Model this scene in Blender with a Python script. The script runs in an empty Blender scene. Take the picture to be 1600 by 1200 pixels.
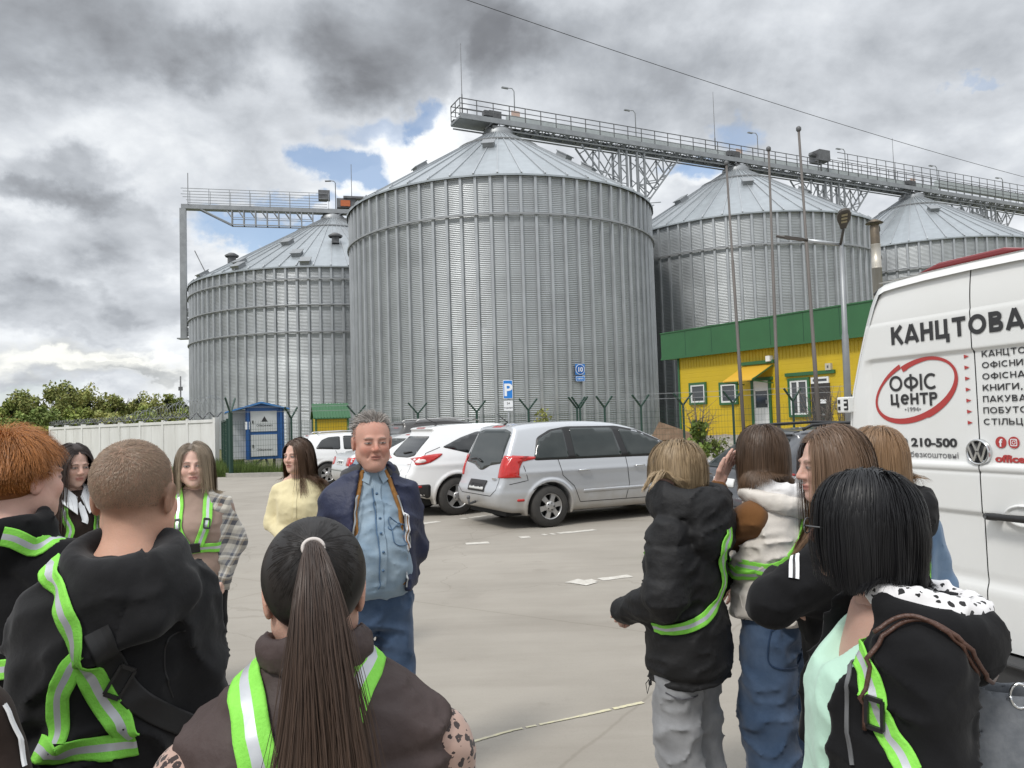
import bpy, bmesh, math, random
import numpy as np
from mathutils import Vector, Matrix
from mathutils.geometry import delaunay_2d_cdt

random.seed(7)
NR = np.random.RandomState(11)
SC = bpy.context.scene
COL = SC.collection
PI = math.pi

# ------------------------------------------------------------------ camera
FPX, CXP, CYP = 1202.0, 800.0, 600.0          # focal length and centre in photo pixels (1600 wide)
ROLL, PITCH, EYE = 0.03, math.radians(2.86), 1.65
_f = np.array([0, math.cos(PITCH), math.sin(PITCH)])
_u0 = np.array([0, -math.sin(PITCH), math.cos(PITCH)])
_r0 = np.array([1.0, 0, 0])
_r = math.cos(ROLL)*_r0 - math.sin(ROLL)*_u0
_u = math.sin(ROLL)*_r0 + math.cos(ROLL)*_u0
cam_d = bpy.data.cameras.new('camera')
cam = bpy.data.objects.new('camera', cam_d)
COL.objects.link(cam)
cam_d.sensor_width = 36.0
cam_d.lens = 36.0*FPX/1600.0
cam_d.clip_start = 0.05
cam_d.clip_end = 5000
cam.matrix_world = Matrix(((_r[0], _u[0], -_f[0], 0), (_r[1], _u[1], -_f[1], 0), (_r[2], _u[2], -_f[2], EYE), (0, 0, 0, 1)))
SC.camera = cam

def ray(px, py):
    return _f + _r*(px-CXP)/FPX + _u*(CYP-py)/FPX
def at(px, py, Y):
    """world point seen at a photo pixel, at ground distance Y"""
    d = ray(px, py)
    return d*(Y/d[1]) + np.array([0, 0, EYE])
def atz(px, py, z):
    d = ray(px, py)
    return d*((z-EYE)/d[2]) + np.array([0, 0, EYE])

# ------------------------------------------------------------------ light, world
SUN_EL, SUN_AZ = math.radians(52), math.radians(215)   # azimuth clockwise from +Y
sd = np.array([math.sin(SUN_AZ)*math.cos(SUN_EL), math.cos(SUN_AZ)*math.cos(SUN_EL), math.sin(SUN_EL)])
sun_d = bpy.data.lights.new('sun', 'SUN')
sun_d.energy = 1.8
sun_d.angle = math.radians(11)
sun_d.color = (1.0, 0.96, 0.9)
sun = bpy.data.objects.new('sun', sun_d)
COL.objects.link(sun)
sun.rotation_euler = Vector(-sd).to_track_quat('-Z', 'Y').to_euler()
sun.location = (0, 0, 60)

SC.view_settings.view_transform = 'Standard'
SC.view_settings.look = 'None'
SC.view_settings.exposure = 0.18
SC.view_settings.gamma = 1.0

def build_world():
    w = bpy.data.worlds.new('World')
    SC.world = w
    w.use_nodes = True
    nt = w.node_tree
    nt.nodes.clear()
    N = nt.nodes.new
    L = nt.links.new
    def math_(op, a, b=None, c=None):
        n = N('ShaderNodeMath'); n.operation = op
        for i, v in enumerate((a, b, c)):
            if v is None: continue
            if isinstance(v, (int, float)): n.inputs[i].default_value = v
            else: L(v, n.inputs[i])
        return n.outputs[0]
    def vmath(op, a, b=None):
        n = N('ShaderNodeVectorMath'); n.operation = op
        for i, v in enumerate((a, b)):
            if v is None: continue
            if isinstance(v, (tuple, list, np.ndarray)): n.inputs[i].default_value = tuple(float(q) for q in v)
            else: L(v, n.inputs[i])
        return n.outputs['Value'] if op in ('LENGTH', 'DOT_PRODUCT') else n.outputs[0]
    def noise(vec, scale, detail=6, rough=0.55, dist=0.0):
        n = N('ShaderNodeTexNoise'); L(vec, n.inputs['Vector'])
        n.inputs['Scale'].default_value = scale; n.inputs['Detail'].default_value = detail
        n.inputs['Roughness'].default_value = rough; n.inputs['Distortion'].default_value = dist
        return n.outputs['Fac'], n.outputs['Color']
    def smooth(v, a, b, lo=0.0, hi=1.0):
        n = N('ShaderNodeMapRange'); n.interpolation_type = 'SMOOTHSTEP'
        L(v, n.inputs[0])
        for i, q in enumerate((a, b, lo, hi)): n.inputs[1+i].default_value = q
        return n.outputs[0]
    tc = N('ShaderNodeTexCoord')
    d = tc.outputs['Generated']
    sep = N('ShaderNodeSeparateXYZ'); L(d, sep.inputs[0])
    zz = math_('ADD', math_('MAXIMUM', sep.outputs[2], 0.0), 0.42)
    cmb = N('ShaderNodeCombineXYZ')
    L(math_('DIVIDE', sep.outputs[0], zz), cmb.inputs[0])
    L(math_('DIVIDE', sep.outputs[1], zz), cmb.inputs[1])
    plane = cmb.outputs[0]
    n_big, _ = noise(plane, 1.5, 6, 0.60, 0.15)
    n_mid, _ = noise(plane, 4.2, 6, 0.58, 0.15)
    _, wcol = noise(plane, 2.8, 5, 0.6)
    _, wcol2 = noise(d, 16.0, 6, 0.65)
    # warped direction: gives each placed cloud mass a ragged outline
    wd = vmath('ADD', d, vmath('MULTIPLY', vmath('SUBTRACT', wcol, (0.5, 0.5, 0.5)), (0.20, 0.0, 0.15)))
    wd = vmath('ADD', wd, vmath('MULTIPLY', vmath('SUBTRACT', wcol2, (0.5, 0.5, 0.5)), (0.075, 0.0, 0.06)))
    def blob(px, py, sx, sy, soft=1.0):
        c = ray(px, py); c = c/np.linalg.norm(c)
        v = vmath('SUBTRACT', wd, c)
        v = vmath('MULTIPLY', v, (FPX/sx, 1.6, FPX/sy))
        return smooth(vmath('LENGTH', v), 1.0-0.62*soft, 1.0+0.35*soft, 1.0, 0.0)
    def acc(lst):
        t = None
        for (px, py, sx, sy, k, so) in lst:
            b = math_('MULTIPLY', blob(px, py, sx, sy, so), k)
            t = b if t is None else math_('ADD', t, b)
        return t
    dark = acc([(70, 40, 200, 100, .55, 1), (250, 30, 130, 60, .28, 1), (655, 60, 190, 105, .62, .8), (560, 90, 90, 60, .2, 1), (830, 20, 200, 60, .35, 1),
                (900, 110, 170, 70, .28, 1), (1090, 175, 230, 80, .30, 1), (1180, 60, 260, 80, .22, 1), (1470, 120, 170, 60, .25, 1), (1350, 240, 260, 50, .14, 1),
                (130, 310, 75, 45, .42, .7), (60, 330, 45, 22, .32, .7), (225, 362, 80, 35, .40, .7), (110, 400, 70, 28, .28, .8), (220, 440, 75, 38, .36, .7), (350, 100, 60, 40, .26, .8),
                (120, 480, 110, 30, .30, .8), (40, 470, 70, 40, .22, 1), (150, 528, 50, 22, .25, .6), (190, 572, 55, 11, .32, .5), (190, 550, 22, 8, .3, .5), (90, 600, 90, 14, .22, .8), (330, 230, 80, 30, .15, 1), (460, 190, 80, 26, .12, 1)])
    lite = acc([(700, 225, 55, 50, .5, .6), (650, 250, 75, 40, .4, .7), (560, 290, 40, 24, .75, .45), (600, 275, 30, 16, .5, .5), (590, 215, 60, 22, .25, .8), (715, 130, 16, 60, .25, 1),
                (120, 560, 85, 20, .55, .6), (230, 545, 60, 12, .3, .7), (200, 190, 120, 60, .14, 1), (240, 250, 90, 40, .18, 1), (1080, 300, 60, 20, .4, .7), (1250, 190, 80, 40, .15, 1), (1350, 60, 120, 50, .14, 1), (1080, 250, 80, 20, .2, .8)])
    gap = acc([(535, 258, 58, 32, 1.0, .6), (440, 358, 85, 22, .95, .7), (470, 318, 60, 14, .7, .7), (645, 187, 32, 18, .7, .8), (1065, 285, 55, 18, .8, .7), (1175, 222, 38, 18, .6, .8), (1545, 105, 20, 12, .35, .6), (570, 190, 60, 18, .5, .9), (20, 618, 60, 14, .35, .8), (590, 330, 60, 26, .4, .9)])
    # cloud brightness
    tex = math_('ADD', math_('MULTIPLY', math_('SUBTRACT', n_big, 0.5), 0.85), math_('MULTIPLY', math_('SUBTRACT', n_mid, 0.5), 1.25))
    b = math_('ADD', 0.80, math_('MULTIPLY', tex, 0.78))
    b = math_('SUBTRACT', b, math_('MULTIPLY', dark, 0.52))
    b = math_('ADD', b, math_('MULTIPLY', lite, 0.42))
    ramp = N('ShaderNodeValToRGB'); L(b, ramp.inputs[0])
    cr = ramp.color_ramp
    cr.elements[0].position = 0.0; cr.elements[0].color = (0.145, 0.150, 0.165, 1)
    cr.elements[1].position = 1.0; cr.elements[1].color = (0.92, 0.945, 0.965, 1)
    for p, c in ((0.25, (0.21, 0.22, 0.24, 1)), (0.5, (0.40, 0.425, 0.46, 1)), (0.72, (0.62, 0.65, 0.69, 1))):
        e = cr.elements.new(p); e.color = c
    # warm pale band low over the horizon on the left
    warm = math_('MULTIPLY', acc([(130, 562, 120, 30, 1.0, .9)]), 0.5)
    mixw = N('ShaderNodeMix'); mixw.data_type = 'RGBA'; mixw.blend_type = 'MULTIPLY'
    L(warm, mixw.inputs[0]); L(ramp.outputs[0], mixw.inputs[6]); mixw.inputs[7].default_value = (1.0, 0.95, 0.80, 1)
    # an overcast sky is brighter overhead than low down
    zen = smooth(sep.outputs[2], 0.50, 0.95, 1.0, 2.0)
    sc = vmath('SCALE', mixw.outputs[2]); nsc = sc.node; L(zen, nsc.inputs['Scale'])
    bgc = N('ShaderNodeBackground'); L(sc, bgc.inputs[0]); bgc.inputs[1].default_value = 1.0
    sky = N('ShaderNodeTexSky'); sky.sky_type = 'NISHITA'; sky.sun_disc = False
    sky.sun_elevation = SUN_EL; sky.sun_rotation = SUN_AZ
    bgs = N('ShaderNodeBackground'); L(sky.outputs[0], bgs.inputs[0]); bgs.inputs[1].default_value = 0.15
    g = math_('MULTIPLY', math_('MINIMUM', gap, 1.0), smooth(n_mid, 0.22, 0.50))
    gx = math_('MINIMUM', math_('MULTIPLY', g, 1.0), 0.80)
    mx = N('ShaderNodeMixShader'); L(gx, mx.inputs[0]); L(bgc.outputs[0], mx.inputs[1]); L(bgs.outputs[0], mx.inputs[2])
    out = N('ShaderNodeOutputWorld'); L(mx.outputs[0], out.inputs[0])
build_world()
SC.world.cycles.sampling_method = 'MANUAL'
SC.world.cycles.sample_map_resolution = 256

# ------------------------------------------------------------------ helpers: objects
def tag(o, label=None, cat=None, group=None, kind=None):
    if label: o['label'] = label
    if cat: o['category'] = cat
    if group: o['group'] = group
    if kind: o['kind'] = kind
    return o
def thing(name, label, cat, loc=(0, 0, 0), rotz=0.0, group=None):
    o = bpy.data.objects.new(name, None)
    COL.objects.link(o)
    o.empty_display_size = 0.2
    o.location = tuple(float(v) for v in loc); o.rotation_euler = (0, 0, rotz)
    return tag(o, label, cat, group)
def copy_tree(o, parent=None):
    c = o.copy(); COL.objects.link(c)
    if parent is not None: c.parent = parent
    for ch in list(o.children): copy_tree(ch, c)
    return c
def mesh_obj(name, me, mat=None, parent=None):
    o = bpy.data.objects.new(name, me)
    COL.objects.link(o)
    if mat is not None:
        for m in (mat if isinstance(mat, (list, tuple)) else [mat]): me.materials.append(m)
    if parent is not None: o.parent = parent
    return o
def np_mesh(name, V, F, smooth=True, attr=None):
    """V (n,3); F (m,3) or (m,4) int array, or a list of such arrays"""
    me = bpy.data.meshes.new(name)
    Fs = F if isinstance(F, list) else [F]
    Fs = [np.asarray(f, dtype=np.int32) for f in Fs if len(f)]
    nv = len(V); nl = sum(f.size for f in Fs); nf = sum(len(f) for f in Fs)
    me.vertices.add(nv); me.loops.add(nl); me.polygons.add(nf)
    me.vertices.foreach_set('co', np.asarray(V, dtype=np.float32).ravel())
    me.loops.foreach_set('vertex_index', np.concatenate([f.ravel() for f in Fs]))
    tot = np.concatenate([np.full(len(f), f.shape[1], dtype=np.int32) for f in Fs])
    st = np.concatenate([[0], np.cumsum(tot)[:-1]]).astype(np.int32)
    me.polygons.foreach_set('loop_start', st)
    try: me.polygons.foreach_set('loop_total', tot)
    except Exception: pass
    me.polygons.foreach_set('use_smooth', np.full(nf, bool(smooth)))
    me.update(calc_edges=True)
    if attr is not None:
        a = me.color_attributes.new('Col', 'FLOAT_COLOR', 'POINT')
        c = np.ones((nv, 4), dtype=np.float32); c[:, :attr.shape[1]] = attr
        a.data.foreach_set('color', c.ravel())
    me.validate()
    return me

class MB:
    """collects simple solids into one mesh"""
    def __init__(s): s.v = []; s.f = []; s.m = []; s.sm = []
    def add(s, V, F, m=0, sm=False):
        b = len(s.v); s.v += [tuple(float(q) for q in p) for p in V]
        for f in F: s.f.append(tuple(b+i for i in f)); s.m.append(m); s.sm.append(sm)
    def box(s, c, h, rot=None, m=0):
        """centre, half sizes, optional 3x3 rotation (columns = axes)"""
        c = np.asarray(c, float); P = []
        for x in (-1, 1):
            for y in (-1, 1):
                for z in (-1, 1):
                    q = np.array([x*h[0], y*h[1], z*h[2]])
                    P.append(c + (rot @ q if rot is not None else q))
        s.add(P, [(0, 1, 3, 2), (4, 6, 7, 5), (0, 4, 5, 1), (2, 3, 7, 6), (0, 2, 6, 4), (1, 5, 7, 3)], m)
    def bar(s, a, b, w, h=None, up=(0, 0, 1), m=0):
        a = np.asarray(a, float); b = np.asarray(b, float); h = w if h is None else h
        d = b-a; L = np.linalg.norm(d)
        if L < 1e-6: return
        d = d/L; up = np.asarray(up, float)
        x = np.cross(d, up)
        if np.linalg.norm(x) < 1e-3: x = np.cross(d, (1, 0, 0))
        x /= np.linalg.norm(x); z = np.cross(x, d)
        s.box((a+b)/2, (w/2, L/2, h/2), np.stack([x, d, z], 1), m)
    def tube(s, pts, r, n=8, m=0, caps=True, smooth=True):
        pts = [np.asarray(p, float) for p in pts]; rs = r if isinstance(r, (list, tuple, np.ndarray)) else [r]*len(pts)
        V = []; prev = None
        for i, p in enumerate(pts):
            t = pts[min(i+1, len(pts)-1)] - pts[max(i-1, 0)]; t = t/(np.linalg.norm(t)+1e-9)
            if prev is None:
                x = np.cross(t, (0, 0, 1))
                if np.linalg.norm(x) < 0.05: x = np.cross(t, (1, 0, 0))
            else: x = prev - t*(prev @ t)
            x /= np.linalg.norm(x); prev = x; y = np.cross(t, x)
            for k in range(n):
                a = 2*PI*k/n; V.append(p + rs[i]*(math.cos(a)*x + math.sin(a)*y))
        F = []
        for i in range(len(pts)-1):
            for k in range(n):
                F.append((i*n+k, i*n+(k+1) % n, (i+1)*n+(k+1) % n, (i+1)*n+k))
        if caps: F += [tuple(range(n))[::-1], tuple((len(pts)-1)*n+k for k in range(n))]
        s.add(V, F, m, smooth)
    def lathe(s, prof, c=(0, 0, 0), n=24, m=0, axis='z', smooth=True):
        V = []
        for r, z in prof:
            for k in range(n):
                a = 2*PI*k/n
                q = (r*math.cos(a), r*math.sin(a), z)
                if axis == 'y': q = (q[0], q[2], q[1])
                if axis == 'x': q = (q[2], q[0], q[1])
                V.append((c[0]+q[0], c[1]+q[1], c[2]+q[2]))
        F = []
        for i in range(len(prof)-1):
            for k in range(n): F.append((i*n+k, i*n+(k+1) % n, (i+1)*n+(k+1) % n, (i+1)*n+k))
        s.add(V, F, m, smooth)
    def prism(s, poly, z0, z1, M=None, m=0):
        """2-D polygon extruded along local z; M maps local (x,y,z) to space"""
        n = len(poly); V = [(x, y, z0) for x, y in poly] + [(x, y, z1) for x, y in poly]
        if M is not None: V = [M(np.array(v, float)) for v in V]
        F = [tuple(range(n))[::-1], tuple(range(n, 2*n))] + [(i, (i+1) % n, n+(i+1) % n, n+i) for i in range(n)]
        s.add(V, F, m)
    def build(s, name, mat=None, parent=None, loc=None):
        me = bpy.data.meshes.new(name)
        me.from_pydata(s.v, [], s.f)
        me.polygons.foreach_set('material_index', s.m)
        me.polygons.foreach_set('use_smooth', s.sm)
        me.update()
        bm = bmesh.new(); bm.from_mesh(me); bmesh.ops.recalc_face_normals(bm, faces=bm.faces); bm.to_mesh(me); bm.free()
        o = mesh_obj(name, me, mat, parent)
        if loc is not None: o.location = loc
        return o
def bevel(o, w=0.01, seg=2):
    m = o.modifiers.new('bevel', 'BEVEL'); m.width = w; m.segments = seg; m.limit_method = 'ANGLE'; m.angle_limit = 0.6
    return o

# ------------------------------------------------------------------ helpers: materials
MATS = {}
def mat(name, c, rough=0.6, metal=0.0, c2=None, ns=3.0, nd=4, bump=0.0, bs=40.0, spec=0.5, coat=0.0, attr=False, alpha=None, stretch=None, thin=0.0, anis=0.0, sheen=0.0):
    if name in MATS: return MATS[name]
    m = bpy.data.materials.new(name); m.use_nodes = True
    nt = m.node_tree; p = nt.nodes['Principled BSDF']
    p.inputs['Base Color'].default_value = (*c, 1); p.inputs['Roughness'].default_value = rough
    p.inputs['Metallic'].default_value = metal
    p.inputs['Specular IOR Level'].default_value = spec
    p.inputs['Coat Weight'].default_value = coat
    p.inputs['Coat Roughness'].default_value = 0.06
    if sheen: p.inputs['Sheen Weight'].default_value = sheen
    if alpha is not None: p.inputs['Alpha'].default_value = alpha
    tc = nt.nodes.new('ShaderNodeTexCoord'); vec = tc.outputs['Object']
    if stretch:
        mp = nt.nodes.new('ShaderNodeMapping'); mp.inputs['Scale'].default_value = stretch
        nt.links.new(vec, mp.inputs[0]); vec = mp.outputs[0]
    src = None
    if attr:
        a = nt.nodes.new('ShaderNodeVertexColor'); a.layer_name = 'Col'; src = a.outputs[0]
        nt.links.new(src, p.inputs['Base Color'])
    if c2 is not None:
        n = nt.nodes.new('ShaderNodeTexNoise'); n.inputs['Scale'].default_value = ns; n.inputs['Detail'].default_value = nd
        n.inputs['Roughness'].default_value = 0.6
        nt.links.new(vec, n.inputs['Vector'])
        mr = nt.nodes.new('ShaderNodeMapRange'); mr.inputs[1].default_value = 0.3; mr.inputs[2].default_value = 0.7
        nt.links.new(n.outputs['Fac'], mr.inputs[0])
        mx = nt.nodes.new('ShaderNodeMix'); mx.data_type = 'RGBA'
        nt.links.new(mr.outputs[0], mx.inputs[0])
        mx.inputs[6].default_value = (*c, 1); mx.inputs[7].default_value = (*c2, 1)
        if attr:
            mx.blend_type = 'MULTIPLY'; mx.inputs[0].default_value = 1; nt.links.new(src, mx.inputs[6])
            m2 = nt.nodes.new('ShaderNodeMix'); m2.data_type = 'RGBA'; nt.links.new(mr.outputs[0], m2.inputs[0])
            m2.inputs[6].default_value = (1, 1, 1, 1); m2.inputs[7].default_value = (*c2, 1)
            for l in list(mx.inputs[0].links): nt.links.remove(l)
            mx.inputs[0].default_value = 1; nt.links.new(m2.outputs[2], mx.inputs[7])
        nt.links.new(mx.outputs[2], p.inputs['Base Color'])
    if bump:
        n = nt.nodes.new('ShaderNodeTexNoise'); n.inputs['Scale'].default_value = bs; n.inputs['Detail'].default_value = 5
        nt.links.new(vec, n.inputs['Vector'])
        b = nt.nodes.new('ShaderNodeBump'); b.inputs['Strength'].default_value = bump; b.inputs['Distance'].default_value = 0.01
        nt.links.new(n.outputs['Fac'], b.inputs['Height']); nt.links.new(b.outputs[0], p.inputs['Normal'])
    MATS[name] = m
    return m
def nodes_of(m): return m.node_tree, m.node_tree.nodes['Principled BSDF']

# ------------------------------------------------------------------ text as mesh
def text_mesh(name, body, size, bold=0.0, align='LEFT', extrude=0.0, spacing=1.0):
    cu = bpy.data.curves.new(name, 'FONT'); cu.body = body; cu.size = size; cu.align_x = align
    cu.offset = bold; cu.extrude = extrude; cu.space_character = spacing; cu.resolution_u = 3
    o = bpy.data.objects.new(name, cu); COL.objects.link(o)
    dg = bpy.context.evaluated_depsgraph_get()
    me = bpy.data.meshes.new_from_object(o.evaluated_get(dg))
    me.name = name
    COL.objects.unlink(o); bpy.data.objects.remove(o); bpy.data.curves.remove(cu)
    return me
def place_text(name, body, size, origin, xdir, ydir, matl, parent, bold=0.0, align='LEFT', spacing=1.0, width=None, sheary=0.0):
    """flat lettering on a plane; origin/xdir/ydir in the parent's frame; width fits the text to a length"""
    me = text_mesh(name, body, size, bold, align, 0.001, spacing)
    n = len(me.vertices); P = np.zeros(n*3, dtype=np.float32); me.vertices.foreach_get('co', P); P = P.reshape(-1, 3)
    if width:
        w = P[:, 0].max()-P[:, 0].min(); P[:, 0] *= width/w
    X = np.asarray(xdir, float); Y = np.asarray(ydir, float); Z = np.cross(X, Y)
    Q = np.asarray(origin, float) + P[:, :1]*X + P[:, 1:2]*Y + P[:, 2:3]*Z
    me.vertices.foreach_set('co', Q.astype(np.float32).ravel()); me.update()
    return mesh_obj(name, me, matl, parent)
# ------------------------------------------------------------------ ground
def ground_mats():
    m = mat('concrete_lot', (0.345, 0.318, 0.278), 0.85, c2=(0.285, 0.262, 0.228), ns=0.6, nd=9, spec=0.25)
    nt, p = nodes_of(m); N = nt.nodes.new; L = nt.links.new
    base = p.inputs['Base Color'].links[0].from_socket
    tc = N('ShaderNodeTexCoord'); mp = N('ShaderNodeMapping'); L(tc.outputs['Object'], mp.inputs[0])
    mp.inputs['Rotation'].default_value = (0, 0, math.radians(33))
    def noise(vec, sc, det=6, rough=0.6):
        n = N('ShaderNodeTexNoise'); L(vec, n.inputs[0]); n.inputs['Scale'].default_value = sc; n.inputs['Detail'].default_value = det; n.inputs['Roughness'].default_value = rough
        return n.outputs['Fac']
    def rng(v, a, b, lo, hi):
        n = N('ShaderNodeMapRange'); L(v, n.inputs[0])
        for i, q in enumerate((a, b, lo, hi)): n.inputs[1+i].default_value = q
        return n.outputs[0]
    def mul(c, fac_sock, col):
        x = N('ShaderNodeMix'); x.data_type = 'RGBA'; x.blend_type = 'MULTIPLY'
        L(fac_sock, x.inputs[0]); L(c, x.inputs[6]); x.inputs[7].default_value = (*col, 1); return x.outputs[2]
    # trowel / tyre streaks, stretched along the driving direction
    mp2 = N('ShaderNodeMapping'); L(tc.outputs['Object'], mp2.inputs[0]); mp2.inputs['Rotation'].default_value = (0, 0, math.radians(-28)); mp2.inputs['Scale'].default_value = (0.35, 2.2, 1)
    c = mul(base, rng(noise(mp2.outputs[0], 1.0, 7), 0.45, 0.72, 0, 0.55), (0.80, 0.79, 0.78))
    c = mul(c, rng(noise(mp2.outputs[0], 3.1, 7), 0.5, 0.7, 0, 0.35), (0.86, 0.85, 0.84))
    c = mul(c, rng(noise(tc.outputs['Object'], 0.23, 4), 0.52, 0.66, 0, 0.5), (0.82, 0.81, 0.80))
    c = mul(c, rng(noise(tc.outputs['Object'], 1.7, 8, .7), 0.62, 0.74, 0, 0.55), (0.74, 0.72, 0.70))
    c = mul(c, rng(noise(tc.outputs['Object'], 60, 3, .7), 0.5, 0.8, 0, 0.4), (0.8, 0.8, 0.8))
    c = mul(c, rng(noise(tc.outputs['Object'], 24, 5, .8), 0.58, 0.74, 0, 0.35), (0.72, 0.70, 0.68))
    c = mul(c, rng(noise(tc.outputs['Object'], 0.9, 3, .5), 0.66, 0.76, 0, 0.6), (0.66, 0.64, 0.62))
    vo = N('ShaderNodeTexVoronoi'); vo.feature = 'DISTANCE_TO_EDGE'; vo.inputs['Scale'].default_value = 0.21
    wm = N('ShaderNodeVectorMath'); wm.operation = 'MULTIPLY_ADD'; nw = N('ShaderNodeTexNoise'); L(tc.outputs['Object'], nw.inputs[0]); nw.inputs['Scale'].default_value = 1.3; nw.inputs['Detail'].default_value = 6
    L(nw.outputs['Color'], wm.inputs[0]); wm.inputs[1].default_value = (.9, .9, 0); L(tc.outputs['Object'], wm.inputs[2]); L(wm.outputs[0], vo.inputs['Vector'])
    c = mul(c, rng(vo.outputs['Distance'], 0.0006, 0.0022, 0.28, 0.0), (0.55, 0.53, 0.50))
    # sawn joints: two directions, 6 m apart
    sep = N('ShaderNodeSeparateXYZ'); L(mp.outputs[0], sep.inputs[0])
    for ax, step, off in ((0, 4.6, 1.7), (1, 6.0, 0.4)):
        a = N('ShaderNodeMath'); a.operation = 'ADD'; L(sep.outputs[ax], a.inputs[0]); a.inputs[1].default_value = off+60
        w = N('ShaderNodeMath'); w.operation = 'ADD'; L(a.outputs[0], w.inputs[0])
        nn = rng(noise(tc.outputs['Object'], 3, 5, .7), 0, 1, -0.03, 0.03); L(nn, w.inputs[1])
        b = N('ShaderNodeMath'); b.operation = 'PINGPONG'; L(w.outputs[0], b.inputs[0]); b.inputs[1].default_value = step/2
        c = mul(c, rng(b.outputs[0], 0.004, 0.016, 0.40, 0.0), (0.66, 0.64, 0.61))
        c = mul(c, rng(b.outputs[0], 0.02, 0.30, 0.22, 0.0), (0.80, 0.79, 0.77))
    L(c, p.inputs['Base Color'])
    bn = N('ShaderNodeBump'); bn.inputs['Strength'].default_value = 0.25; bn.inputs['Distance'].default_value = 0.004
    L(noise(tc.outputs['Object'], 90, 4, .7), bn.inputs['Height']); L(bn.outputs[0], p.inputs['Normal'])
    return m
M_CONC = ground_mats()
M_SOIL = mat('grassy_earth', (0.10, 0.125, 0.045), 0.95, c2=(0.19, 0.165, 0.10), ns=0.35, nd=9, bump=0.6, bs=6, spec=0.1)
M_GRASS = mat('grass_blades', (0.085, 0.15, 0.03), 0.7, c2=(0.14, 0.19, 0.06), ns=3, spec=0.2)
M_LINE = mat('worn_white_paint', (0.62, 0.60, 0.55), 0.8, c2=(0.42, 0.39, 0.345), ns=14, nd=8)
M_CHALK = mat('yellow_chalk', (0.62, 0.58, 0.36), 0.9, c2=(0.44, 0.41, 0.34), ns=20, nd=6)
M_KERB = mat('kerb_concrete', (0.40, 0.38, 0.34), 0.9, c2=(0.28, 0.27, 0.25), ns=4, nd=6)
M_RUBBLE = mat('rubble', (0.36, 0.34, 0.31), 0.95, c2=(0.20, 0.18, 0.16), ns=3, nd=8, bump=1.0, bs=9, spec=0.1)

mb = MB(); g = 900
mb.add([(-g, -60, -0.03), (g, -60, -0.03), (g, g, -0.03), (-g, g, -0.03)], [(0, 1, 2, 3)])
tag(mb.build('ground', M_SOIL), kind='structure')
mb = MB()
lot = [(-60, -25), (40, -25), (40, 24.2), (14, 24.6), (-10.2, 27.5), (-10.6, 28.6), (-13.2, 33.2), (-14.0, 33.0), (-15.5, 27.6), (-60, 25.5)]
mb.add([(x, y, 0.0) for x, y in lot], [tuple(range(len(lot)))])
tag(mb.build('parking_lot', M_CONC), kind='structure')
# kerbs along the far edge of the lot
mb = MB()
for a, b in zip(lot[3:9], lot[4:10]):
    mb.bar((*a, 0.03), (*b, 0.03), 0.16, 0.22)
tag(mb.build('kerb', M_KERB), kind='structure')

# worn parking marks, each laid 4 mm over the slab
def mark(name, quad, m, z=0.004, ragged=0.0, cell=0.06):
    (a, b, w) = quad; a = np.array(a, float); b = np.array(b, float); d = b-a; L = np.linalg.norm(d); d /= L; n = np.array([-d[1], d[0]])
    K = max(2, int(L/cell)); V = []; F = []
    for i in range(K+1):
        p = a + d*L*i/K
        w0 = w*(0.5 + .35*ragged*(NR.rand()-0.5)); w1 = w*(0.5 + .35*ragged*(NR.rand()-0.5))
        V += [(*(p+n*w0), z), (*(p-n*w1), z)]
    for i in range(K): 
        if ragged and NR.rand() < ragged*0.28: continue
        F.append((2*i, 2*i+1, 2*i+3, 2*i+2))
    o = MB(); o.add(V, F)
    return tag(o.build(name, m), kind='structure')
def gp(px, py): return tuple(atz(px, py, 0)[:2])
mark('parking_mark', (gp(897, 911), gp(985, 900), 0.13), M_LINE, ragged=0.3)
mark('parking_mark', (gp(893, 908), gp(925, 913), 0.20), M_LINE, z=0.006, ragged=0.3)
mark('parking_mark', (gp(728, 850), gp(764, 848), 0.16), M_LINE, ragged=0.4)
mark('parking_mark', (gp(812, 840), gp(828, 839), 0.16), M_LINE, ragged=0.5)
mark('parking_mark', (gp(848, 836), gp(930, 828), 0.14), M_LINE, ragged=0.9)
mark('parking_mark', (gp(655, 819), gp(686, 815), 0.16), M_LINE, ragged=0.3)
mark('parking_mark', (gp(720, 811), gp(768, 805), 0.14), M_LINE, ragged=0.8)
mark('chalk_line', (gp(720, 1165), gp(800, 1142), 0.022), M_CHALK, ragged=.5, cell=0.02)
mark('chalk_line', (gp(800, 1142), gp(905, 1120), 0.020), M_CHALK, ragged=.5, cell=0.02)
mark('chalk_line', (gp(905, 1120), gp(1005, 1098), 0.030), M_CHALK, ragged=.4, cell=0.02)

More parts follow.
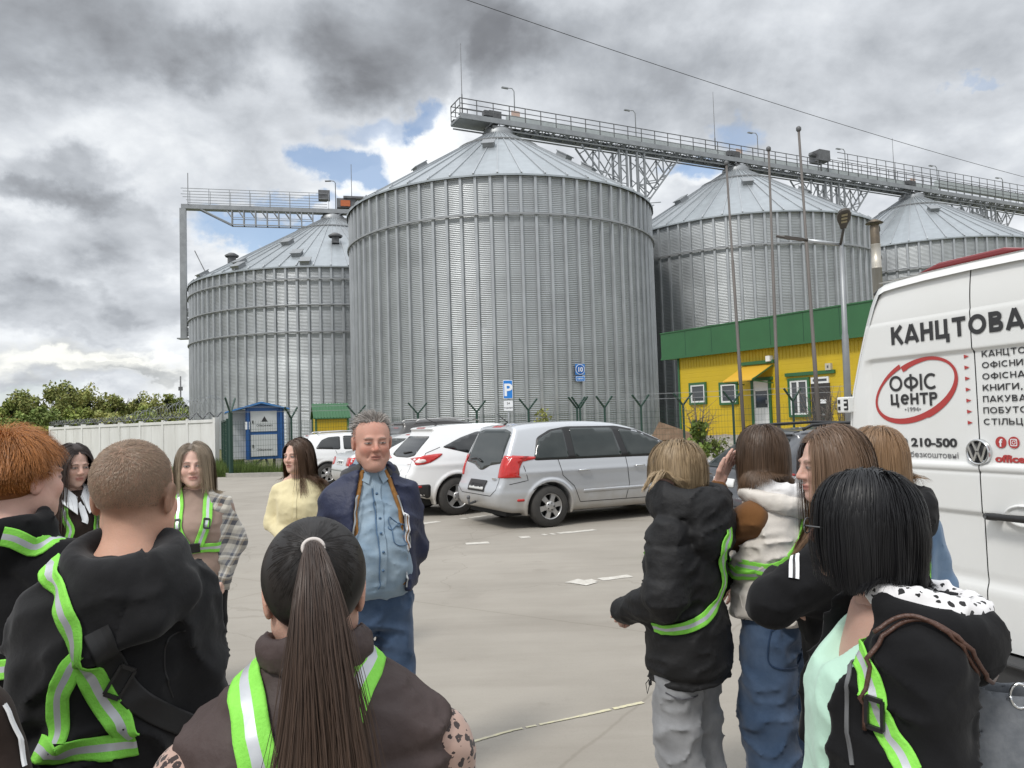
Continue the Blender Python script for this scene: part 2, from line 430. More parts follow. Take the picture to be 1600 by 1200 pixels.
# ------------------------------------------------------------------ metal
def galv(name, base, rough, metal, bands=None, ringh=1.12, ncol=76, rust=0.0):
    m = mat(name, base, rough, metal); nt, p = nodes_of(m); N = nt.nodes.new; L = nt.links.new
    tc = N('ShaderNodeTexCoord'); sep = N('ShaderNodeSeparateXYZ'); L(tc.outputs['Object'], sep.inputs[0])
    at2 = N('ShaderNodeMath'); at2.operation = 'ARCTAN2'; L(sep.outputs[1], at2.inputs[0]); L(sep.outputs[0], at2.inputs[1])
    def M(op, a, b):
        n = N('ShaderNodeMath'); n.operation = op
        for i, v in enumerate((a, b)):
            if isinstance(v, (int, float)): n.inputs[i].default_value = v
            else: L(v, n.inputs[i])
        return n.outputs[0]
    col = M('FLOOR', M('MULTIPLY', at2.outputs[0], ncol/(4*PI)), 0)
    row = M('FLOOR', M('DIVIDE', sep.outputs[2], ringh), 0)
    cb = N('ShaderNodeCombineXYZ'); L(M('ADD', col, M('MULTIPLY', M('MODULO', row, 2), 0.5)), cb.inputs[0]); L(row, cb.inputs[1])
    wn = N('ShaderNodeTexWhiteNoise'); wn.noise_dimensions = '2D'; L(cb.outputs[0], wn.inputs['Vector'])
    wn2 = N('ShaderNodeTexWhiteNoise'); wn2.noise_dimensions = '1D'; L(row, wn2.inputs['W'])
    ns = N('ShaderNodeTexNoise'); L(tc.outputs['Object'], ns.inputs[0]); ns.inputs['Scale'].default_value = 0.5; ns.inputs['Detail'].default_value = 8
    mp = N('ShaderNodeMapping'); L(tc.outputs['Object'], mp.inputs[0]); mp.inputs['Scale'].default_value = (1.2, 1.2, 0.06)
    nv = N('ShaderNodeTexNoise'); L(mp.outputs[0], nv.inputs[0]); nv.inputs['Scale'].default_value = 1.6; nv.inputs['Detail'].default_value = 6
    v = M('ADD', M('MULTIPLY', M('SUBTRACT', wn.outputs[0], .5), 0.14), M('MULTIPLY', M('SUBTRACT', wn2.outputs[0], .5), 0.12))
    v = M('ADD', v, M('MULTIPLY', M('SUBTRACT', ns.outputs[0], .5), 0.30)); v = M('ADD', v, M('MULTIPLY', M('SUBTRACT', nv.outputs[0], .5), 0.34))
    if bands:
        z0, z1, k = bands
        a = N('ShaderNodeMapRange'); L(sep.outputs[2], a.inputs[0]); a.inputs[1].default_value = z0; a.inputs[2].default_value = z0+.05
        b = N('ShaderNodeMapRange'); L(sep.outputs[2], b.inputs[0]); b.inputs[1].default_value = z1; b.inputs[2].default_value = z1+.05; b.inputs[3].default_value = 1; b.inputs[4].default_value = 0
        v = M('ADD', v, M('MULTIPLY', M('MULTIPLY', a.outputs[0], b.outputs[0]), k))
    s = N('ShaderNodeVectorMath'); s.operation = 'SCALE'; s.inputs[0].default_value = base; L(M('ADD', v, 1.0), s.inputs['Scale'])
    L(s.outputs[0], p.inputs['Base Color'])
    L(M('ADD', rough, M('MULTIPLY', M('SUBTRACT', ns.outputs[0], .5), 0.25)), p.inputs['Roughness'])
    return m
M_GALV = galv('galvanised_wall', (0.35, 0.368, 0.382), 0.46, 0.62)
M_GALV2 = galv('galvanised_wall_banded', (0.355, 0.372, 0.388), 0.46, 0.62, bands=(0.0, 8.1, 0.22), ncol=90)
M_ROOF = galv('galvanised_roof', (0.355, 0.385, 0.405), 0.42, 0.55, ringh=40, ncol=76)
M_RIB = mat('galvanised_rib', (0.46, 0.48, 0.495), 0.42, 0.6, c2=(0.37, 0.385, 0.40), ns=0.8)
M_RIBD = mat('galvanised_ring', (0.36, 0.37, 0.38), 0.5, 0.6, c2=(0.28, 0.29, 0.3), ns=2)
M_STEEL = mat('galvanised_steel', (0.33, 0.345, 0.355), 0.5, 0.6, c2=(0.25, 0.26, 0.27), ns=1.5)
M_STEELD = mat('dark_steel', (0.16, 0.165, 0.17), 0.55, 0.4, c2=(0.10, 0.10, 0.105), ns=2)
M_CASING = mat('conveyor_casing', (0.48, 0.52, 0.52), 0.5, 0.4, c2=(0.42, 0.45, 0.45), ns=1.2)
M_ORANGE = mat('orange_paint', (0.45, 0.12, 0.04), 0.6)
M_BLACK = mat('black_plastic', (0.012, 0.012, 0.013), 0.5)
M_GREEN = mat('green_metal', (0.035, 0.135, 0.052), 0.5, c2=(0.03, 0.115, 0.045), ns=1.0)
M_FGREEN = mat('fence_green', (0.012, 0.045, 0.032), 0.5)
M_YELLOW = mat('yellow_siding', (0.60, 0.43, 0.02), 0.55, c2=(0.53, 0.37, 0.02), ns=0.8, nd=7)
M_WHITE = mat('white_plastic', (0.74, 0.75, 0.75), 0.4)
M_GLASSD = mat('dark_window_glass', (0.05, 0.055, 0.06), 0.06, spec=0.8)
M_SIGNB = mat('sign_blue', (0.015, 0.20, 0.62), 0.4)
M_SIGNW = mat('sign_white', (0.80, 0.82, 0.84), 0.4)
M_INK = mat('black_ink', (0.02, 0.02, 0.022), 0.5)

# ------------------------------------------------------------------ silos
def corrugated_wall(R, H, n, pitch=0.125, depth=0.017, z0=0.0):
    rows = int(H/pitch)*4
    zs = z0 + np.linspace(0, H, rows+1)
    rr = R + depth*np.sin(2*PI*np.arange(rows+1)/4.0)
    a = 2*PI*np.arange(n)/n
    V = np.zeros((rows+1, n, 3)); V[..., 0] = rr[:, None]*np.cos(a); V[..., 1] = rr[:, None]*np.sin(a); V[..., 2] = zs[:, None]
    i = np.arange(rows)[:, None]*n; k = np.arange(n)[None]; k2 = (k+1) % n
    F = np.stack([i+k, i+k2, i+n+k2, i+n+k], -1).reshape(-1, 4)
    return np_mesh('wall', V.reshape(-1, 3), F)
def make_silo(label, R, eave, apex, nrib, rings, wallmat, roofmat, hatch_az, ribw=0.24, seam_n=48, box_az=()):
    t = thing('grain_silo', label, 'silo', group='galvanised grain silos')
    mesh_obj('wall', corrugated_wall(R, eave, nrib*2), wallmat, t)
    mb = MB()
    for k in range(nrib):
        a = 2*PI*(k+.5)/nrib
        e = np.array([math.cos(a), math.sin(a), 0]); s = np.array([-e[1], e[0], 0])
        r0, r1 = R+0.0, R+0.15
        w0, w1 = ribw/2, ribw/2*0.72
        sec = [e*r0-s*w0, e*r1-s*w1, e*r1+s*w1, e*r0+s*w0]
        zcut = [0.0] + [z for z in rings if z < eave] + [eave]
        V = [p+np.array([0, 0, z]) for z in (0.0, eave-.02) for p in sec]
        mb.add(V, [(0, 4, 5, 1), (1, 5, 6, 2), (2, 6, 7, 3), (4, 7, 6, 5)])
    mb.build('stiffener', M_RIB, t)
    if rings:
        mb = MB()
        for z in rings:
            prof = [(R+.12, z-.06), (R+.27, z-.06), (R+.27, z+.06), (R+.12, z+.06)]
            mb.lathe(prof, n=nrib*2, smooth=False)
            for k in range(nrib):
                a = 2*PI*(k+.5)/nrib; e = np.array([math.cos(a), math.sin(a), 0])
                mb.bar(e*(R+.10)+(0, 0, z-.32), e*(R+.17)+(0, 0, z-.04), 0.12, 0.03)
        mb.build('wind_ring', M_RIBD, t)
    # roof: flat panels with standing seams
    mb = MB(); Rr = R+0.28; rt = 1.15; zt = apex; ze = eave-0.02
    n = seam_n; Vr = []
    lev = [(Rr, ze-0.10), (Rr, ze+0.02)] + [(Rr+(rt-Rr)*f, ze+0.02+(zt-ze-0.02)*f) for f in (0.25, 0.5, 0.75, 1.0)]
    for r, z in lev:
        for k in range(n): a = 2*PI*k/n; Vr.append((r*math.cos(a), r*math.sin(a), z))
    Fr = [(i*n+k, i*n+(k+1) % n, (i+1)*n+(k+1) % n, (i+1)*n+k) for i in range(len(lev)-1) for k in range(n)]
    mb.add(Vr, Fr)
    ro = mb.build('roof', roofmat, t)
    mb = MB()
    for k in range(n):
        a = 2*PI*k/n; e = np.array([math.cos(a), math.sin(a), 0])
        mb.bar(e*Rr+(0, 0, ze+.05), e*rt+(0, 0, zt+.03), 0.055, 0.10)
        mb.bar(e*(Rr-.05)+(0, 0, ze+.06), e*(Rr-.30)+(0, 0, ze+.30), 0.10, 0.16)
    mb.build('seam', M_RIB, ro)
    mb = MB(); f = 0.80
    rk = Rr+(rt-Rr)*f; zk = ze+(zt-ze)*f
    mb.lathe([(rk+.02, zk+.02), (rk+.06, zk+.14), (rk-.06, zk+.2), (rk-.10, zk+.06)], n=n, smooth=False)
    mb.build('roof_ring', M_RIBD, ro)
    mb = MB(); mb.lathe([(rt+.12, zt-.15), (rt+.12, zt+.25), (rt*.85, zt+.55), (rt*.6, zt+.62), (0, zt+.62)], n=24)
    mb.build('cap', M_STEEL, ro)
    sl = math.atan2(zt-ze, Rr-rt)
    for az, f in hatch_az:                                   # hatches and vents lying on the slope
        e = np.array([math.cos(az), math.sin(az), 0]); s = np.array([-e[1], e[0], 0])
        dn = e*math.cos(sl) + np.array([0, 0, -math.sin(sl)]); nn = np.cross(s, -dn); nn = nn if nn[2] > 0 else -nn
        p = e*(Rr+(rt-Rr)*f) + np.array([0, 0, ze+(zt-ze)*f])
        mb = MB(); rot = np.stack([s, dn, nn], 1)
        mb.box(p+nn*.16, (0.42, 0.50, 0.16), rot); mb.box(p+nn*.36, (0.50, 0.58, 0.035), rot)
        mb.build('roof_hatch', M_STEEL, ro)
    for az, f in box_az:
        e = np.array([math.cos(az), math.sin(az), 0]); s = np.array([-e[1], e[0], 0])
        p = e*(Rr+(rt-Rr)*f) + np.array([0, 0, ze+(zt-ze)*f])
        mb = MB(); mb.box(p+(0, 0, .35), (.34, .34, .35), np.stack([s, e, (0, 0, 1)], 1), 0)
        mb.lathe([(.62, .60), (.70, .75), (.3, 1.0), (0, 1.02)], c=p, n=14)
        mb.build('roof_vent', M_STEELD, ro)
    return t
S1 = np.array([-0.55, 62.0]); DS = np.array([22.75, 11.2]); S2 = S1+DS; S3 = S1+2*DS
az = lambda px, c: math.atan2(-1, 0)
silo = make_silo('large silo nearest the car park, a number ten sign on its wall', 12.0, 18.0, 25.05, 76, [15.35], M_GALV, M_ROOF,
                 [(-PI/2-.12, .62), (-PI/2+.95, .55), (-PI/2+1.12, .42), (-PI/2-1.1, .5)])
silo.location = (*S1, 0)
def relabel(o, l): o['label'] = l; return o
c = copy_tree(silo); c.location = (*S2, 0); relabel(c, 'silo rising behind the yellow building with the green fascia')
c = copy_tree(silo); c.location = (*S3, 0); relabel(c, 'farthest silo on the right, its cone roof seen above the white van')
S0 = np.array([-18.8, 82.0])
s0 = make_silo('shorter silo on the left with several wind rings, beyond the blue transformer kiosk', 14.3, 16.05, 24.0, 90, [14.9, 12.6, 10.2], M_GALV2, M_ROOF,
               [(-PI/2+.05, .05), (-PI/2-.42, .05), (-PI/2-.05, .2), (-PI/2-.5, .14), (-PI/2-.3, .45), (-PI/2-.85, .06)], ribw=0.26, seam_n=60, box_az=[(-PI/2-1.0, .30), (-PI/2-1.5, .03), (-PI/2+.25, .42)])
s0.location = (*S0, 0)

# ------------------------------------------------------------------ walkway over the three silos
u = np.array([*DS, 0])/np.linalg.norm(DS); vv = np.array([-u[1], u[0], 0])   # along, across (away from camera)
ZD = 25.95
A0 = np.array([*S1, ZD]) - u*3.7; LEN = 90.0
def W(s, a, z): return A0 + u*s + vv*a + np.array([0, 0, z])
wk = thing('conveyor_walkway', 'long railed conveyor walkway running over the tops of the three right silos', 'walkway', A0)
def bld(mb, name, m, parent=wk):
    o = mb.build(name, m, parent)
    if parent is wk: o.data.transform(Matrix.Translation(tuple(-A0)))
    return o
mb = MB(); HW = 0.95
for a in (-HW, HW): mb.bar(W(0, a, 0), W(LEN, a, 0), 0.16, 0.42)
for i in range(int(LEN/1.45)+1): mb.bar(W(i*1.45, -HW, -.1), W(i*1.45, HW, -.1), 0.12, 0.18)
for i in range(int(LEN/1.45)):
    mb.bar(W(i*1.45, -HW if i % 2 else HW, -.14), W((i+1)*1.45, HW if i % 2 else -HW, -.14), 0.08, 0.05)
for a in (-.62, .62): mb.bar(W(2.9 if a < 0 else 0, a, -.52), W(LEN, a, -.52), 0.10, 0.10)
for i in range(4, int(LEN/1.45)):
    mb.bar(W(i*1.45, -.62, -.5), W(i*1.45+.72, -.62, -.1), 0.06, 0.06); mb.bar(W(i*1.45+1.45, -.62, -.5), W(i*1.45+.72, -.62, -.1), 0.06, 0.06)
bld(mb, 'truss', M_STEEL)
mb = MB()
mb.bar(W(0.02, -.7, .225), W(LEN, -.7, .225), 0.44, 0.03); mb.bar(W(.02, .7, .225), W(LEN, .7, .225), .44, .03)
mb.bar(W(0.02, 0, -.2), W(2.7, 0, -.2), 1.7, 0.03)
bld(mb, 'deck', M_STEEL)
mb = MB()
for a in (-HW, HW):
    for z, w in ((1.42, .06), (1.0, .05), (0.62, .04)): mb.bar(W(0, a, z), W(LEN, a, z), w, w)
    for i in range(int(LEN/1.45)+1): mb.bar(W(i*1.45, a, .2), W(i*1.45, a, 1.42), .06, .06, up=u)
for z in (1.42, .85): mb.bar(W(0, -HW, z), W(0, HW, z), .06)
mb.bar(W(0, 0, .2), W(0, 0, 1.42), .06, up=u)
bld(mb, 'railing', M_STEELD)
mb = MB()
mb.bar(W(4.6, 0, .62), W(58.8, 0, .62), .55, .72); mb.bar(W(58.8, 0, 1.35), W(LEN, 0, 1.35), .55, .72)
bld(mb, 'conveyor_casing', M_CASING)
mb = MB()
for s in (3.3, 28.7, 54.1):                                   # gearboxes, gates and hoppers over the apexes
    mb.box(W(s, 0, .62), (.55, .5, .42), np.stack([u, vv, (0, 0, 1)], 1)); mb.lathe([(.34, -.9), (.34, -.2)], c=W(s+.4, 0, 0), n=12)
    mb.bar(W(s-1.0, -.3, .75), W(s-.2, -.3, .75), .5, .42); mb.lathe([(.75, -.75), (.5, -.2)], c=W(s+.4, 0, 0), n=12)
    mb.bar(W(s-.5, -.9, -.5), W(s+1.2, -.9, -.5), .22)
bld(mb, 'drive_unit', M_STEELD)
mb = MB(); mb.box(W(40.5, 0, 2.1), (.75, .7, .55), np.stack([u, vv, (0, 0, 1)], 1)); mb.bar(W(40.2, -.4, .2), W(40.2, -.4, 1.7), .1, up=u); mb.bar(W(41.2, -.4, .2), W(41.2, -.4, 1.7), .1, up=u); mb.bar(W(39.2, 0, 2.3), W(39.9, 0, 2.1), .5, .3)
for a in (-.95, .95):
    for z in (1.9, 2.5): mb.bar(W(42, a, z), W(LEN, a, z), .05)
    for i in range(30, 63): mb.bar(W(i*1.45, a, 1.4), W(i*1.45, a, 2.5), .05, up=u)
bld(mb, 'upper_drive', M_STEELD)
mb = MB()
for s in (5.5, 29.9, 55.3): mb.bar(W(s-.3, .4, 1.5), W(s+.5, .4, 1.5), .04, .42)
bld(mb, 'warning_panel', mat('faded_panel', (.5, .36, .3), .6))
def lamp_arm(base, h, ang=0.9):
    mb = MB(); d = -u*.9 + vv*.2; b = np.asarray(base)
    P = [b, b+(0, 0, h*.93), b+(0, 0, h)+d*.18, b+(0, 0, h+.03)+d*.62]
    mb.tube(P, .045, 8); mb.box(b+(0, 0, h)+d*.85, (.30, .10, .05), np.stack([u, vv, (0, 0, 1)], 1))
    return mb
for px, s in ((805, 0), (994, 0), (1185, 0), (1322, 0), (1465, 0), (1568, 0)):
    # find s along the walkway whose railing foot projects to px
    best = min(np.arange(0, 90, .1), key=lambda q: abs(CXP + FPX*((W(q, HW, 1.4)-[0, 0, EYE])@_r)/((W(q, HW, 1.4)-[0, 0, EYE])@_f) - px))
    bld(lamp_arm(W(best, HW, .3), 3.6), 'lamp_post', M_STEEL)
for px, h in ((736, 6.3), (1139, 6.6), (1422, 5.6)):
    best = min(np.arange(0, 90, .1), key=lambda q: abs(CXP + FPX*((W(q, -HW, 1.4)-[0, 0, EYE])@_r)/((W(q, -HW, 1.4)-[0, 0, EYE])@_f) - px))
    mb = MB(); mb.tube([W(best, HW, .2), W(best, HW, 2.6), W(best, HW, 2.7), W(best, HW, h+.6)], [.06, .06, .035, .02], 6); bld(mb, 'lightning_rod', M_STEELD)

# lattice towers between the silos, with bracing arms
def lattice_tower(label, base, H):
    t = thing('lattice_tower', label, 'tower', (*base, 0), group='lattice towers between the silos')
    base = np.array([*base, 0.0])
    mb = MB()
    def Q(s, a, z): return u*s + vv*a + np.array([0, 0, z])
    for s0_, s1_ in ((-1.15, -.35), (.75, 1.55)):
        for s in (s0_, s1_):
            for a in (-.5, .5): mb.bar(Q(s, a, 0), Q(s, a, H), .16, .16, up=u)
        z = 0
        while z < H-.6:
            mb.bar(Q(s0_, -.5, z), Q(s1_, -.5, z+.8), .07); mb.bar(Q(s1_, -.5, z+.8), Q(s0_, -.5, z+1.6), .07)
            mb.bar(Q(s0_, .5, z), Q(s1_, .5, z+.8), .07); mb.bar(Q(s0_, -.5, z), Q(s0_, .5, z+.8), .07)
            mb.bar(Q(s0_, -.5, z), Q(s1_, -.5, z), .07); z += 1.6
    mb.build('column', M_STEEL, t)
    for sg in (-1, 1):
        mb = MB()
        for a in (-.5, .5):
            p0 = Q(sg*1.4+.2, a, H-4.6); p1 = Q(sg*5.2+.2, a, H-.1); q0 = Q(sg*1.4+.2, a, H-2.6); q1 = Q(sg*3.4+.2, a, H-.1)
            mb.bar(p0, p1, .12); mb.bar(q0, p0+(p1-p0)*.55, .08); mb.bar(p0+(p1-p0)*.55, q1, .09)
            mb.bar(p0+(p1-p0)*.3, q0, .08); mb.bar(p0+(p1-p0)*.75, q1, .08); mb.bar(q0, q1, .08); mb.bar(Q(sg*1.4, a, H-4.6), Q(sg*3.2, a, H-4.3), .07); mb.bar(p0+(p1-p0)*.4, Q(sg*1.3, a, H-.3), .09)
        for f in (.15, .4, .65, .9):
            p = Q(sg*(1.4+3.8*f)+.2, 0, H-4.6+4.5*f); mb.bar(p-vv*.5, p+vv*.5, .07)
        mb.build('bracing_arm', M_STEEL, t)
    return t
lt = lattice_tower('lattice tower with spread arms holding the walkway between the nearest silo and the next', S1+DS*.5, ZD-.55)
c = copy_tree(lt); c.location = (*(S1+DS*1.5), 0); relabel(c, 'lattice tower under the walkway behind the roof of the silo above the yellow building')
c = copy_tree(lt); c.location = (*(S1+DS*2.5), 0); relabel(c, 'lattice tower at the right edge, past the farthest silo roof')

# small truss frame standing behind the second silo
t = thing('truss_frame', 'small open truss frame seen between the two right silo roofs', 'frame', (36.0, 92.0, 0))
mb = MB(); w = (4.2, 0, 0)
P = lambda x, z: np.array([x, 0, z])
mb.bar(P(-4, 22.6), P(4, 22.6), .14); mb.bar(P(-4, 22.6), P(-1, 24.6), .12); mb.bar(P(-1, 24.6), P(4, 24.2), .12); mb.bar(P(4, 24.2), P(4, 0), .3, up=(0, 1, 0)); mb.bar(P(-4, 22.6), P(-4, 0), .3, up=(0, 1, 0))
for x in (-2.4, -.8, .8, 2.4): mb.bar(P(x, 22.6), P(x+.8, 24.3), .09); mb.bar(P(x+1.6, 22.6), P(x+.8, 24.3), .09)
mb.build('truss', M_STEEL, t)

# ------------------------------------------------------------------ walkway of the left silo
B1 = at(284, 322, 78.0); B2 = at(556, 332, 82.0)
ux = np.array([B2[0]-B1[0], B2[1]-B1[1], 0]); LL = np.linalg.norm(ux); ux /= LL; vx = np.array([-ux[1], ux[0], 0]); zb = 24.75
B0 = np.array([B1[0], B1[1], zb])
def W2(s, a, z): return ux*s + vx*a + np.array([0, 0, z])
t = thing('feeder_walkway', 'short railed feeder walkway reaching left from the shorter silo to a vertical leg', 'walkway', B0)
mb = MB(); 
mb.bar(W2(0, 0, 0), W2(LL+1.5, 0, 0), .95, .45)
bld(mb, 'deck', M_STEEL, t)
mb = MB()
for a in (-.5, .5):
    for z in (1.95, 1.35, .75): mb.bar(W2(0 if z > 1 else .5, a, z-.1), W2(LL-3, a, z-.1), .05)
    n = int((LL-3)/2.0)
    for i in range(n+1): mb.bar(W2(.7+i*2.0, a, .2), W2(.7+i*2.0, a, 1.85), .05, up=ux)
bld(mb, 'railing', M_STEEL, t)
mb = MB()
for a in (-.38, .38):
    mb.bar(W2(1.8, a, -.2), W2(4.9, a, -1.75), .11); mb.bar(W2(4.9, a, -1.75), W2(LL-4.5, a, -1.75), .10); mb.bar(W2(LL-4.5, a, -1.75), W2(LL-1.5, a, -.2), .11)
    mb.bar(W2(4.9, a, -1.0), W2(LL-4.5, a, -1.0), .05)
    nn = 8
    for i in range(nn):
        s = 4.9+(LL-9.4)*i/(nn-1); mb.bar(W2(s, a, -.2), W2(s, a, -1.75), .11, up=ux); mb.bar(W2(s-.5, a, -.25), W2(s, a, -1.0), .08); mb.bar(W2(s, -.38, -1.72), W2(s, .38, -1.72), .08)
bld(mb, 'truss', M_STEEL, t)
mb = MB(); mb.box(W2(LL-1.0, 0, .9), (1.0, .5, .5), np.stack([ux, vx, (0, 0, 1)], 1)); mb.box(W2(LL-3.3, 0, 1.75), (.6, .4, .5), np.stack([ux, vx, (0, 0, 1)], 1)); mb.box(W2(LL+.2, 0, 1.5), (1.5, .7, .12), np.stack([ux, vx, (0, 0, 1)], 1)); mb.bar(W2(LL-2.6, -.4, -.9), W2(LL+1.2, -.4, -.9), .3); mb.bar(W2(LL-2.6, -.4, .2), W2(LL-2.0, -.4, -.9), .12); mb.bar(W2(LL+1.3, -.4, .2), W2(LL+.8, -.4, -.9), .12)
bld(mb, 'drive_unit', M_STEELD, t)
mb = MB(); mb.box(W2(LL-1.1, -.55, .85), (.5, .06, .32), np.stack([ux, vx, (0, 0, 1)], 1)); bld(mb, 'motor_cover', M_ORANGE, t)
mb = MB(); mb.bar(W2(.15, -.2, -.2), W2(.15, -.2, -13.6), .55, .6, up=ux); mb.box(W2(.15, -.2, -13.6), (.55, .45, .06))
bld(mb, 'elevator_leg', M_STEEL, t)
mb = MB()
for z in (-10.7, -11.7, -12.7): mb.box(W2(.85, -.1, z-.2), (.45, .35, .38)); mb.bar(W2(.5, -.45, z-.2), W2(1.2, -.45, z-.2), .1)
bld(mb, 'wall_bracket', M_STEEL, t)
mb = MB(); mb.tube([W2(1.2, 0, -4.5), W2(3.6, 0, -9.7)], .05, 6); bld(mb, 'stay_rod', M_STEELD, t)
mb = MB(); mb.tube([W2(.6, 0, 0), W2(.6, 0, 3.6)], .04, 6); mb.tube([W2(LL-.4, .3, 0), W2(LL-.4, .3, 5.4)], .035, 6); bld(mb, 'lightning_rod', M_STEELD, t)
mb = MB(); b = W2(LL-2.1, .4, .2); mb.tube([b, b+(0, 0, 3.1), b+(-.15, 0, 3.3), b+(-.5, 0, 3.35)], .045, 6); mb.box(b+(-.8, 0, 3.33), (.3, .1, .05)); bld(mb, 'lamp_post', M_STEELD, t)

# overhead cable
mb = MB(); a = at(690, -14, 26); b = at(1660, 292, 46)
pts = [a+(b-a)*k/30 - np.array([0, 0, 4*.35*(k/30)*(1-k/30)]) for k in range(31)]
mb.tube(pts, .012, 6)
tag(mb.build('overhead_cable', M_BLACK), 'single dark overhead cable crossing the cloudy sky above the long walkway', 'cable')

# ------------------------------------------------------------------ silo number sign and parking sign
def roundrect(w, h, r, n=6):
    P = []
    for cx, cy, a0 in ((w/2-r, h/2-r, 0), (-w/2+r, h/2-r, PI/2), (-w/2+r, -h/2+r, PI), (w/2-r, -h/2+r, 1.5*PI)):
        for k in range(n+1): a = a0+PI/2*k/n; P.append((cx+r*math.cos(a), cy+r*math.sin(a)))
    return P
def plate(name, poly, thick, m, parent, off=(0, 0, 0)):
    """upright plate facing local -Y"""
    mb = MB(); mb.prism(poly, 0, thick, lambda v: np.array([v[0]+off[0], -v[2]+off[1], v[1]+off[2]])); return mb.build(name, m, parent)
p = at(914, 576, 50.4)
d = np.array([p[0]-S1[0], p[1]-S1[1]]); ang = math.atan2(d[1], d[0])
pos = S1 + 12.13*np.array([math.cos(ang), math.sin(ang)])
t = thing('number_sign', 'round blue sign with a white ten, on the wall of the nearest silo', 'sign', (*pos, p[2]), ang+PI/2)
c = [( .36*math.cos(2*PI*k/32), .36*math.sin(2*PI*k/32)) for k in range(32)]
plate('backing', [(-.36, -.36), (.36, -.36), (.36, .36), (-.36, .36)], .02, M_SIGNB, t)
plate('disc_rim', [(x*.97, y*.97) for x, y in c], .004, M_SIGNW, t, (0, -.022, 0)); plate('disc', [(x*.86, y*.86) for x, y in c], .004, mat('sign_blue_deep', (.008, .11, .42), .4), t, (0, -.028, 0))
place_text('numeral', '10', .42, (-.005, -.034, -.15), (1, 0, 0), (0, 0, 1), M_SIGNW, t, bold=.012, align='CENTER')
plate('name_plate', roundrect(.72, .36, .07), .02, M_SIGNB, t, (0, 0, -.62)); plate('plate_border', roundrect(.68, .32, .06), .003, M_SIGNW, t, (0, -.022, -.62)); plate('plate_face', roundrect(.63, .27, .05), .003, M_SIGNB, t, (0, -.027, -.62))
place_text('plate_text', 'силос', .17, (0, -.032, -.66), (1, 0, 0), (0, 0, 1), M_SIGNW, t, bold=.004, align='CENTER')
p = at(794.5, 640, 22.5)
t = thing('parking_sign', 'blue parking sign with a white P over a small white plate', 'sign', (p[0], p[1], 0), 0.02)
k = 22.5/1202
mb = MB(); mb.tube([(0, 0.03, 0), (0, 0.03, at(794, 596, 22.5)[2])], .028, 10); mb.build('post', M_STEEL, t)
zt, zb_ = at(794, 594, 22.5)[2], at(794, 623, 22.5)[2]; hw = 7.6*k
plate('sign_edge', roundrect(hw*2, zt-zb_, .03), .015, M_SIGNW, t, (0, 0, (zt+zb_)/2)); plate('sign_face', roundrect(hw*2-.03, zt-zb_-.03, .02), .004, M_SIGNB, t, (0, -.018, (zt+zb_)/2))
place_text('letter', 'P', .50, (0.0, -.026, zb_+.09), (1, 0, 0), (0, 0, 1), M_SIGNW, t, bold=.012, align='CENTER')
z1, z2 = at(794, 626, 22.5)[2], at(794, 642, 22.5)[2]
plate('lower_plate', roundrect(hw*2-.02, z1-z2, .02), .012, M_SIGNW, t, (0, 0, (z1+z2)/2))
place_text('lower_text', '24', .09, (0, -.016, z2+.19), (1, 0, 0), (0, 0, 1), M_INK, t, align='CENTER'); place_text('lower_text', 'години', .075, (0, -.016, z2+.07), (1, 0, 0), (0, 0, 1), M_INK, t, align='CENTER')
# ------------------------------------------------------------------ white concrete wall on the left
M_WALLW = mat('whitewashed_concrete', (0.76, 0.76, 0.74), 0.9, c2=(0.64, 0.635, 0.61), ns=1.4, nd=9, stretch=(1, 1, .35), spec=0.2)
wa, wb = np.array([*at(338, 733, 33.6)[:2], 0]), np.array([*at(80, 700, 46.0)[:2], 0])
wd = wb-wa; WL = np.linalg.norm(wd); wd /= WL; wn = np.array([wd[1], -wd[0], 0]); wn = wn if wn[1] < 0 else -wn
t = thing('concrete_wall', 'long whitewashed concrete panel wall beyond the grass on the left', 'wall', wa)
n = 8
for i in range(n):
    mb = MB(); a = wd*(WL*i/n); b = wd*(WL*(i+1)/n); hh = 2.17 + .02*NR.rand()
    mb.bar(a+wd*.09+(0, 0, hh/2), b-wd*.09+(0, 0, hh/2), .12, hh)
    for k in (3,):
        p = a+(b-a)*k/6; mb.bar(p+wn*.060, p+wn*.060+(0, 0, hh-.12), .03, .008, up=wd)
    mb.bar(a+wd*.09+wn*.075+(0, 0, hh-.07), b-wd*.09+wn*.075+(0, 0, hh-.07), .05, .12)
    mb.build('wall_panel', M_WALLW, t)
mb = MB()
for i in range(n+1): p = wd*(WL*i/n); mb.bar(p, p+(0, 0, 2.26), .2, .2, up=wd)
mb.build('wall_post', M_WALLW, t)
M_WIRE = mat('razor_wire', (0.35, 0.36, 0.37), 0.45, 0.6)
t2 = thing('razor_wire', 'coils of razor wire stretched on brackets along the top of the white wall', 'razor wire', wa+(0, 0, 2.2))
mb = MB()
for i in range(26):
    p = wd*(i*1.15) + (0, 0, .0)
    if p @ wd > WL: break
    mb.bar(p, p+wn*.28+(0, 0, .30), .04); mb.bar(p, p-wn*.28+(0, 0, .30), .04)
mb.build('bracket', M_STEELD, t2)
mb = MB(); pts = []
for k in range(1300):
    s = k/1300*WL; a = k*.32; r = (.34*max(0, 1-s/9)**.7+.10) + .03*math.sin(k*.7)
    pts.append(wd*s + wn*r*math.cos(a) + np.array([0, 0, .12+r*1.05+r*math.sin(a)]))
mb.tube(pts, .009, 3, caps=False); mb.build('wire_coil', M_WIRE, t2)

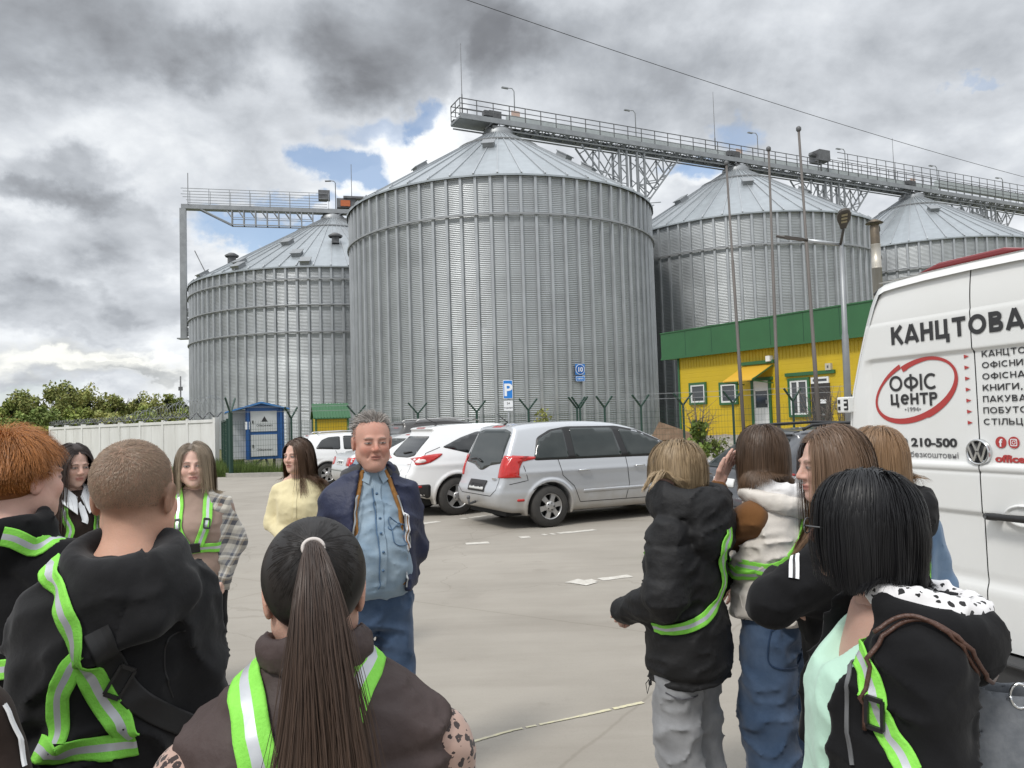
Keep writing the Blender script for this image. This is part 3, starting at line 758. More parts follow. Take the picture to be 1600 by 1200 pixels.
# ------------------------------------------------------------------ green mesh fence
FP = [(360, 27.6), (455, 29.5), (557, 29.6), (653, 28.6), (745, 28.2), (826, 27.6), (902, 27.3), (906.5, 27.3), (945, 27.2), (1002, 27.0), (1068, 26.6), (1146, 25.8), (1240, 25.2), (1335, 24.8)]
def fxy(px, Y): p = at(px, 650, Y); return np.array([p[0], p[1], 0])
fpts = [fxy(*q) for q in FP]
t = thing('mesh_fence', 'dark green wire mesh fence with forked post tops behind the row of parked cars', 'fence', fpts[0])
M_MESH = mat('green_wire', (0.012, 0.05, 0.03), 0.5)
def forked_post(p, d, h=2.02, arm=.46, wid=.07):
    mb = MB(); mb.bar(p, p+(0, 0, h), wid, wid, up=d); nrm = np.array([-d[1], d[0], 0]); q = p+np.array([0, 0, h-.03])
    side = d*.75+nrm*.65
    mb.bar(q, q+side*arm*.8+(0, 0, arm*.9), .05, .05); mb.bar(q, q-side*arm*.8+(0, 0, arm*.9), .05, .05)
    return mb
for i, p in enumerate(fpts):
    d = fpts[min(i+1, len(fpts)-1)]-fpts[max(i-1, 0)]; d /= np.linalg.norm(d)
    forked_post(p-fpts[0], d, 2.1 if i else 2.3, .46 if i else .62, .07 if i else .11).build('fence_post', M_FGREEN, t)
for a, b in zip(fpts[:-1], fpts[1:]):
    a = a-fpts[0]; b = b-fpts[0]; d = b-a; L = np.linalg.norm(d); d /= L
    if L < .6: continue
    mb = MB()
    for k in range(int(L/.10)): p = a+d*(k*.10); mb.bar(p+(0, 0, .05), p+(0, 0, 2.0), .0045, .0045, up=d)
    for z in np.arange(.08, 2.05, .2): mb.bar(a+(0, 0, z), b+(0, 0, z), .007, .007)
    mb.build('mesh_panel', M_MESH, t)
mb = MB()
for k in (-1, 1):
    for f in (.55, 1.0):
        for a, b in zip(fpts[:-1], fpts[1:]):
            d = b-a; d /= np.linalg.norm(d); nrm = np.array([-d[1], d[0], 0])*k
            mb.bar(a-fpts[0]+nrm*.3*f+(0, 0, 2.1+.4*f), b-fpts[0]+nrm*.3*f+(0, 0, 2.1+.4*f), .007, .007)
mb.build('barbed_wire', M_WIRE, t)
# fence return towards the wall end
t = thing('fence_gate', 'green mesh gate leaf between the corner post and the end of the white wall', 'gate', fpts[0])
ga = np.array([-.3, .5, 0]); gb = wa-fpts[0]+np.array([.35, -.2, 0]); d = (gb-ga)/np.linalg.norm(gb-ga); L = np.linalg.norm(gb-ga)
mb = MB(); 
for f in (0, .48, .52, 1): p = ga+(gb-ga)*f; mb.bar(p, p+(0, 0, 2.1), .08, .08, up=d)
for z in (.1, 2.05): mb.bar(ga+(0, 0, z), gb+(0, 0, z), .06)
mb.build('gate_frame', M_FGREEN, t)
mb = MB()
for k in range(int(L/.07)): p = ga+d*(k*.07); mb.bar(p+(0, 0, .1), p+(0, 0, 2.05), .006, .006, up=d)
for z in np.arange(.1, 2.05, .2): mb.bar(ga+(0, 0, z), gb+(0, 0, z), .008, .008)
mb.build('gate_mesh', M_MESH, t)

# ------------------------------------------------------------------ blue transformer kiosk
M_BLUE = mat('blue_enamel', (0.018, 0.105, 0.33), 0.4, c2=(0.02, 0.09, 0.27), ns=2)
M_BLUER = mat('blue_roof_sheet', (0.06, 0.20, 0.46), 0.35, c2=(0.05, 0.17, 0.40), ns=2)
M_GREY = mat('grey_enamel', (0.52, 0.54, 0.55), 0.5, c2=(0.46, 0.48, 0.49), ns=2, nd=6)
kp = at(383, 735, 32.4)
rz = math.radians(21)
t = thing('transformer_kiosk', 'blue and grey transformer kiosk with a low gable roof behind the fence corner', 'kiosk', (kp[0]+.05, kp[1], 0), rz)
Wk, Dk, z0, z1 = 1.55, 1.9, .42, 2.55
mb = MB()
mb.box((Wk/2, Dk/2, (z0+z1)/2), (Wk/2, Dk/2, (z1-z0)/2)); mb.build('body', M_BLUE, t)
mb = MB(); mb.box((-.27, Dk*.55, (z0+z1)/2), (.27, .6, (z1-z0)/2-.02)); mb.build('side_cabinet', M_GREY, t)
for zc, hh in ((2.02, .43), (1.0, .46)):
    mb = MB(); mb.box((.72, -.02, zc), (.53, .025, hh)); dr = mb.build('door', M_GREY, t)
    mb = MB(); mb.box((.28, -.055, zc-.02), (.02, .02, .06)); mb.build('handle', M_BLACK, dr)
    if zc > 1.5:
        mb = MB(); mb.prism([(0, .16), (-.13, -.07), (.13, -.07)], 0, .004, lambda v: np.array([.75+v[0], -.047-v[2], zc+.05+v[1]])); mb.build('warning_mark', M_INK, dr)
    place_text('warning_text', 'Обережно', .13, (.75, -.048, zc-.22), (1, 0, 0), (0, 0, 1), M_INK, dr, align='CENTER')
mb = MB(); mb.bar((.09, -.03, z0), (.09, -.03, z1), .14, .06, up=(1, 0, 0)); mb.build('corner_post', M_BLUE, t)
mb = MB(); mb.bar((1.42, -.03, z0), (1.42, -.03, z1), .20, .06, up=(1, 0, 0)); mb.build('corner_post', M_BLUE, t)
mb = MB(); mb.box((.06, -.08, 1.85), (.09, .01, .16)); mb.build('notice', M_SIGNW, t)
mb = MB(); e = .22
xs = [(-.60-e, z1-.10), (-.3, z1+.04), (.62, z1+.30), (Wk+e, z1-.0), (Wk+e, z1-.06), (.62, z1+.22), (-.3, z1-.03), (-.6-e, z1-.16)]
mb.prism(xs, -.25, Dk+.25, lambda v: np.array([v[0], v[2], v[1]])); mb.build('roof', M_BLUER, t)
mb = MB(); mb.prism([(-.1, z1), (.62, z1+.22), (Wk+.1, z1)], -.01, .0, lambda v: np.array([v[0], v[2], v[1]])); mb.build('gable', M_BLUE, t)
mb = MB()
for x, y in ((.1, .2), (1.35, .2), (.1, 1.6), (1.35, 1.6)): mb.box((x, y, z0/2), (.16, .2, z0/2-.005))
mb.bar((.3, .1, .1), (.7, .3, .45), .07); mb.bar((.9, .1, .1), (.8, .3, .45), .07)
mb.build('foundation_block', M_KERB, t)

# ------------------------------------------------------------------ yellow shed with green roof
sp = at(523, 672, 35.5)
t = thing('small_shed', 'small yellow shed with a green ribbed gable roof standing behind the white estate car', 'shed', (sp[0]-.3, sp[1], 0), math.radians(20))
Wd, D, hz = 1.45, 1.3, 2.17
mb = MB(); mb.box((.18, D/2, hz/2), (Wd/2, D/2, hz/2)); mb.build('wall', M_YELLOW, t)
mb = MB(); 
for i in range(15): mb.bar((.18-Wd/2+.05+i*.1, -.012, .05), (.18-Wd/2+.05+i*.1, -.012, hz-.05), .03, .02, up=(1, 0, 0))
mb.build('wall_rib', M_YELLOW, t)
mb = MB(); 
for x, y in ((.18-Wd/2, 0), (.18+Wd/2, 0), (.18-Wd/2, D)): mb.bar((x, y-.01, 0), (x, y-.01, hz), .07, .07, up=(1, 0, 0))
mb.build('corner_trim', M_GREEN, t)
mb = MB(); e = .12; rd = hz+.62
for y0, y1 in ((-e, D/2), (D+e, D/2)):
    d = np.array([0, y1-y0, rd-(hz-.06)]); d /= np.linalg.norm(d)
    mb.add([(.18-Wd/2-e, y0, hz-.06), (.18+Wd/2+e, y0, hz-.06), (.18+Wd/2+e, y1, rd), (.18-Wd/2-e, y1, rd), (.18-Wd/2-e, y0, hz-.10), (.18+Wd/2+e, y0, hz-.10), (.18+Wd/2+e, y1, rd-.04), (.18-Wd/2-e, y1, rd-.04)],
           [(0, 1, 2, 3), (4, 7, 6, 5), (0, 4, 5, 1), (1, 5, 6, 2), (2, 6, 7, 3), (3, 7, 4, 0)])
    for i in range(12):
        x = .18-Wd/2-e+.07+i*.14; mb.bar((x, y0, hz-.045), (x, y1, rd+.015), .035, .035)
mb.build('roof', M_GREEN, t)
mb = MB(); mb.prism([(.06, hz-.02), (D-.06, hz-.02), (D/2, rd-.08)], .18-Wd/2+.02, .18-Wd/2+.04, lambda v: np.array([v[2], v[0], v[1]])); mb.build('gable', M_GREEN, t)

# ------------------------------------------------------------------ raised ground and rubble behind the fence on the right
def heap(name, x0, x1, y0, y1, n, m, hf, label=None):
    xs = np.linspace(x0, x1, n); ys = np.linspace(y0, y1, n)
    X, Y = np.meshgrid(xs, ys); Z = hf(X, Y)
    V = np.stack([X, Y, Z], -1).reshape(-1, 3); i = np.arange(n-1)[:, None]*n; k = np.arange(n-1)[None]
    F = np.stack([i+k, i+k+1, i+n+k+1, i+n+k], -1).reshape(-1, 4)
    o = mesh_obj(name, np_mesh(name, V, F), m); tag(o, kind='structure'); return o
def vnoise(X, Y, s, seed=0):
    """smooth value noise on arrays"""
    x = X/s; y = Y/s; xi = np.floor(x).astype(int); yi = np.floor(y).astype(int); fx = x-xi; fy = y-yi
    fx = fx*fx*(3-2*fx); fy = fy*fy*(3-2*fy)
    def h(a, b): v = np.sin(a*127.1+b*311.7+seed*74.7)*43758.5453; return v-np.floor(v)
    return (h(xi, yi)*(1-fx)+h(xi+1, yi)*fx)*(1-fy)+(h(xi, yi+1)*(1-fx)+h(xi+1, yi+1)*fx)*fy
BA = np.array([6.85, 35.0, 0]); BE = np.array([.552, -.834, 0]); BNn = np.array([-.834, -.552, 0])   # building corner, along, outward
def emb(X, Y):
    q = (X-BA[0])*BNn[0]+(Y-BA[1])*BNn[1]                     # distance in front of the wall
    s = (X-BA[0])*BE[0]+(Y-BA[1])*BE[1]
    h = np.clip((3.4-q)/2.2, 0, 1); h = h*h*(3-2*h)*np.clip((s+4.0)/2.5, 0, 1)
    h = h*np.clip((17-s)/3, 0, 1)*np.clip((14+q)/3, 0, 1)
    return -.06 + .90*h + .12*(vnoise(X, Y, .6)-.5)*h + .08*(vnoise(X, Y, .22, 3)-.5)*h
heap('embankment', 1, 24, 19, 47, 150, M_RUBBLE, emb)

# ------------------------------------------------------------------ yellow building
BZ0, BF0, BF1 = .72, 4.30, 5.46
def bray(px, py, off=0.0):
    """(along, z) where the photo pixel meets the building's front plane"""
    d = ray(px, py); o = np.array([0, 0, EYE]); P0 = BA+BNn*off
    tt = ((P0-o) @ BNn)/(d @ BNn); p = o+d*tt; return (p-BA) @ BE, p[2]
t = thing('yellow_building', 'single storey yellow clad building with a deep green fascia, right of the big silos', 'building', BA)
rot = np.stack([BE, -BNn, np.array([0, 0, 1.0])], 1)            # local x along the front, y into the building
def B(s, y, z): return BE*s - BNn*y + np.array([0, 0, z])
def bbox(mb, s0, s1, y0, y1, z0, z1): mb.box(B((s0+s1)/2, (y0+y1)/2, (z0+z1)/2), (abs(s1-s0)/2, abs(y1-y0)/2, abs(z1-z0)/2), rot)
BLEN, BDEP = 17.0, 9.0
sW = bray(1064, 640, -.35)[0]
msid = mat('yellow_siding_boards', (0.62, 0.44, 0.018), 0.5, c2=(0.55, 0.385, 0.018), ns=.7, nd=8)
nt, p = nodes_of(msid); N = nt.nodes.new; tcn = N('ShaderNodeTexCoord'); sp_ = N('ShaderNodeSeparateXYZ'); nt.links.new(tcn.outputs['Object'], sp_.inputs[0])
pp = N('ShaderNodeMath'); pp.operation = 'PINGPONG'; nt.links.new(sp_.outputs[2], pp.inputs[0]); pp.inputs[1].default_value = .105
mr = N('ShaderNodeMapRange'); nt.links.new(pp.outputs[0], mr.inputs[0]); mr.inputs[1].default_value = 0; mr.inputs[2].default_value = .014
bmpn = N('ShaderNodeBump'); bmpn.inputs['Strength'].default_value = .45; bmpn.inputs['Distance'].default_value = .012; nt.links.new(mr.outputs[0], bmpn.inputs['Height']); nt.links.new(bmpn.outputs[0], p.inputs['Normal'])
mb = MB(); bbox(mb, sW, BLEN, .35, BDEP, BZ0-.5, BF0+.1); wall = mb.build('wall', msid, t)
mb = MB()
for k in range(int((BLEN-sW)/.16)): s = sW+.08+k*.16; mb.bar(B(s, .345, BF0-.5), B(s, .345, BF0), .03, .012, up=BE)
mb.build('upper_cladding', M_YELLOW, t)
mb = MB(); bbox(mb, -.0, BLEN+.3, 0, BDEP+.3, BF0, BF1); fa = mb.build('fascia', M_GREEN, t)
mb = MB(); bbox(mb, .14, BLEN+.16, .14, BDEP+.16, BF1, BF1+.03); mb.build('roof', mat('roof_felt', (.22, .22, .22), .9, c2=(.30, .30, .29), ns=1), t)
mb = MB()
for k in range(1, 12): s = k*1.5; bbox(mb, s-.006, s+.006, -.006, .02, BF0+.06, BF1-.01)
mb.build('fascia_joint', M_FGREEN, fa)
mb = MB(); bbox(mb, -.03, BLEN+.33, -.03, .12, BF1, BF1+.05); bbox(mb, -.03, BLEN+.33, -.015, .05, BF0-.03, BF0+.05); mb.build('fascia_trim', M_GREEN, t)
mb = MB(); bbox(mb, sW-.06, sW+.03, .30, .42, BZ0-.4, BF0); mb.build('corner_trim', M_GREEN, t)
M_FR = M_WHITE
def window(px0, px1, py0, py1, name='window', mull=(), parent=t, glass=M_GLASSD, trim=True):
    s0, z1 = bray(px0, py0, -.35); s1, z0 = bray(px1, py1, -.35)
    zt = bray((px0+px1)/2, py0, -.35)[1]; zb = bray((px0+px1)/2, py1, -.35)[1]
    o = None
    mb = MB()
    w = .07
    for a in (s0+w/2, s1-w/2): bbox(mb, a-w/2, a+w/2, .29, .36, zb, zt)
    for a in (zb+w/2, zt-w/2): bbox(mb, s0+w, s1-w, .29, .36, a-w/2, a+w/2)
    for f in mull: a = s0+(s1-s0)*f; bbox(mb, a-.04, a+.04, .285, .36, zb+w, zt-w)
    o = mb.build(name, M_FR, parent)
    mb = MB(); bbox(mb, s0+w*.5, s1-w*.5, .325, .34, zb+w*.5, zt-w*.5); mb.build('pane', glass, o)
    if trim:
        g = .09; mb = MB()
        bbox(mb, s0-g, s0, .27, .36, zb-g, zt+g); bbox(mb, s1, s1+g, .27, .36, zb-g, zt+g); bbox(mb, s0, s1, .27, .36, zt, zt+g); bbox(mb, s0, s1, .25, .36, zb-g, zb)
        mb.build('trim', M_GREEN, o)
    return s0, s1, zb, zt, o
window(1080, 1103, 601, 629); window(1127, 1152, 600, 629)
window(1235, 1265, 594, 648, mull=(.45,))
# door with white frame, glazed upper half
s0, s1, zb, zt, o = window(1178, 1205, 595, 668, 'door', trim=False)
mb = MB(); bbox(mb, s0-.12, s0, .26, .36, zb-.2, zt+.05); bbox(mb, s1, s1+.10, .26, .36, zb-.2, zt+.05); bbox(mb, s0-.25, s1+.2, .24, .36, zt+.02, zt+.14); mb.build('door_trim', M_GREEN, o)
mb = MB(); bbox(mb, s0+.05, s1-.05, .30, .345, zb+.04, zb+.80); mb.build('door_panel', M_WHITE, o); mb = MB(); bbox(mb, s0+.05, s1-.05, .30, .345, zt-.40, zt-.05); mb.build('door_panel', M_WHITE, o)
mb = MB(); bbox(mb, s1-.12, s1-.08, .24, .29, zb+.95, zb+1.1); mb.build('handle', M_STEEL, o)
# dark steel door with transom light
s0, z_ = bray(1268, 600, -.35); s1, _ = bray(1297, 600, -.35); zt = bray(1282, 599, -.35)[1]
M_DOORD = mat('brown_steel_door', (.035, .030, .03), .45, c2=(.05, .045, .045), ns=2)
mb = MB(); bbox(mb, s0, s1, .30, .36, BZ0-.3, zt); o = mb.build('door', M_DOORD, t)
mb = MB(); bbox(mb, s0+.38, s0+.62, .29, .31, zt-.75, zt-.6); mb.build('notice', M_SIGNW, o)
mb = MB(); bbox(mb, s0+.45, s0+.55, .27, .31, zt-1.2, zt-1.12); mb.build('handle', M_STEEL, o)
window(1268, 1296, 589, 599, 'transom_window', trim=False)
sa, za = bray(1232, 590, -.35); sb, _ = bray(1302, 586, -.35); mb = MB(); bbox(mb, sa-.1, sb+.1, .25, .36, bray(1265, 586, -.35)[1], bray(1265, 586, -.35)[1]+.13); mb.build('lintel_trim', M_GREEN, t)
sa, za = bray(1292, 568, -.35); sb, zb = bray(1301, 578, -.35); mb = MB(); bbox(mb, sa, sb, .22, .36, zb, za); o = mb.build('vent_box', mat('beige_plastic', (.5, .47, .38), .5), t)
mb = MB(); bbox(mb, sa+.08, sb-.08, .21, .225, zb+.08, za-.08); mb.build('grille', M_STEELD, o)
# sloping canopy over the door
M_CAN = mat('orange_yellow_canopy', (.62, .36, .035), .4)
s0, zt0 = bray(1163, 572, -.35); s1, zt1 = bray(1208, 568, -.35); zt0 = zt1 = (zt0+zt1)/2 - .02
mb = MB(); V = [B(s0, .30, zt0), B(s1, .30, zt0), B(s1, -1.0, zt0-.62), B(s0, -1.0, zt0-.62)]; V += [v-np.array([0, 0, .04]) for v in V]
mb.add(V, [(0, 1, 2, 3), (7, 6, 5, 4), (0, 4, 5, 1), (1, 5, 6, 2), (2, 6, 7, 3), (3, 7, 4, 0)]); can = mb.build('canopy', M_CAN, t)
mb = MB(); mb.bar(B(s1, .3, zt0-.05), B(s1, -.95, zt0-.62), .05); mb.bar(B(s1, .3, zt0-.75), B(s1, -.9, zt0-.66), .04); mb.bar(B(s0, .3, zt0-.75), B(s0, -.9, zt0-.66), .04); mb.build('bracket', M_GREEN, can)
mb = MB(); bbox(mb, s0-.1, s1+.1, .22, .36, zt0+.04, zt0+.17); mb.build('canopy_trim', M_GREEN, can)
# small floodlight on the wall
sa, za = bray(1205, 560, -.35); mb = MB(); bbox(mb, sa-.1, sa+.1, .12, .36, za-.12, za+.1); mb.build('wall_lamp', M_WHITE, t)
# chimney behind the roof
cp = at(1371, 440, 33.0)
t = thing('flue_chimney', 'shiny stainless flue chimney with a conical cap behind the white van', 'chimney', (cp[0], cp[1], 0))
M_INOX = mat('stainless', (.55, .53, .50), .42, .6, c2=(.40, .36, .28), ns=1.2, nd=4, stretch=(3, 3, .4))
M_SOOT = mat('sooty_steel', (.10, .085, .07), .5, .5, c2=(.2, .16, .11), ns=3)
zt = at(1365, 352, 33.0)[2]
mb = MB(); mb.lathe([(.2, 0), (.2, zt-1.9), (.21, zt-1.9), (.21, zt-1.85), (.2, zt-1.85), (.2, zt-.9), (.21, zt-.88), (.21, zt-.84)], n=20); mb.build('pipe', M_INOX, t)
mb = MB(); mb.lathe([(.19, zt-.84), (.19, zt-.05), (.16, zt)], n=20); mb.build('sooty_top', M_SOOT, t)
mb = MB(); mb.lathe([(.36, zt+.08), (.37, zt+.09), (.1, zt+.25), (0, zt+.27)], n=20); mb.lathe([(0.35, zt+.075), (0, zt+.1)], n=20); 
for a in (0, 2, 4): mb.bar((.15*math.cos(a), .15*math.sin(a), zt-.1), (.2*math.cos(a), .2*math.sin(a), zt+.12), .02)
mb.build('cap', M_SOOT, t)

# ------------------------------------------------------------------ bare flag poles and street lamp
M_POLE = mat('brown_grey_pole', (.105, .095, .09), .6, .2, c2=(.15, .135, .125), ns=.6)
for (x0, y0, x1, y1, D_, lab) in ((1135, 258, 1162, 672, 23.6, 'bare grey flagpole leftmost of three before the yellow building'), (1201, 236, 1217, 668, 22.6, 'bare grey flagpole in the middle of three before the yellow building'), (1248, 205, 1280, 668, 21.0, 'tallest bare flagpole, rightmost of three before the dark door')):
    p1 = at(x0, y0, D_); p0 = at(x1, y1, D_); dd = (p1-p0)/(p1[2]-p0[2]); b = p0-dd*p0[2]
    t = thing('flagpole', lab, 'flagpole', b, group='flagpoles before the yellow building')
    mb = MB(); hgt = p1[2]
    mb.tube([dd*z for z in (0, hgt*.36, hgt*.362, hgt*.68, hgt*.682, hgt)], [.056, .056, .047, .047, .036, .034], 12); mb.build('pole', M_POLE, t)
    mb = MB(); mb.lathe([(.05, 0), (.07, .03), (.07, .10), (.03, .14), (0, .15)], c=dd*hgt, n=12); mb.build('finial', M_STEELD, t)
D_ = 15.5
p1 = at(1314, 380, D_); p0 = at(1322, 560, D_); dd = (p1-p0)/(p1[2]-p0[2]); b = p0-dd*p0[2]
t = thing('street_lamp', 'galvanised street lamp with a dark head and a long side arm', 'street lamp', b)
M_LAMP = mat('lamp_brown_grey', (.06, .052, .045), .5)
mb = MB(); mb.tube([dd*0, dd*3.2, dd*3.25, dd*p1[2]], [.075, .065, .055, .045], 14); mb.build('pole', M_STEEL, t)
q = at(1313, 384, D_)-b; h0 = at(1318, 358, D_-.25)-b; h1 = at(1320, 329, D_-.75)-b
mb = MB(); mb.tube([q, (q+h0)/2, h0], .028, 8); mb.build('head_bracket', M_LAMP, t)
ax = (h1-h0)/np.linalg.norm(h1-h0); sx = np.array([1.0, 0, 0]); sx -= ax*(sx@ax); sx /= np.linalg.norm(sx); nn = np.cross(sx, ax); nn = nn if nn[1] < 0 else -nn
Lh = np.linalg.norm(h1-h0)
prof = [(.055, 0), (.075, .18*Lh), (.125, .5*Lh), (.13, .72*Lh), (.10, .92*Lh), (.04, Lh)]
poly = [(w, l) for w, l in prof] + [(-w, l) for w, l in prof[::-1]]
mb = MB(); mb.prism(poly, -.07, 0, lambda v: h0+sx*v[0]+ax*v[1]+nn*v[2]); hd = bevel(mb.build('lamp_head', M_LAMP, t), .015)
mb = MB()
for f in (.42, .60, .78): mb.box(h0+ax*Lh*f+nn*.008, (.055, .025, .008), np.stack([sx, ax, nn], 1))
mb.build('led_lens', mat('led_lens', (.32, .28, .18), .3), hd)
a1 = at(1213, 369, D_)-b; a0 = at(1311, 382, D_)-b; am = a0+(a1-a0)*.5
mb = MB(); mb.tube([a0, am], .035, 10); mb.build('side_arm', M_RIB, t)
mb = MB(); mb.tube([am, a1], [.033, .028], 10); mb.bar(am+(a1-am)*.15, am+(a1-am)*.75, .06, .06); mb.build('arm_lamp', M_LAMP, t)

# ------------------------------------------------------------------ trees and plants
def leaf_mesh(n, c, rad, size, seed, flat=.0, clumps=30):
    rs = np.random.RandomState(seed); c = np.asarray(c, float); rad = np.asarray(rad, float)
    cc = rs.normal(size=(clumps, 3)); cc /= np.linalg.norm(cc, axis=1)[:, None]; cc *= (rs.rand(clumps, 1)**.45); cc[:, 2] = np.maximum(cc[:, 2], -.75)
    cr = .22+.22*rs.rand(clumps)
    idx = rs.randint(clumps, size=n); d = rs.normal(size=(n, 3)); d /= np.linalg.norm(d, axis=1)[:, None]
    P = (cc[idx] + d*(cr[idx]*rs.rand(n)**.4)[:, None])*rad + c
    a = rs.normal(size=(n, 3)); a /= np.linalg.norm(a, axis=1)[:, None]; b = np.cross(a, rs.normal(size=(n, 3))); b /= np.linalg.norm(b, axis=1)[:, None]
    s = size*(.6+.8*rs.rand(n))[:, None]
    V = np.stack([P-a*s, P+b*s*.55, P+a*s, P-b*s*.55], 1).reshape(-1, 3); F = np.arange(4*n).reshape(-1, 4)
    tone = (.78+.44*rs.rand(clumps))[idx]*(.8+.4*rs.rand(n)); 
    A = np.repeat(np.stack([tone*(.95+.25*rs.rand(n)), tone, tone*.9], 1), 4, 0)
    return V, F, A
def limb_mb(h, seed, spread, r0=.18, nb=7):
    rs = np.random.RandomState(seed); mb = MB()
    pts = [np.array([.12*math.sin(k*1.3+seed)*k/6, .1*math.cos(k*1.7+seed)*k/6, h*.8*k/6]) for k in range(7)]
    mb.tube(pts, [r0*(1-.13*k) for k in range(7)], 7)
    for k in range(nb):
        p = pts[2+k % 5]; a = rs.rand()*2*PI; L = spread*(.5+.5*rs.rand())
        q = p+np.array([math.cos(a)*L*.5, math.sin(a)*L*.5, L*.45]); e = p+np.array([math.cos(a)*L, math.sin(a)*L, L*.9])
        mb.tube([p, q, e], [r0*.45, r0*.3, r0*.1], 5)
        for j in range(2):
            b2 = a+(rs.rand()-.5)*2; mb.tube([q, q+np.array([math.cos(b2), math.sin(b2), 1.0])*L*.45], [r0*.2, r0*.05], 4)
    return mb
M_BARK = mat('bark', (.10, .085, .07), .9, c2=(.16, .14, .12), ns=6)
def leafmat(name, c): return mat(name, c, .65, attr=True, c2=(.75, .8, .7), ns=.9, spec=.25)
M_L1 = leafmat('leaf_fresh', (.10, .15, .03)); M_L2 = leafmat('leaf_olive', (.12, .15, .04)); M_L3 = leafmat('leaf_dark', (.05, .085, .03)); M_LN = leafmat('mistletoe_leaf', (.03, .05, .02))
def leafobj(name, V, F, A, col, m, parent):
    return mesh_obj(name, np_mesh(name, V, F, smooth=False, attr=A*np.array(col)), m, parent)
COLS = [(.27, .335, .105), (.30, .34, .13), (.20, .265, .09), (.34, .37, .15)]
tree_specs = [  # px, top py, depth, crown half-width px, tint, dark clumps
    (4, 630, 82, 26, 0, 2), (42, 612, 84, 26, 1, 3), (22, 650, 74, 24, 2, 0), (92, 603, 86, 30, 1, 6), (70, 640, 76, 24, 2, 0), (132, 608, 88, 28, 3, 4), (118, 636, 78, 22, 0, 0),
    (168, 622, 90, 26, 1, 1), (196, 622, 93, 24, 0, 3), (176, 640, 80, 26, 3, 0), (228, 620, 92, 24, 3, 4), (255, 622, 95, 22, 1, 3), (230, 642, 82, 24, 0, 0), (280, 624, 96, 22, 0, 2), (272, 644, 84, 22, 1, 0), (55, 668, 70, 22, 0, 0)]
look = ['fresh green', 'olive green', 'deep green', 'pale yellow green']
where = ['at the left edge of the photo', 'tall and open, left of the wall', 'low at the left edge', 'tallest, dotted with dark mistletoe', 'low, above the ginger hair', 'behind the wall with mistletoe high up', 'squat, just above the wall end', 'middle of the far row', 'with dark clumps, middle of the far row', 'rounded, above the middle of the wall', 'spiky topped, right part of the row', 'slim, right part of the row', 'low and round above the wall, right part', 'last in the row beside the left silo', 'low, last before the left silo', 'bushy, nearest, in front of the wall end']
for i, (px, py, Y, hw, tint, nd) in enumerate(tree_specs):
    top = at(px, py, Y); h = top[2]; w = hw*Y/FPX
    t = thing('broadleaf_tree', '%s broadleaf tree %s' % (look[tint], where[i]), 'tree', (top[0], top[1], -.05), group='trees beyond the white wall')
    limb_mb(h, i, w*.8, .16).build('trunk', M_BARK, t)
    V, F, A = leaf_mesh(8000, (0, 0, h*.53), (w*1.15, w*1.15, h*.50), .17, 50+i, clumps=40)
    cr = leafobj('crown', V, F, A, COLS[tint], M_L1, t)
    rs = np.random.RandomState(i+9)
    for k in range(nd):
        a = rs.rand()*2*PI; c = (math.cos(a)*w*.6, math.sin(a)*w*.6, h*(.72+.26*rs.rand()))
        V, F, A = leaf_mesh(160, c, (.38, .38, .36), .12, 900+i*9+k, clumps=6); leafobj('mistletoe', V, F, A, (.035, .045, .02), M_L1, cr)
# far hedge line closing the view below the crowns
V, F, A = [], [], []
rs = np.random.RandomState(3); off = 0
for px in range(-60, 330, 9):
    q = at(px, 660, 104+8*rs.rand()); v, f, a = leaf_mesh(420, (q[0], q[1], 2.2), (1.6, 1.6, 2.4+rs.rand()), .34, 300+px, clumps=9); V.append(v); F.append(f+off); A.append(a); off += len(v)
o = mesh_obj('undergrowth', np_mesh('undergrowth', np.concatenate(V), np.concatenate(F), False, np.concatenate(A)*np.array((.20, .26, .08))), M_L1); tag(o, kind='stuff')
# slim distant mast by the left silo
mp_ = at(282, 588, 100); t = thing('distant_mast', 'thin dark mast far off, just left of the left silo', 'mast', (mp_[0], mp_[1], 0)); mb = MB(); mb.tube([(0, 0, 0), (0, 0, mp_[2])], .09, 6); mb.build('mast', M_STEELD, t); mb = MB(); mb.box((0, 0, mp_[2]*.82), (.25, .1, .25)); mb.build('antenna', M_STEELD, t)

def shrub(label, cat, p, w, h, n, col, seed, size=.06, name='shrub', twigs=8, tall=False):
    t = thing(name, label, cat, p)
    rs = np.random.RandomState(seed); mb = MB()
    for k in range(twigs):
        a = rs.rand()*2*PI; e = np.array([math.cos(a)*w*.8*rs.rand(), math.sin(a)*w*.8*rs.rand(), h*(.7+.5*rs.rand())])
        mb.tube([(0, 0, 0), e*.5+(0, 0, .1*h), e], [.02, .012, .004], 5)
        for j in range(3 if tall else 1):
            s = e*(.45+.4*rs.rand()); b2 = rs.rand()*2*PI; mb.tube([s, s+np.array([math.cos(b2)*w*.5, math.sin(b2)*w*.5, h*.25*rs.rand()])], [.008, .003], 4)
    mb.build('stem', M_BARK, t)
    if n:
        V, F, A = leaf_mesh(n, (0, 0, h*.5), (w, w, h*.5), size, seed, clumps=18); leafobj('foliage', V, F, A, col, M_L1, t)
    return t
q = at(1095, 690, 25.2); shrub('leafy green shrub below the left corner of the yellow building', 'shrub', (q[0], q[1], 0.0), .55, 1.35, 900, (.13, .19, .05), 5, .085)
q = at(1120, 690, 25.6); shrub('low sparse shrub between the leafy shrub and the first flagpole', 'shrub', (q[0], q[1], 0.1), .6, 1.0, 260, (.12, .15, .05), 6, .06)
q = at(852, 665, 26.2); shrub('small pale green sapling showing over the roof of the silver minivan', 'sapling', (q[0], q[1], 0), .55, 2.05, 420, (.20, .22, .07), 8, .075, 'sapling')
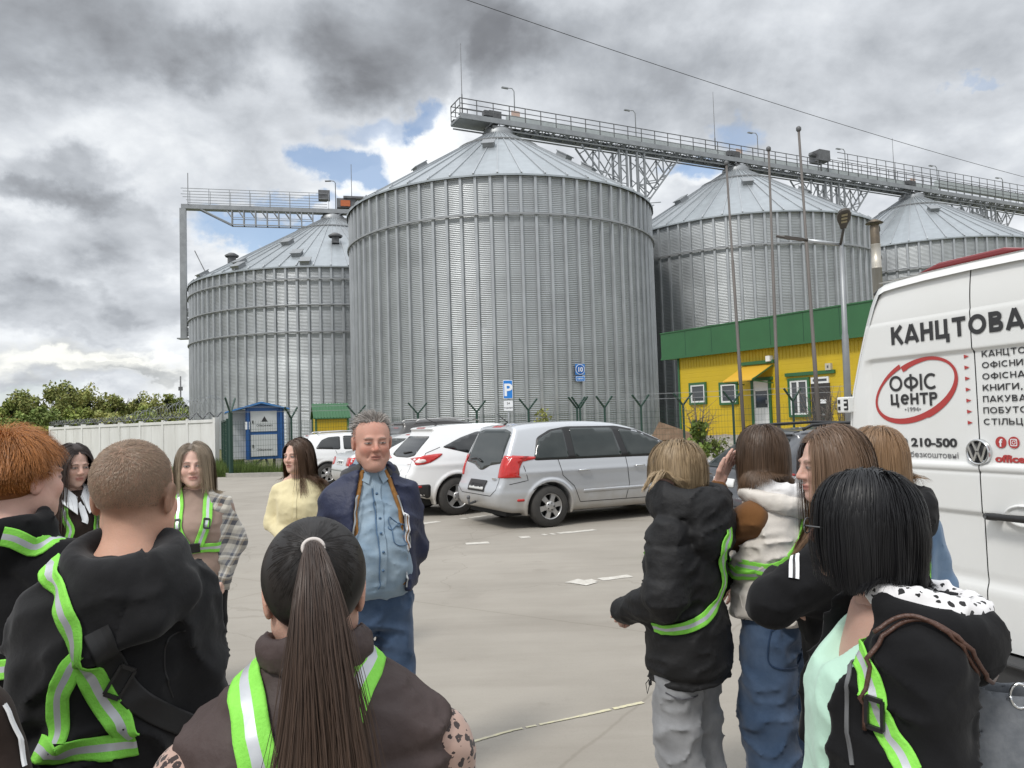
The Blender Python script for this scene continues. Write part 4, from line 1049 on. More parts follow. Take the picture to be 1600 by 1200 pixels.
for px, lab in ((1092, 'bare leafless bush in front of the two small windows'), (1285, 'bare leafless bush before the dark door'), (1318, 'bare tangled bush at the van end of the yellow wall')):
    q = at(px, 670, 25.6 if px < 1200 else 24.6); shrub(lab, 'bush', (q[0], q[1], .3), 1.0, 1.9, 0, None, px, name='bare_bush', twigs=16, tall=True)
q = at(1050, 665, 29.5)
t = thing('rusty_sheet', 'rusty brown sheet leaning on the rubble left of the yellow building', 'metal sheet', (q[0], q[1], .55), math.radians(-30))
mb = MB(); mb.box((0, 0, .35), (.75, .03, .42), np.array(Matrix.Rotation(.35, 3, 'Y') @ Matrix.Rotation(-.5, 3, 'X'))); bevel(mb.build('sheet', mat('rust', (.13, .08, .05), .9, c2=(.22, .15, .10), ns=4, nd=7), t), .01)
mb = MB(); mb.bar((-.6, .1, 0), (.5, .25, .5), .05); mb.build('stick', M_BARK, t)
# loose rubble lumps
rs = np.random.RandomState(4); mb = MB()
for k in range(70):
    q = at(1000+rs.rand()*75, 660, 27.6+rs.rand()*4.5); r = .06+.16*rs.rand(); a, b, c = rs.rand(3)*3
    mb.box((q[0], q[1], max(0, float(emb(np.array(q[0]), np.array(q[1]))))+.04), (r, r*.7, r*.5), np.array(Matrix.Rotation(a, 3, 'Z') @ Matrix.Rotation(b, 3, 'X')))
tag(mb.build('rubble', M_RUBBLE), kind='stuff')
# grass: verge before the wall and tufts round the fence corner
def grass(name, spots, n, h, seed):
    rs = np.random.RandomState(seed); P = np.concatenate([np.stack([cx+(rs.rand(int(n*k))-.5)*2*wx, cy+(rs.rand(int(n*k))-.5)*2*wy], 1) for cx, cy, wx, wy, k in spots]); N = len(P)
    a = rs.rand(N)*2*PI; w = .006+.01*rs.rand(N); hh = h*(.4+rs.rand(N)); lean = .5*hh*rs.rand(N); b = rs.rand(N)*2*PI
    V = np.zeros((N, 3, 3)); V[:, 0, :2] = P-np.stack([np.cos(a), np.sin(a)], 1)*w[:, None]; V[:, 1, :2] = P+np.stack([np.cos(a), np.sin(a)], 1)*w[:, None]
    V[:, 2, :2] = P+np.stack([np.cos(b), np.sin(b)], 1)*lean[:, None]; V[:, 2, 2] = hh; V[:, :2, 2] = -.03
    tn = .6+.8*rs.rand(N); A = np.repeat(np.stack([tn*.115, tn*.165, tn*.045], 1), 3, 0)
    o = mesh_obj(name, np_mesh(name, V.reshape(-1, 3), np.arange(3*N).reshape(-1, 3), False, A), M_L1); return tag(o, kind='stuff')
c0 = fpts[0]
grass('verge_grass', [(-19, 34, 6.0, 6.0, 1.0), (-26, 34, 9, 8, 1.0), (-16.5, 30.5, 2.4, 2.8, .5)], 26000, .16, 2)
grass('weeds', [(c0[0]-.1, c0[1]+.5, .9, .35, .25), (c0[0]-.9, c0[1]+2.0, .7, 1.2, .3), (wa[0]+.6, wa[1]-.6, 1.0, .4, .3), (c0[0]+1.2, c0[1]+.8, 1.2, .4, .2)], 6000, .42, 12)
# ------------------------------------------------------------------ implicit surfaces (numpy) -> mesh
def smin(a, b, k):
    h = np.clip(.5+.5*(b-a)/k, 0, 1); return b+(a-b)*h-k*h*(1-h)
def smax(a, b, k): return -smin(-a, -b, k)
def s_ell(P, c, r, R=None):
    q = P-np.asarray(c, np.float32)
    if R is not None: q = q @ np.asarray(R, np.float32)
    r = np.asarray(r, np.float32); k0 = np.linalg.norm(q/r, axis=1); k1 = np.linalg.norm(q/(r*r), axis=1)+1e-9
    return k0*(k0-1)/k1
def s_cap(P, a, b, r1, r2=None):
    """capsule whose radius runs from r1 to r2"""
    a = np.asarray(a, np.float32); b = np.asarray(b, np.float32); r2 = r1 if r2 is None else r2
    ba = b-a; h = np.clip(((P-a) @ ba)/(ba @ ba+1e-12), 0, 1)
    return np.linalg.norm(P-a-h[:, None]*ba, axis=1)-(r1+(r2-r1)*h)
def s_box(P, c, h, r=0.0, R=None):
    q = P-np.asarray(c, np.float32)
    if R is not None: q = q @ np.asarray(R, np.float32)
    q = np.abs(q)-np.asarray(h, np.float32)+r
    return np.linalg.norm(np.maximum(q, 0), axis=1)+np.minimum(q.max(1), 0)-r
def s_chain(P, pts, rad, k=.02):
    d = None
    for i in range(len(pts)-1):
        e = s_cap(P, pts[i], pts[i+1], rad[i], rad[i+1]); d = e if d is None else smin(d, e, k)
    return d
def s_poly(X, Z, poly):
    """signed distance to a 2-D polygon"""
    d = np.full(X.shape, 1e9, np.float32); s = np.ones(X.shape, np.float32); n = len(poly)
    for i in range(n):
        ax, az = poly[i]; bx, bz = poly[i-1]
        ex, ez = bx-ax, bz-az; wx, wz = X-ax, Z-az
        h = np.clip((wx*ex+wz*ez)/(ex*ex+ez*ez+1e-12), 0, 1)
        d = np.minimum(d, (wx-ex*h)**2+(wz-ez*h)**2)
        c1 = Z >= az; c2 = Z < bz; c3 = ex*wz > ez*wx
        flip = (c1 & c2 & c3) | (~c1 & ~c2 & ~c3); s = np.where(flip, -s, s)
    return s*np.sqrt(d)
def polygonise(f, lo, hi, h, blk=6, relax=2):
    """naive surface nets on a block-sparse grid; returns V, quads"""
    lo = np.asarray(lo, float); hi = np.asarray(hi, float)
    nb = np.maximum(1, np.ceil((hi-lo)/(h*blk)).astype(int)); n = nb*blk+1
    B = h*blk
    g = [lo[i]+B*(np.arange(nb[i])+.5) for i in range(3)]
    C = np.stack(np.meshgrid(*g, indexing='ij'), -1).reshape(-1, 3).astype(np.float32)
    dc = f(C); act = np.abs(dc) < B*1.25
    D = np.full(tuple(n), 1.0, np.float32)
    sg = np.where(dc < 0, -1.0, 1.0).reshape(nb).astype(np.float32)
    D[:-1, :-1, :-1] = np.repeat(np.repeat(np.repeat(sg, blk, 0), blk, 1), blk, 2)
    D *= B
    mask = np.zeros(tuple(n), bool)
    am = act.reshape(nb)
    m = np.repeat(np.repeat(np.repeat(am, blk, 0), blk, 1), blk, 2)
    for dx in (0, 1):
        for dy in (0, 1):
            for dz in (0, 1): mask[dx:dx+m.shape[0], dy:dy+m.shape[1], dz:dz+m.shape[2]] |= m
    idx = np.argwhere(mask)
    if len(idx):
        P = (lo+idx*h).astype(np.float32); out = np.empty(len(P), np.float32)
        for s in range(0, len(P), 400000): out[s:s+400000] = f(P[s:s+400000])
        D[mask] = out
    D[0] = np.maximum(D[0], 1e-4); D[-1] = np.maximum(D[-1], 1e-4); D[:, 0] = np.maximum(D[:, 0], 1e-4); D[:, -1] = np.maximum(D[:, -1], 1e-4); D[:, :, 0] = np.maximum(D[:, :, 0], 1e-4); D[:, :, -1] = np.maximum(D[:, :, -1], 1e-4)
    S = D < 0
    cs = S[:-1, :-1, :-1].astype(np.int8)
    tot = np.zeros_like(cs)
    for dx in (0, 1):
        for dy in (0, 1):
            for dz in (0, 1): tot += S[dx:n[0]-1+dx, dy:n[1]-1+dy, dz:n[2]-1+dz]
    cell = (tot > 0) & (tot < 8)
    ci = np.argwhere(cell); vid = np.full(cell.shape, -1, np.int32); vid[cell] = np.arange(len(ci))
    acc = np.zeros((len(ci), 3)); cnt = np.zeros(len(ci))
    corners = [(dx, dy, dz) for dx in (0, 1) for dy in (0, 1) for dz in (0, 1)]
    cv = {c: D[ci[:, 0]+c[0], ci[:, 1]+c[1], ci[:, 2]+c[2]] for c in corners}
    for c in corners:
        for ax in range(3):
            if c[ax] == 0:
                e = list(c); e[ax] = 1; e = tuple(e); a, b = cv[c], cv[e]; x = (a < 0) != (b < 0)
                t = np.where(x, a/np.where(x, a-b, 1), 0); p = np.tile(np.array(c, float), (len(ci), 1)); p[:, ax] += t
                acc[x] += p[x]; cnt[x] += 1
    V = lo + h*(ci + acc/np.maximum(cnt, 1)[:, None])
    Fq = []
    for ax in range(3):
        b, c = (ax+1) % 3, (ax+2) % 3
        sl0 = [slice(None)]*3; sl1 = [slice(None)]*3; sl0[ax] = slice(0, -1); sl1[ax] = slice(1, None)
        cr = S[tuple(sl0)] != S[tuple(sl1)]; e = np.argwhere(cr)
        e = e[(e[:, b] > 0) & (e[:, c] > 0) & (e[:, b] < n[b]-1) & (e[:, c] < n[c]-1)]
        ins = S[e[:, 0], e[:, 1], e[:, 2]]
        def v(db, dc_): q = e.copy(); q[:, b] -= db; q[:, c] -= dc_; return vid[q[:, 0], q[:, 1], q[:, 2]]
        Q = np.stack([v(1, 1), v(0, 1), v(0, 0), v(1, 0)], 1); Q[~ins] = Q[~ins][:, ::-1]; Fq.append(Q)
    F = np.concatenate(Fq); F = F[(F >= 0).all(1)]
    for _ in range(relax):                                    # light Laplacian smoothing
        A = np.zeros_like(V); k = np.zeros(len(V))
        for i in range(4):
            np.add.at(A, F[:, i], V[F[:, (i+1) % 4]]+V[F[:, (i+3) % 4]]); np.add.at(k, F[:, i], 2)
        V = V*.5+.5*A/np.maximum(k, 1)[:, None]
    return V, F
def grad(f, P, e=.004):
    P = np.asarray(P, np.float32); g = np.empty_like(P)
    for i in range(3):
        d = np.zeros(3, np.float32); d[i] = e; g[:, i] = f(P+d)-f(P-d)
    return g/(np.linalg.norm(g, axis=1)[:, None]+1e-9)
def snap(f, P, off=0.0, it=6, e=.004):
    P = np.asarray(P, np.float32).copy()
    for _ in range(it):
        d = f(P)-off; P -= grad(f, P, e)*np.clip(d, -.05, .05)[:, None]*.9
    return P
def n3(P, s, seed=0):
    """smooth 3-D value noise, 0..1"""
    p = P/s+seed*17.31; i = np.floor(p).astype(np.int64); f = (p-i).astype(np.float32); f = f*f*(3-2*f)
    def h(a, b, c):
        v = (a*73856093) ^ (b*19349663) ^ (c*83492791) ^ (seed*2654435); v = (v ^ (v >> 13))*1274126177; return ((v ^ (v >> 16)) & 0xffff).astype(np.float32)/65535
    r = 0
    for dx in (0, 1):
        for dy in (0, 1):
            for dz in (0, 1):
                w = (f[:, 0] if dx else 1-f[:, 0])*(f[:, 1] if dy else 1-f[:, 1])*(f[:, 2] if dz else 1-f[:, 2]); r = r+w*h(i[:, 0]+dx, i[:, 1]+dy, i[:, 2]+dz)
    return r
def fbm(P, s, seed=0, o=3): return sum(n3(P, s/2**k, seed+k)*.5**k for k in range(o))/sum(.5**k for k in range(o))

# patches of 2-D outline thrown onto an implicit surface along an axis
def poly_fill(poly, step):
    pts = [];
    n = len(poly)
    for i in range(n):
        a = np.array(poly[i], float); b = np.array(poly[(i+1) % n], float); k = max(1, int(np.linalg.norm(b-a)/step))
        pts += [tuple(a+(b-a)*j/k) for j in range(k)]
    P = np.array(poly); lo, hi = P.min(0), P.max(0)
    nb = len(pts); edges = [(i, (i+1) % nb) for i in range(nb)]
    gx, gz = np.meshgrid(np.arange(lo[0]+step/2, hi[0], step), np.arange(lo[1]+step/2, hi[1], step)); G = np.stack([gx.ravel(), gz.ravel()], 1)
    if len(G):
        d = s_poly(G[:, 0], G[:, 1], poly); G = G[d < -step*.35]
    r = delaunay_2d_cdt([Vector(p) for p in pts]+[Vector(p) for p in G], edges, [], 2, 1e-5)
    bset = set(); 
    return np.array([tuple(v) for v in r[0]]), [tuple(f) for f in r[2]]
def smooth_poly(poly, it=2):
    P = np.array(poly, float)
    for _ in range(it): Q = np.roll(P, -1, 0); P = np.stack([.75*P+.25*Q, .25*P+.75*Q], 1).reshape(-1, 2)
    return [tuple(p) for p in P]
def round_poly(poly, r=.03, n=3):
    P = [np.array(p, float) for p in poly]; out = []
    for i, p in enumerate(P):
        a = P[i-1]-p; b = P[(i+1) % len(P)]-p; la, lb = np.linalg.norm(a), np.linalg.norm(b); t = min(r, la*.45, lb*.45)
        A, B = p+a/la*t, p+b/lb*t
        for k in range(n+1): s = k/n; out.append(tuple((1-s)**2*A+2*s*(1-s)*p+s*s*B))
    return out
def cast(f, P, d, steps=40):
    """march points along direction d onto the surface"""
    P = np.asarray(P, np.float32).copy(); d = np.asarray(d, np.float32)
    for _ in range(steps): P += d*(np.clip(f(P), -.05, .3)*.7)[:, None]
    return P
def patch(name, f, poly, axis, side, m, parent, step=.05, lift=.004, start=2.0, thick=.012, swap=False):
    """axis 'y': polygon in (x,z) seen from side*y; axis 'x': polygon in (y,z) seen from side*x; axis 'z': polygon in (x,y) from above"""
    V2, F = poly_fill(poly, step)
    n = len(V2); P = np.zeros((n, 3)); k = {'x': 0, 'y': 1, 'z': 2}[axis]; o = [i for i in range(3) if i != k]
    P[:, o[0]] = V2[:, 0]; P[:, o[1]] = V2[:, 1]; P[:, k] = side*start
    d = np.zeros(3); d[k] = -side
    Q = cast(f, P, d); hit = np.abs(f(Q.astype(np.float32))) < .022; F = [fa for fa in F if all(hit[i] for i in fa)]
    N_ = grad(f, Q, .01); Q = Q+N_*lift
    # skirt: boundary edges dropped inwards so the piece has an edge
    cnt = {}
    for fa in F:
        for i in range(len(fa)): e = (fa[i], fa[(i+1) % len(fa)]); cnt[tuple(sorted(e))] = cnt.get(tuple(sorted(e)), 0)+1
    V = [tuple(q) for q in Q]; FF = list(F); low = {}
    def lowv(i):
        if i not in low: low[i] = len(V); V.append(tuple(Q[i]-N_[i]*thick))
        return low[i]
    for fa in F:
        for i in range(len(fa)):
            a, b = fa[i], fa[(i+1) % len(fa)]
            if cnt[tuple(sorted((a, b)))] == 1: FF.append((b, a, lowv(a), lowv(b)))
    me = bpy.data.meshes.new(name); me.from_pydata(V, [], FF); me.update()
    bm = bmesh.new(); bm.from_mesh(me); bmesh.ops.recalc_face_normals(bm, faces=bm.faces)
    bm.to_mesh(me); bm.free()
    # face outward
    if len(me.polygons) and (np.array(me.polygons[0].normal) @ N_[F[0][0]]) < 0: me.flip_normals()
    nf = len(F); me.polygons.foreach_set('use_smooth', [i < nf for i in range(len(FF))])
    return mesh_obj(name, me, m, parent)
def strip_on(mb, f, pts, w, axis, side, lift=.003, start=2.0, step=.06):
    """thin line (panel gap) laid along a 2-D polyline thrown onto the surface"""
    L = []
    for a, b in zip(pts[:-1], pts[1:]):
        a = np.array(a, float); b = np.array(b, float); k = max(1, int(np.linalg.norm(b-a)/step)); L += [a+(b-a)*j/k for j in range(k)]
    L.append(np.array(pts[-1], float)); L = np.array(L)
    T = np.gradient(L, axis=0); T /= np.linalg.norm(T, axis=1)[:, None]+1e-9; Nn = np.stack([-T[:, 1], T[:, 0]], 1)*w/2
    k = {'x': 0, 'y': 1, 'z': 2}[axis]; o = [i for i in range(3) if i != k]; d = np.zeros(3); d[k] = -side
    R = []
    for s in (1, -1):
        P = np.zeros((len(L), 3)); P[:, o[0]] = (L+s*Nn)[:, 0]; P[:, o[1]] = (L+s*Nn)[:, 1]; P[:, k] = side*start
        Q = cast(f, P, d); R.append(Q+grad(f, Q, .01)*lift)
    n = len(L); V = np.concatenate(R); F = [(i, i+1, n+i+1, n+i) for i in range(n-1)]
    mb.add(V, F)
# ------------------------------------------------------------------ cars
M_TYRE = mat('tyre_rubber', (.030, .029, .028), .85, c2=(.05, .047, .043), ns=6, bump=.3, bs=60)
M_ALLOY = mat('alloy', (.50, .50, .50), .35, .7, c2=(.42, .41, .40), ns=5)
M_WELL = mat('wheel_well', (.012, .012, .012), .9)
M_CGLASS = mat('car_glass', (.014, .020, .020), .04, spec=.62, c2=(.034, .042, .041), ns=1.6)
M_CGLASSD = mat('car_glass_dark', (.010, .012, .013), .05, spec=.8)
M_TRIM = mat('car_black_trim', (.014, .014, .015), .45)
M_GAP = mat('panel_gap', (.015, .015, .016), .8)
M_RED = mat('tail_red', (.55, .018, .015), .16, c2=(.40, .012, .010), ns=12, coat=.6)
M_CLEAR = mat('lamp_clear', (.72, .62, .60), .15, coat=.6)
M_CHROME = mat('chrome', (.62, .63, .64), .15, .9)
M_PLATEW = mat('plate_white', (.72, .73, .72), .4)
def paint(name, c, metal=0.0, dirt=(.35, .31, .25), dirt_h=.55, rough=.28):
    m = mat(name, c, rough, metal, coat=.7); nt, p = nodes_of(m); N = nt.nodes.new; L = nt.links.new
    tc = N('ShaderNodeTexCoord'); sep = N('ShaderNodeSeparateXYZ'); L(tc.outputs['Object'], sep.inputs[0])
    ns = N('ShaderNodeTexNoise'); L(tc.outputs['Object'], ns.inputs[0]); ns.inputs['Scale'].default_value = 3; ns.inputs['Detail'].default_value = 7
    a = N('ShaderNodeMath'); a.operation = 'MULTIPLY_ADD'; L(ns.outputs[0], a.inputs[0]); a.inputs[1].default_value = .5; L(sep.outputs[2], a.inputs[2])
    r = N('ShaderNodeMapRange'); r.interpolation_type = 'SMOOTHSTEP'; L(a.outputs[0], r.inputs[0]); r.inputs[1].default_value = .25+.2; r.inputs[2].default_value = dirt_h+.35; r.inputs[3].default_value = .75; r.inputs[4].default_value = 0.06
    mx = N('ShaderNodeMix'); mx.data_type = 'RGBA'; L(r.outputs[0], mx.inputs[0]); mx.inputs[6].default_value = (*c, 1); mx.inputs[7].default_value = (*dirt, 1); L(mx.outputs[2], p.inputs['Base Color'])
    rr = N('ShaderNodeMapRange'); L(r.outputs[0], rr.inputs[0]); rr.inputs[3].default_value = rough; rr.inputs[4].default_value = .75; L(rr.outputs[0], p.inputs['Roughness'])
    rc = N('ShaderNodeMapRange'); L(r.outputs[0], rc.inputs[0]); rc.inputs[3].default_value = .7; rc.inputs[4].default_value = 0; L(rc.outputs[0], p.inputs['Coat Weight'])
    return m
M_SILVER = paint('silver_paint', (.52, .54, .57), .45); M_PWHITE = paint('white_paint', (.80, .81, .82)); M_PGREY = paint('dark_grey_paint', (.055, .062, .075), .3); M_PBLACK = paint('black_paint', (.012, .012, .014)); M_SILVER2 = paint('pale_silver_paint', (.58, .60, .61), .35)

def wheel(t, x, y, R, w, side, spokes=6, name='wheel', simple=False):
    """wheel with tyre and rim; axle along y, outer face towards side*y"""
    mb = MB(); r2 = R*.64
    mb.lathe([(r2, -w/2), (R*.93, -w/2+.005), (R*.985, -w/2+.03), (R, -w/4), (R, w/4), (R*.985, w/2-.03), (R*.93, w/2-.005), (r2+.02, w/2-.012), (r2, w/2-.03), (r2-.005, -w/2)], c=(0, 0, 0), n=40, axis='y')
    o = mb.build(name, M_TYRE, t); o.location = (x, y, R)
    mb = MB(); s = side
    mb.lathe([(r2*.98, s*(w/2-.02)), (r2*.90, s*(w/2-.03)), (r2*.86, s*(w/2-.10)), (.0, s*(w/2-.12))], n=36, axis='y', m=1)
    mb.lathe([(r2*1.0, s*(w/2-.035)), (r2*.99, s*(w/2-.008)), (r2*.92, s*(w/2-.015)), (r2*.88, s*(w/2-.05))], n=36, axis='y')
    for k in range(spokes):
        a = 2*PI*k/spokes+.2; e = np.array([math.cos(a), 0, math.sin(a)]); q = np.array([-e[2], 0, e[0]]); yo = np.array([0, s, 0])
        V = []
        for rr, hw, dp in ((.045, .05, .02), (r2*.55, .034, .018), (r2*.92, .046, .022)):
            c = e*rr + yo*(w/2-dp); V += [c-q*hw, c+q*hw, c+q*hw*.8-yo*.05, c-q*hw*.8-yo*.05]
        F = []
        for i in range(2):
            for j in range(4): F.append((i*4+j, i*4+(j+1) % 4, i*4+4+(j+1) % 4, i*4+4+j))
        F.append((8, 9, 10, 11)); mb.add(V, F)
    mb.lathe([(.085, s*(w/2-.035)), (.08, s*(w/2-.012)), (.03, s*(w/2-.005)), (0, s*(w/2-.004))], n=20, axis='y')
    mb.build('rim', [M_ALLOY, M_WELL], o)
    mb = MB()
    for k in range(5): a = 2*PI*k/5; mb.lathe([(.011, s*(w/2-.02)), (.011, s*(w/2-.001)), (0, s*(w/2-.001))], c=(.055*math.cos(a), 0, .055*math.sin(a)), n=8, axis='y')
    mb.build('wheel_nut', M_TRIM, o)
    return o
def car_sdf(sp):
    prof = smooth_poly(sp['prof'], 2); hw = sp['hw']; L = sp['L']
    zt = np.array([p[0] for p in sp['tumble']]); wt = np.array([p[1] for p in sp['tumble']])
    xt = np.array([p[0] for p in sp['plan']]); pt = np.array([p[1] for p in sp['plan']])
    zz = np.linspace(zt[0], zt[-1], 60); ww = np.interp(zz, zt, wt); ww = np.convolve(np.pad(ww, 4, 'edge'), np.ones(9)/9, 'valid')
    xx = np.linspace(xt[0], xt[-1], 90); pp = np.interp(xx, xt, pt); pp = np.convolve(np.pad(pp, 5, 'edge'), np.ones(11)/11, 'valid')
    def f(P):
        X, Y, Z = P[:, 0], P[:, 1], P[:, 2]
        d = s_poly(X, Z, prof)
        w = hw*np.interp(Z, zz, ww)*np.interp(X, xx, pp)
        s = np.abs(Y)-w
        for (z0, dep, wid) in sp.get('crease', ()): s = s - dep*np.exp(-((Z-z0)/wid)**2)
        d = smax(d, s*.96, sp.get('k', .10))
        for x in sp['axles']:
            c = np.sqrt((X-x)**2+(Z-sp['R'])**2)
            # flared lip, then the opening
            fl = np.maximum(np.abs(c-(sp['R']+.075))-.02, np.maximum(np.abs(Y)-(w+.008), .35-np.abs(Y))); fl = np.where(Z < sp['R']*.6, 1.0, fl)
            d = smin(d, fl, .05)
            d = smax(d, -np.maximum(c-(sp['R']+.055), .45-np.abs(Y)), .015)
        return d.astype(np.float32)
    return f
def build_car(sp, label, cat, loc, rz, body_m, group=None, h=.022, name='parked_car'):
    t = thing(name, label, cat, (*loc, 0.0), rz, group)
    f = car_sdf(sp); L = sp['L']; hw = sp['hw']
    V, F = polygonise(f, (-.12, -hw-.12, .10), (L+.12, hw+.12, sp['H']+.08), h, relax=1)
    V = snap(f, V, 0, 2, .01)
    mesh_obj('body', np_mesh('body', V, F), body_m, t)
    mb = MB(); mb.box((L*.5, 0, .34), (L*.46, hw*.72, .14)); mb.build('underbody', M_WELL, t)
    for x in sp['axles']:
        for s in (-1, 1):
            wheel(t, x, s*(hw*.985-.115), sp['R'], .215, s, sp.get('spokes', 6))
    for s in (-1, 1):
        for nm, poly, m in sp['side']:
            o = patch(nm, f, round_poly(poly, .05), 'y', s, m, t, step=.06, lift=sp.get('lift', .004) + (.003 if 'window' in nm else 0.0))
        mb = MB()
        for pl in sp['gaps']: strip_on(mb, f, pl, .010, 'y', s)
        mb.build('panel_gap', M_GAP, t)
        for x, z in sp['handles']:
            q = cast(f, np.array([[x, s*2.0, z]]), (0, -s, 0))[0]
            mb = MB(); mb.tube([q+(-.10, s*.012, 0), q+(-.08, s*.04, .005), q+(.08, s*.04, .008), q+(.10, s*.012, .0)], [.012, .014, .014, .012], 8); mb.build('door_handle', sp.get('handle_m', M_CHROME), t)
        if 'mirror' in sp:
            x, z = sp['mirror']; q = cast(f, np.array([[x, s*2.0, z]]), (0, -s, 0))[0]
            mb = MB(); c = q+(.0, s*.13, .02); V, F = polygonise(lambda P: s_ell(P, c, (.08, .12, .085)), c-.16, c+.16, .02); mb.add(V, F, 0, True); mb.bar(q-(0, s*.03, .03), c-(0, s*.05, .04), .06, .04); mb.build('mirror', body_m, t)
    for nm, poly, m in sp['rear']:
        patch(nm, f, round_poly(poly, .05 if 'window' in nm else .015), 'x', -1, m, t, step=.06, lift=.006 if 'plate' not in nm else .012, start=1.2)
    for nm, poly, m in sp.get('front', ()):
        patch(nm, f, poly, 'x', 1, m, t, step=.06, lift=.005, start=L+1.2)
    mb = MB()
    for pl in sp.get('rear_gaps', ()): strip_on(mb, f, pl, .010, 'x', -1, start=1.2)
    if mb.v: mb.build('panel_gap', M_GAP, t)
    return t, f
def plate_text(t, f, y0, z0, txt, hgt=.085):
    q = cast(f, np.array([[-1.2, y0, z0]]), (1, 0, 0))[0]
    g = grad(f, q[None], .02)[0]; up = np.array([0, 0, 1.0]); up -= g*(up@g); up /= np.linalg.norm(up); xd = np.cross(up, g)
    place_text('plate_text', txt, hgt, q+g*.016-up*hgt*.36, xd, up, M_INK, t, bold=.002, align='CENTER', width=.42)
# --- silver minivan
mpv = dict(L=4.53, H=1.62, hw=.92, R=.325, axles=(.86, 3.58), k=.09,
    prof=[(.04, .30), (-.02, .42), (-.02, .62), (.06, .74), (.10, .95), (.20, 1.20), (.36, 1.52), (.38, 1.60), (1.0, 1.645), (1.8, 1.645), (2.45, 1.57), (3.0, 1.36), (3.52, 1.06), (4.05, .95), (4.42, .78), (4.55, .55), (4.53, .30), (4.3, .22), (.4, .22)],
    tumble=[(.1, .90), (.35, .965), (.55, 1.0), (.80, 1.0), (1.0, .985), (1.2, .91), (1.45, .80), (1.6, .72), (1.8, .60)],
    plan=[(-.1, .82), (.05, .87), (.5, .965), (1.1, 1.0), (3.3, 1.0), (4.0, .95), (4.4, .84), (4.7, .70)], crease=[(.86, .010, .05), (.55, .008, .05)],
    side=[('quarter_window', [(.60, 1.07), (.74, 1.37), (1.00, 1.49), (1.22, 1.52), (1.22, 1.06)], M_CGLASS), ('window', [(1.34, 1.06), (1.34, 1.53), (2.16, 1.515), (2.24, 1.05)], M_CGLASS), ('window', [(2.36, 1.05), (2.28, 1.50), (2.62, 1.44), (3.04, 1.26), (3.28, 1.10), (3.22, 1.045)], M_CGLASS),
          ('pillar_trim', [(.60, 1.05), (.72, 1.40), (.98, 1.52), (1.3, 1.56), (2.25, 1.545), (2.66, 1.465), (3.10, 1.27), (3.36, 1.08), (3.26, 1.02)], M_TRIM),
          ('side_moulding', [(1.45, .50), (1.45, .555), (3.05, .555), (3.05, .50)], M_SILVER), ('side_reflector', [(.30, .43), (.30, .47), (.42, .47), (.42, .43)], M_RED)],
    gaps=[[(1.02, 1.05), (1.08, .80), (1.28, .62), (1.40, .36)], [(1.40, .36), (3.2, .34)], [(2.30, 1.04), (2.34, .60), (2.28, .35)], [(3.30, 1.03), (3.28, .40)], [(.42, .98), (.48, .75), (.18, .70)], [(.66, .66), (.56, .60), (.54, .44)]],
    handles=[(1.46, .86), (2.55, .88)], mirror=(3.12, 1.08),
    rear=[('rear_window', [(-.66, 1.02), (-.62, 1.50), (-.4, 1.545), (.4, 1.545), (.62, 1.50), (.66, 1.02), (.30, .98), (.06, .90), (-.06, .90), (-.30, .98)], M_CGLASS),
          ('brake_light', [(-.16, 1.575), (-.16, 1.60), (.16, 1.60), (.16, 1.575)], M_RED), ('number_plate', [(-.27, .60), (-.27, .72), (.27, .72), (.27, .60)], M_PLATEW), ('plate_surround', [(-.31, .57), (-.31, .745), (.31, .745), (.31, .57)], M_TRIM)],
    rear_gaps=[[(-.70, .98), (-.72, .62), (-.55, .52), (.55, .52), (.72, .62), (.70, .98)]])
MPV_RZ = math.radians(27)
def car_at(sp, wheel_px, wheel_py, rz, side=-1):
    """place so that the near rear wheel touches the ground at a photo pixel"""
    p = atz(wheel_px, wheel_py, 0); x, y = sp['axles'][0], side*(sp['hw']*.985-.115)*1.0 + side*.10
    c, s = math.cos(rz), math.sin(rz); return (p[0]-(c*x-s*y), p[1]-(s*x+c*y))
t, f = build_car(mpv, 'silver seven seat minivan with tall red tail lights, nearest in the row of parked cars', 'car', car_at(mpv, 862, 824, MPV_RZ), MPV_RZ, M_SILVER, 'cars parked in the row', h=.018)
for s in (-1, 1):                                             # tall lamps that wrap round the rear corner
    o = patch('tail_light', f, [(.10, .80), (.13, .98), (.26, 1.14), (.64, 1.105), (.62, 1.07), (.36, 1.03), (.33, .80)], 'y', s, M_RED, t, step=.04, lift=.009, thick=.02)
    o = patch('tail_light', f, [(s*.66, .80), (s*.665, 1.08), (s*.70, 1.14), (s*.83, 1.12), (s*.86, .80)] if s > 0 else [(s*.86, .80), (s*.83, 1.12), (s*.70, 1.14), (s*.665, 1.08), (s*.66, .80)], 'x', -1, M_RED, t, step=.04, lift=.009, start=1.2)
    patch('mud_flap', f, [(.50, .14), (.46, .36), (.56, .40), (.60, .14)], 'y', s, mat('dirty_flap', (.25, .22, .18), .9), t, step=.05, lift=.0)
plate_text(t, f, 0, .66, 'BK 4686 CA')
q = cast(f, np.array([[-1.2, .05, 1.03]]), (1, 0, 0))[0]; mb = MB(); mb.tube([q+(-.02, -.02, .0), q+(-.02, .18, .06), q+(-.005, .46, .03)], [.016, .012, .006], 6); mb.build('rear_wiper', M_TRIM, t)
mb = MB(); mb.tube([(-.02, .0, .40), (-.14, 0, .37), (-.15, 0, .46)], .022, 8); mb.lathe([(0, .44), (.025, .45), (.03, .475), (.02, .50), (0, .505)], c=(-.15, 0, 0), n=12); mb.bar((.2, -.5, .30), (.2, .5, .30), .06); mb.build('tow_bar', M_STEELD, t)
mb = MB(); mb.tube([(.55, .05, 1.61), (.62, .05, 1.65), (.42, .05, 1.80)], [.02, .012, .005], 6); mb.build('aerial', M_TRIM, t)
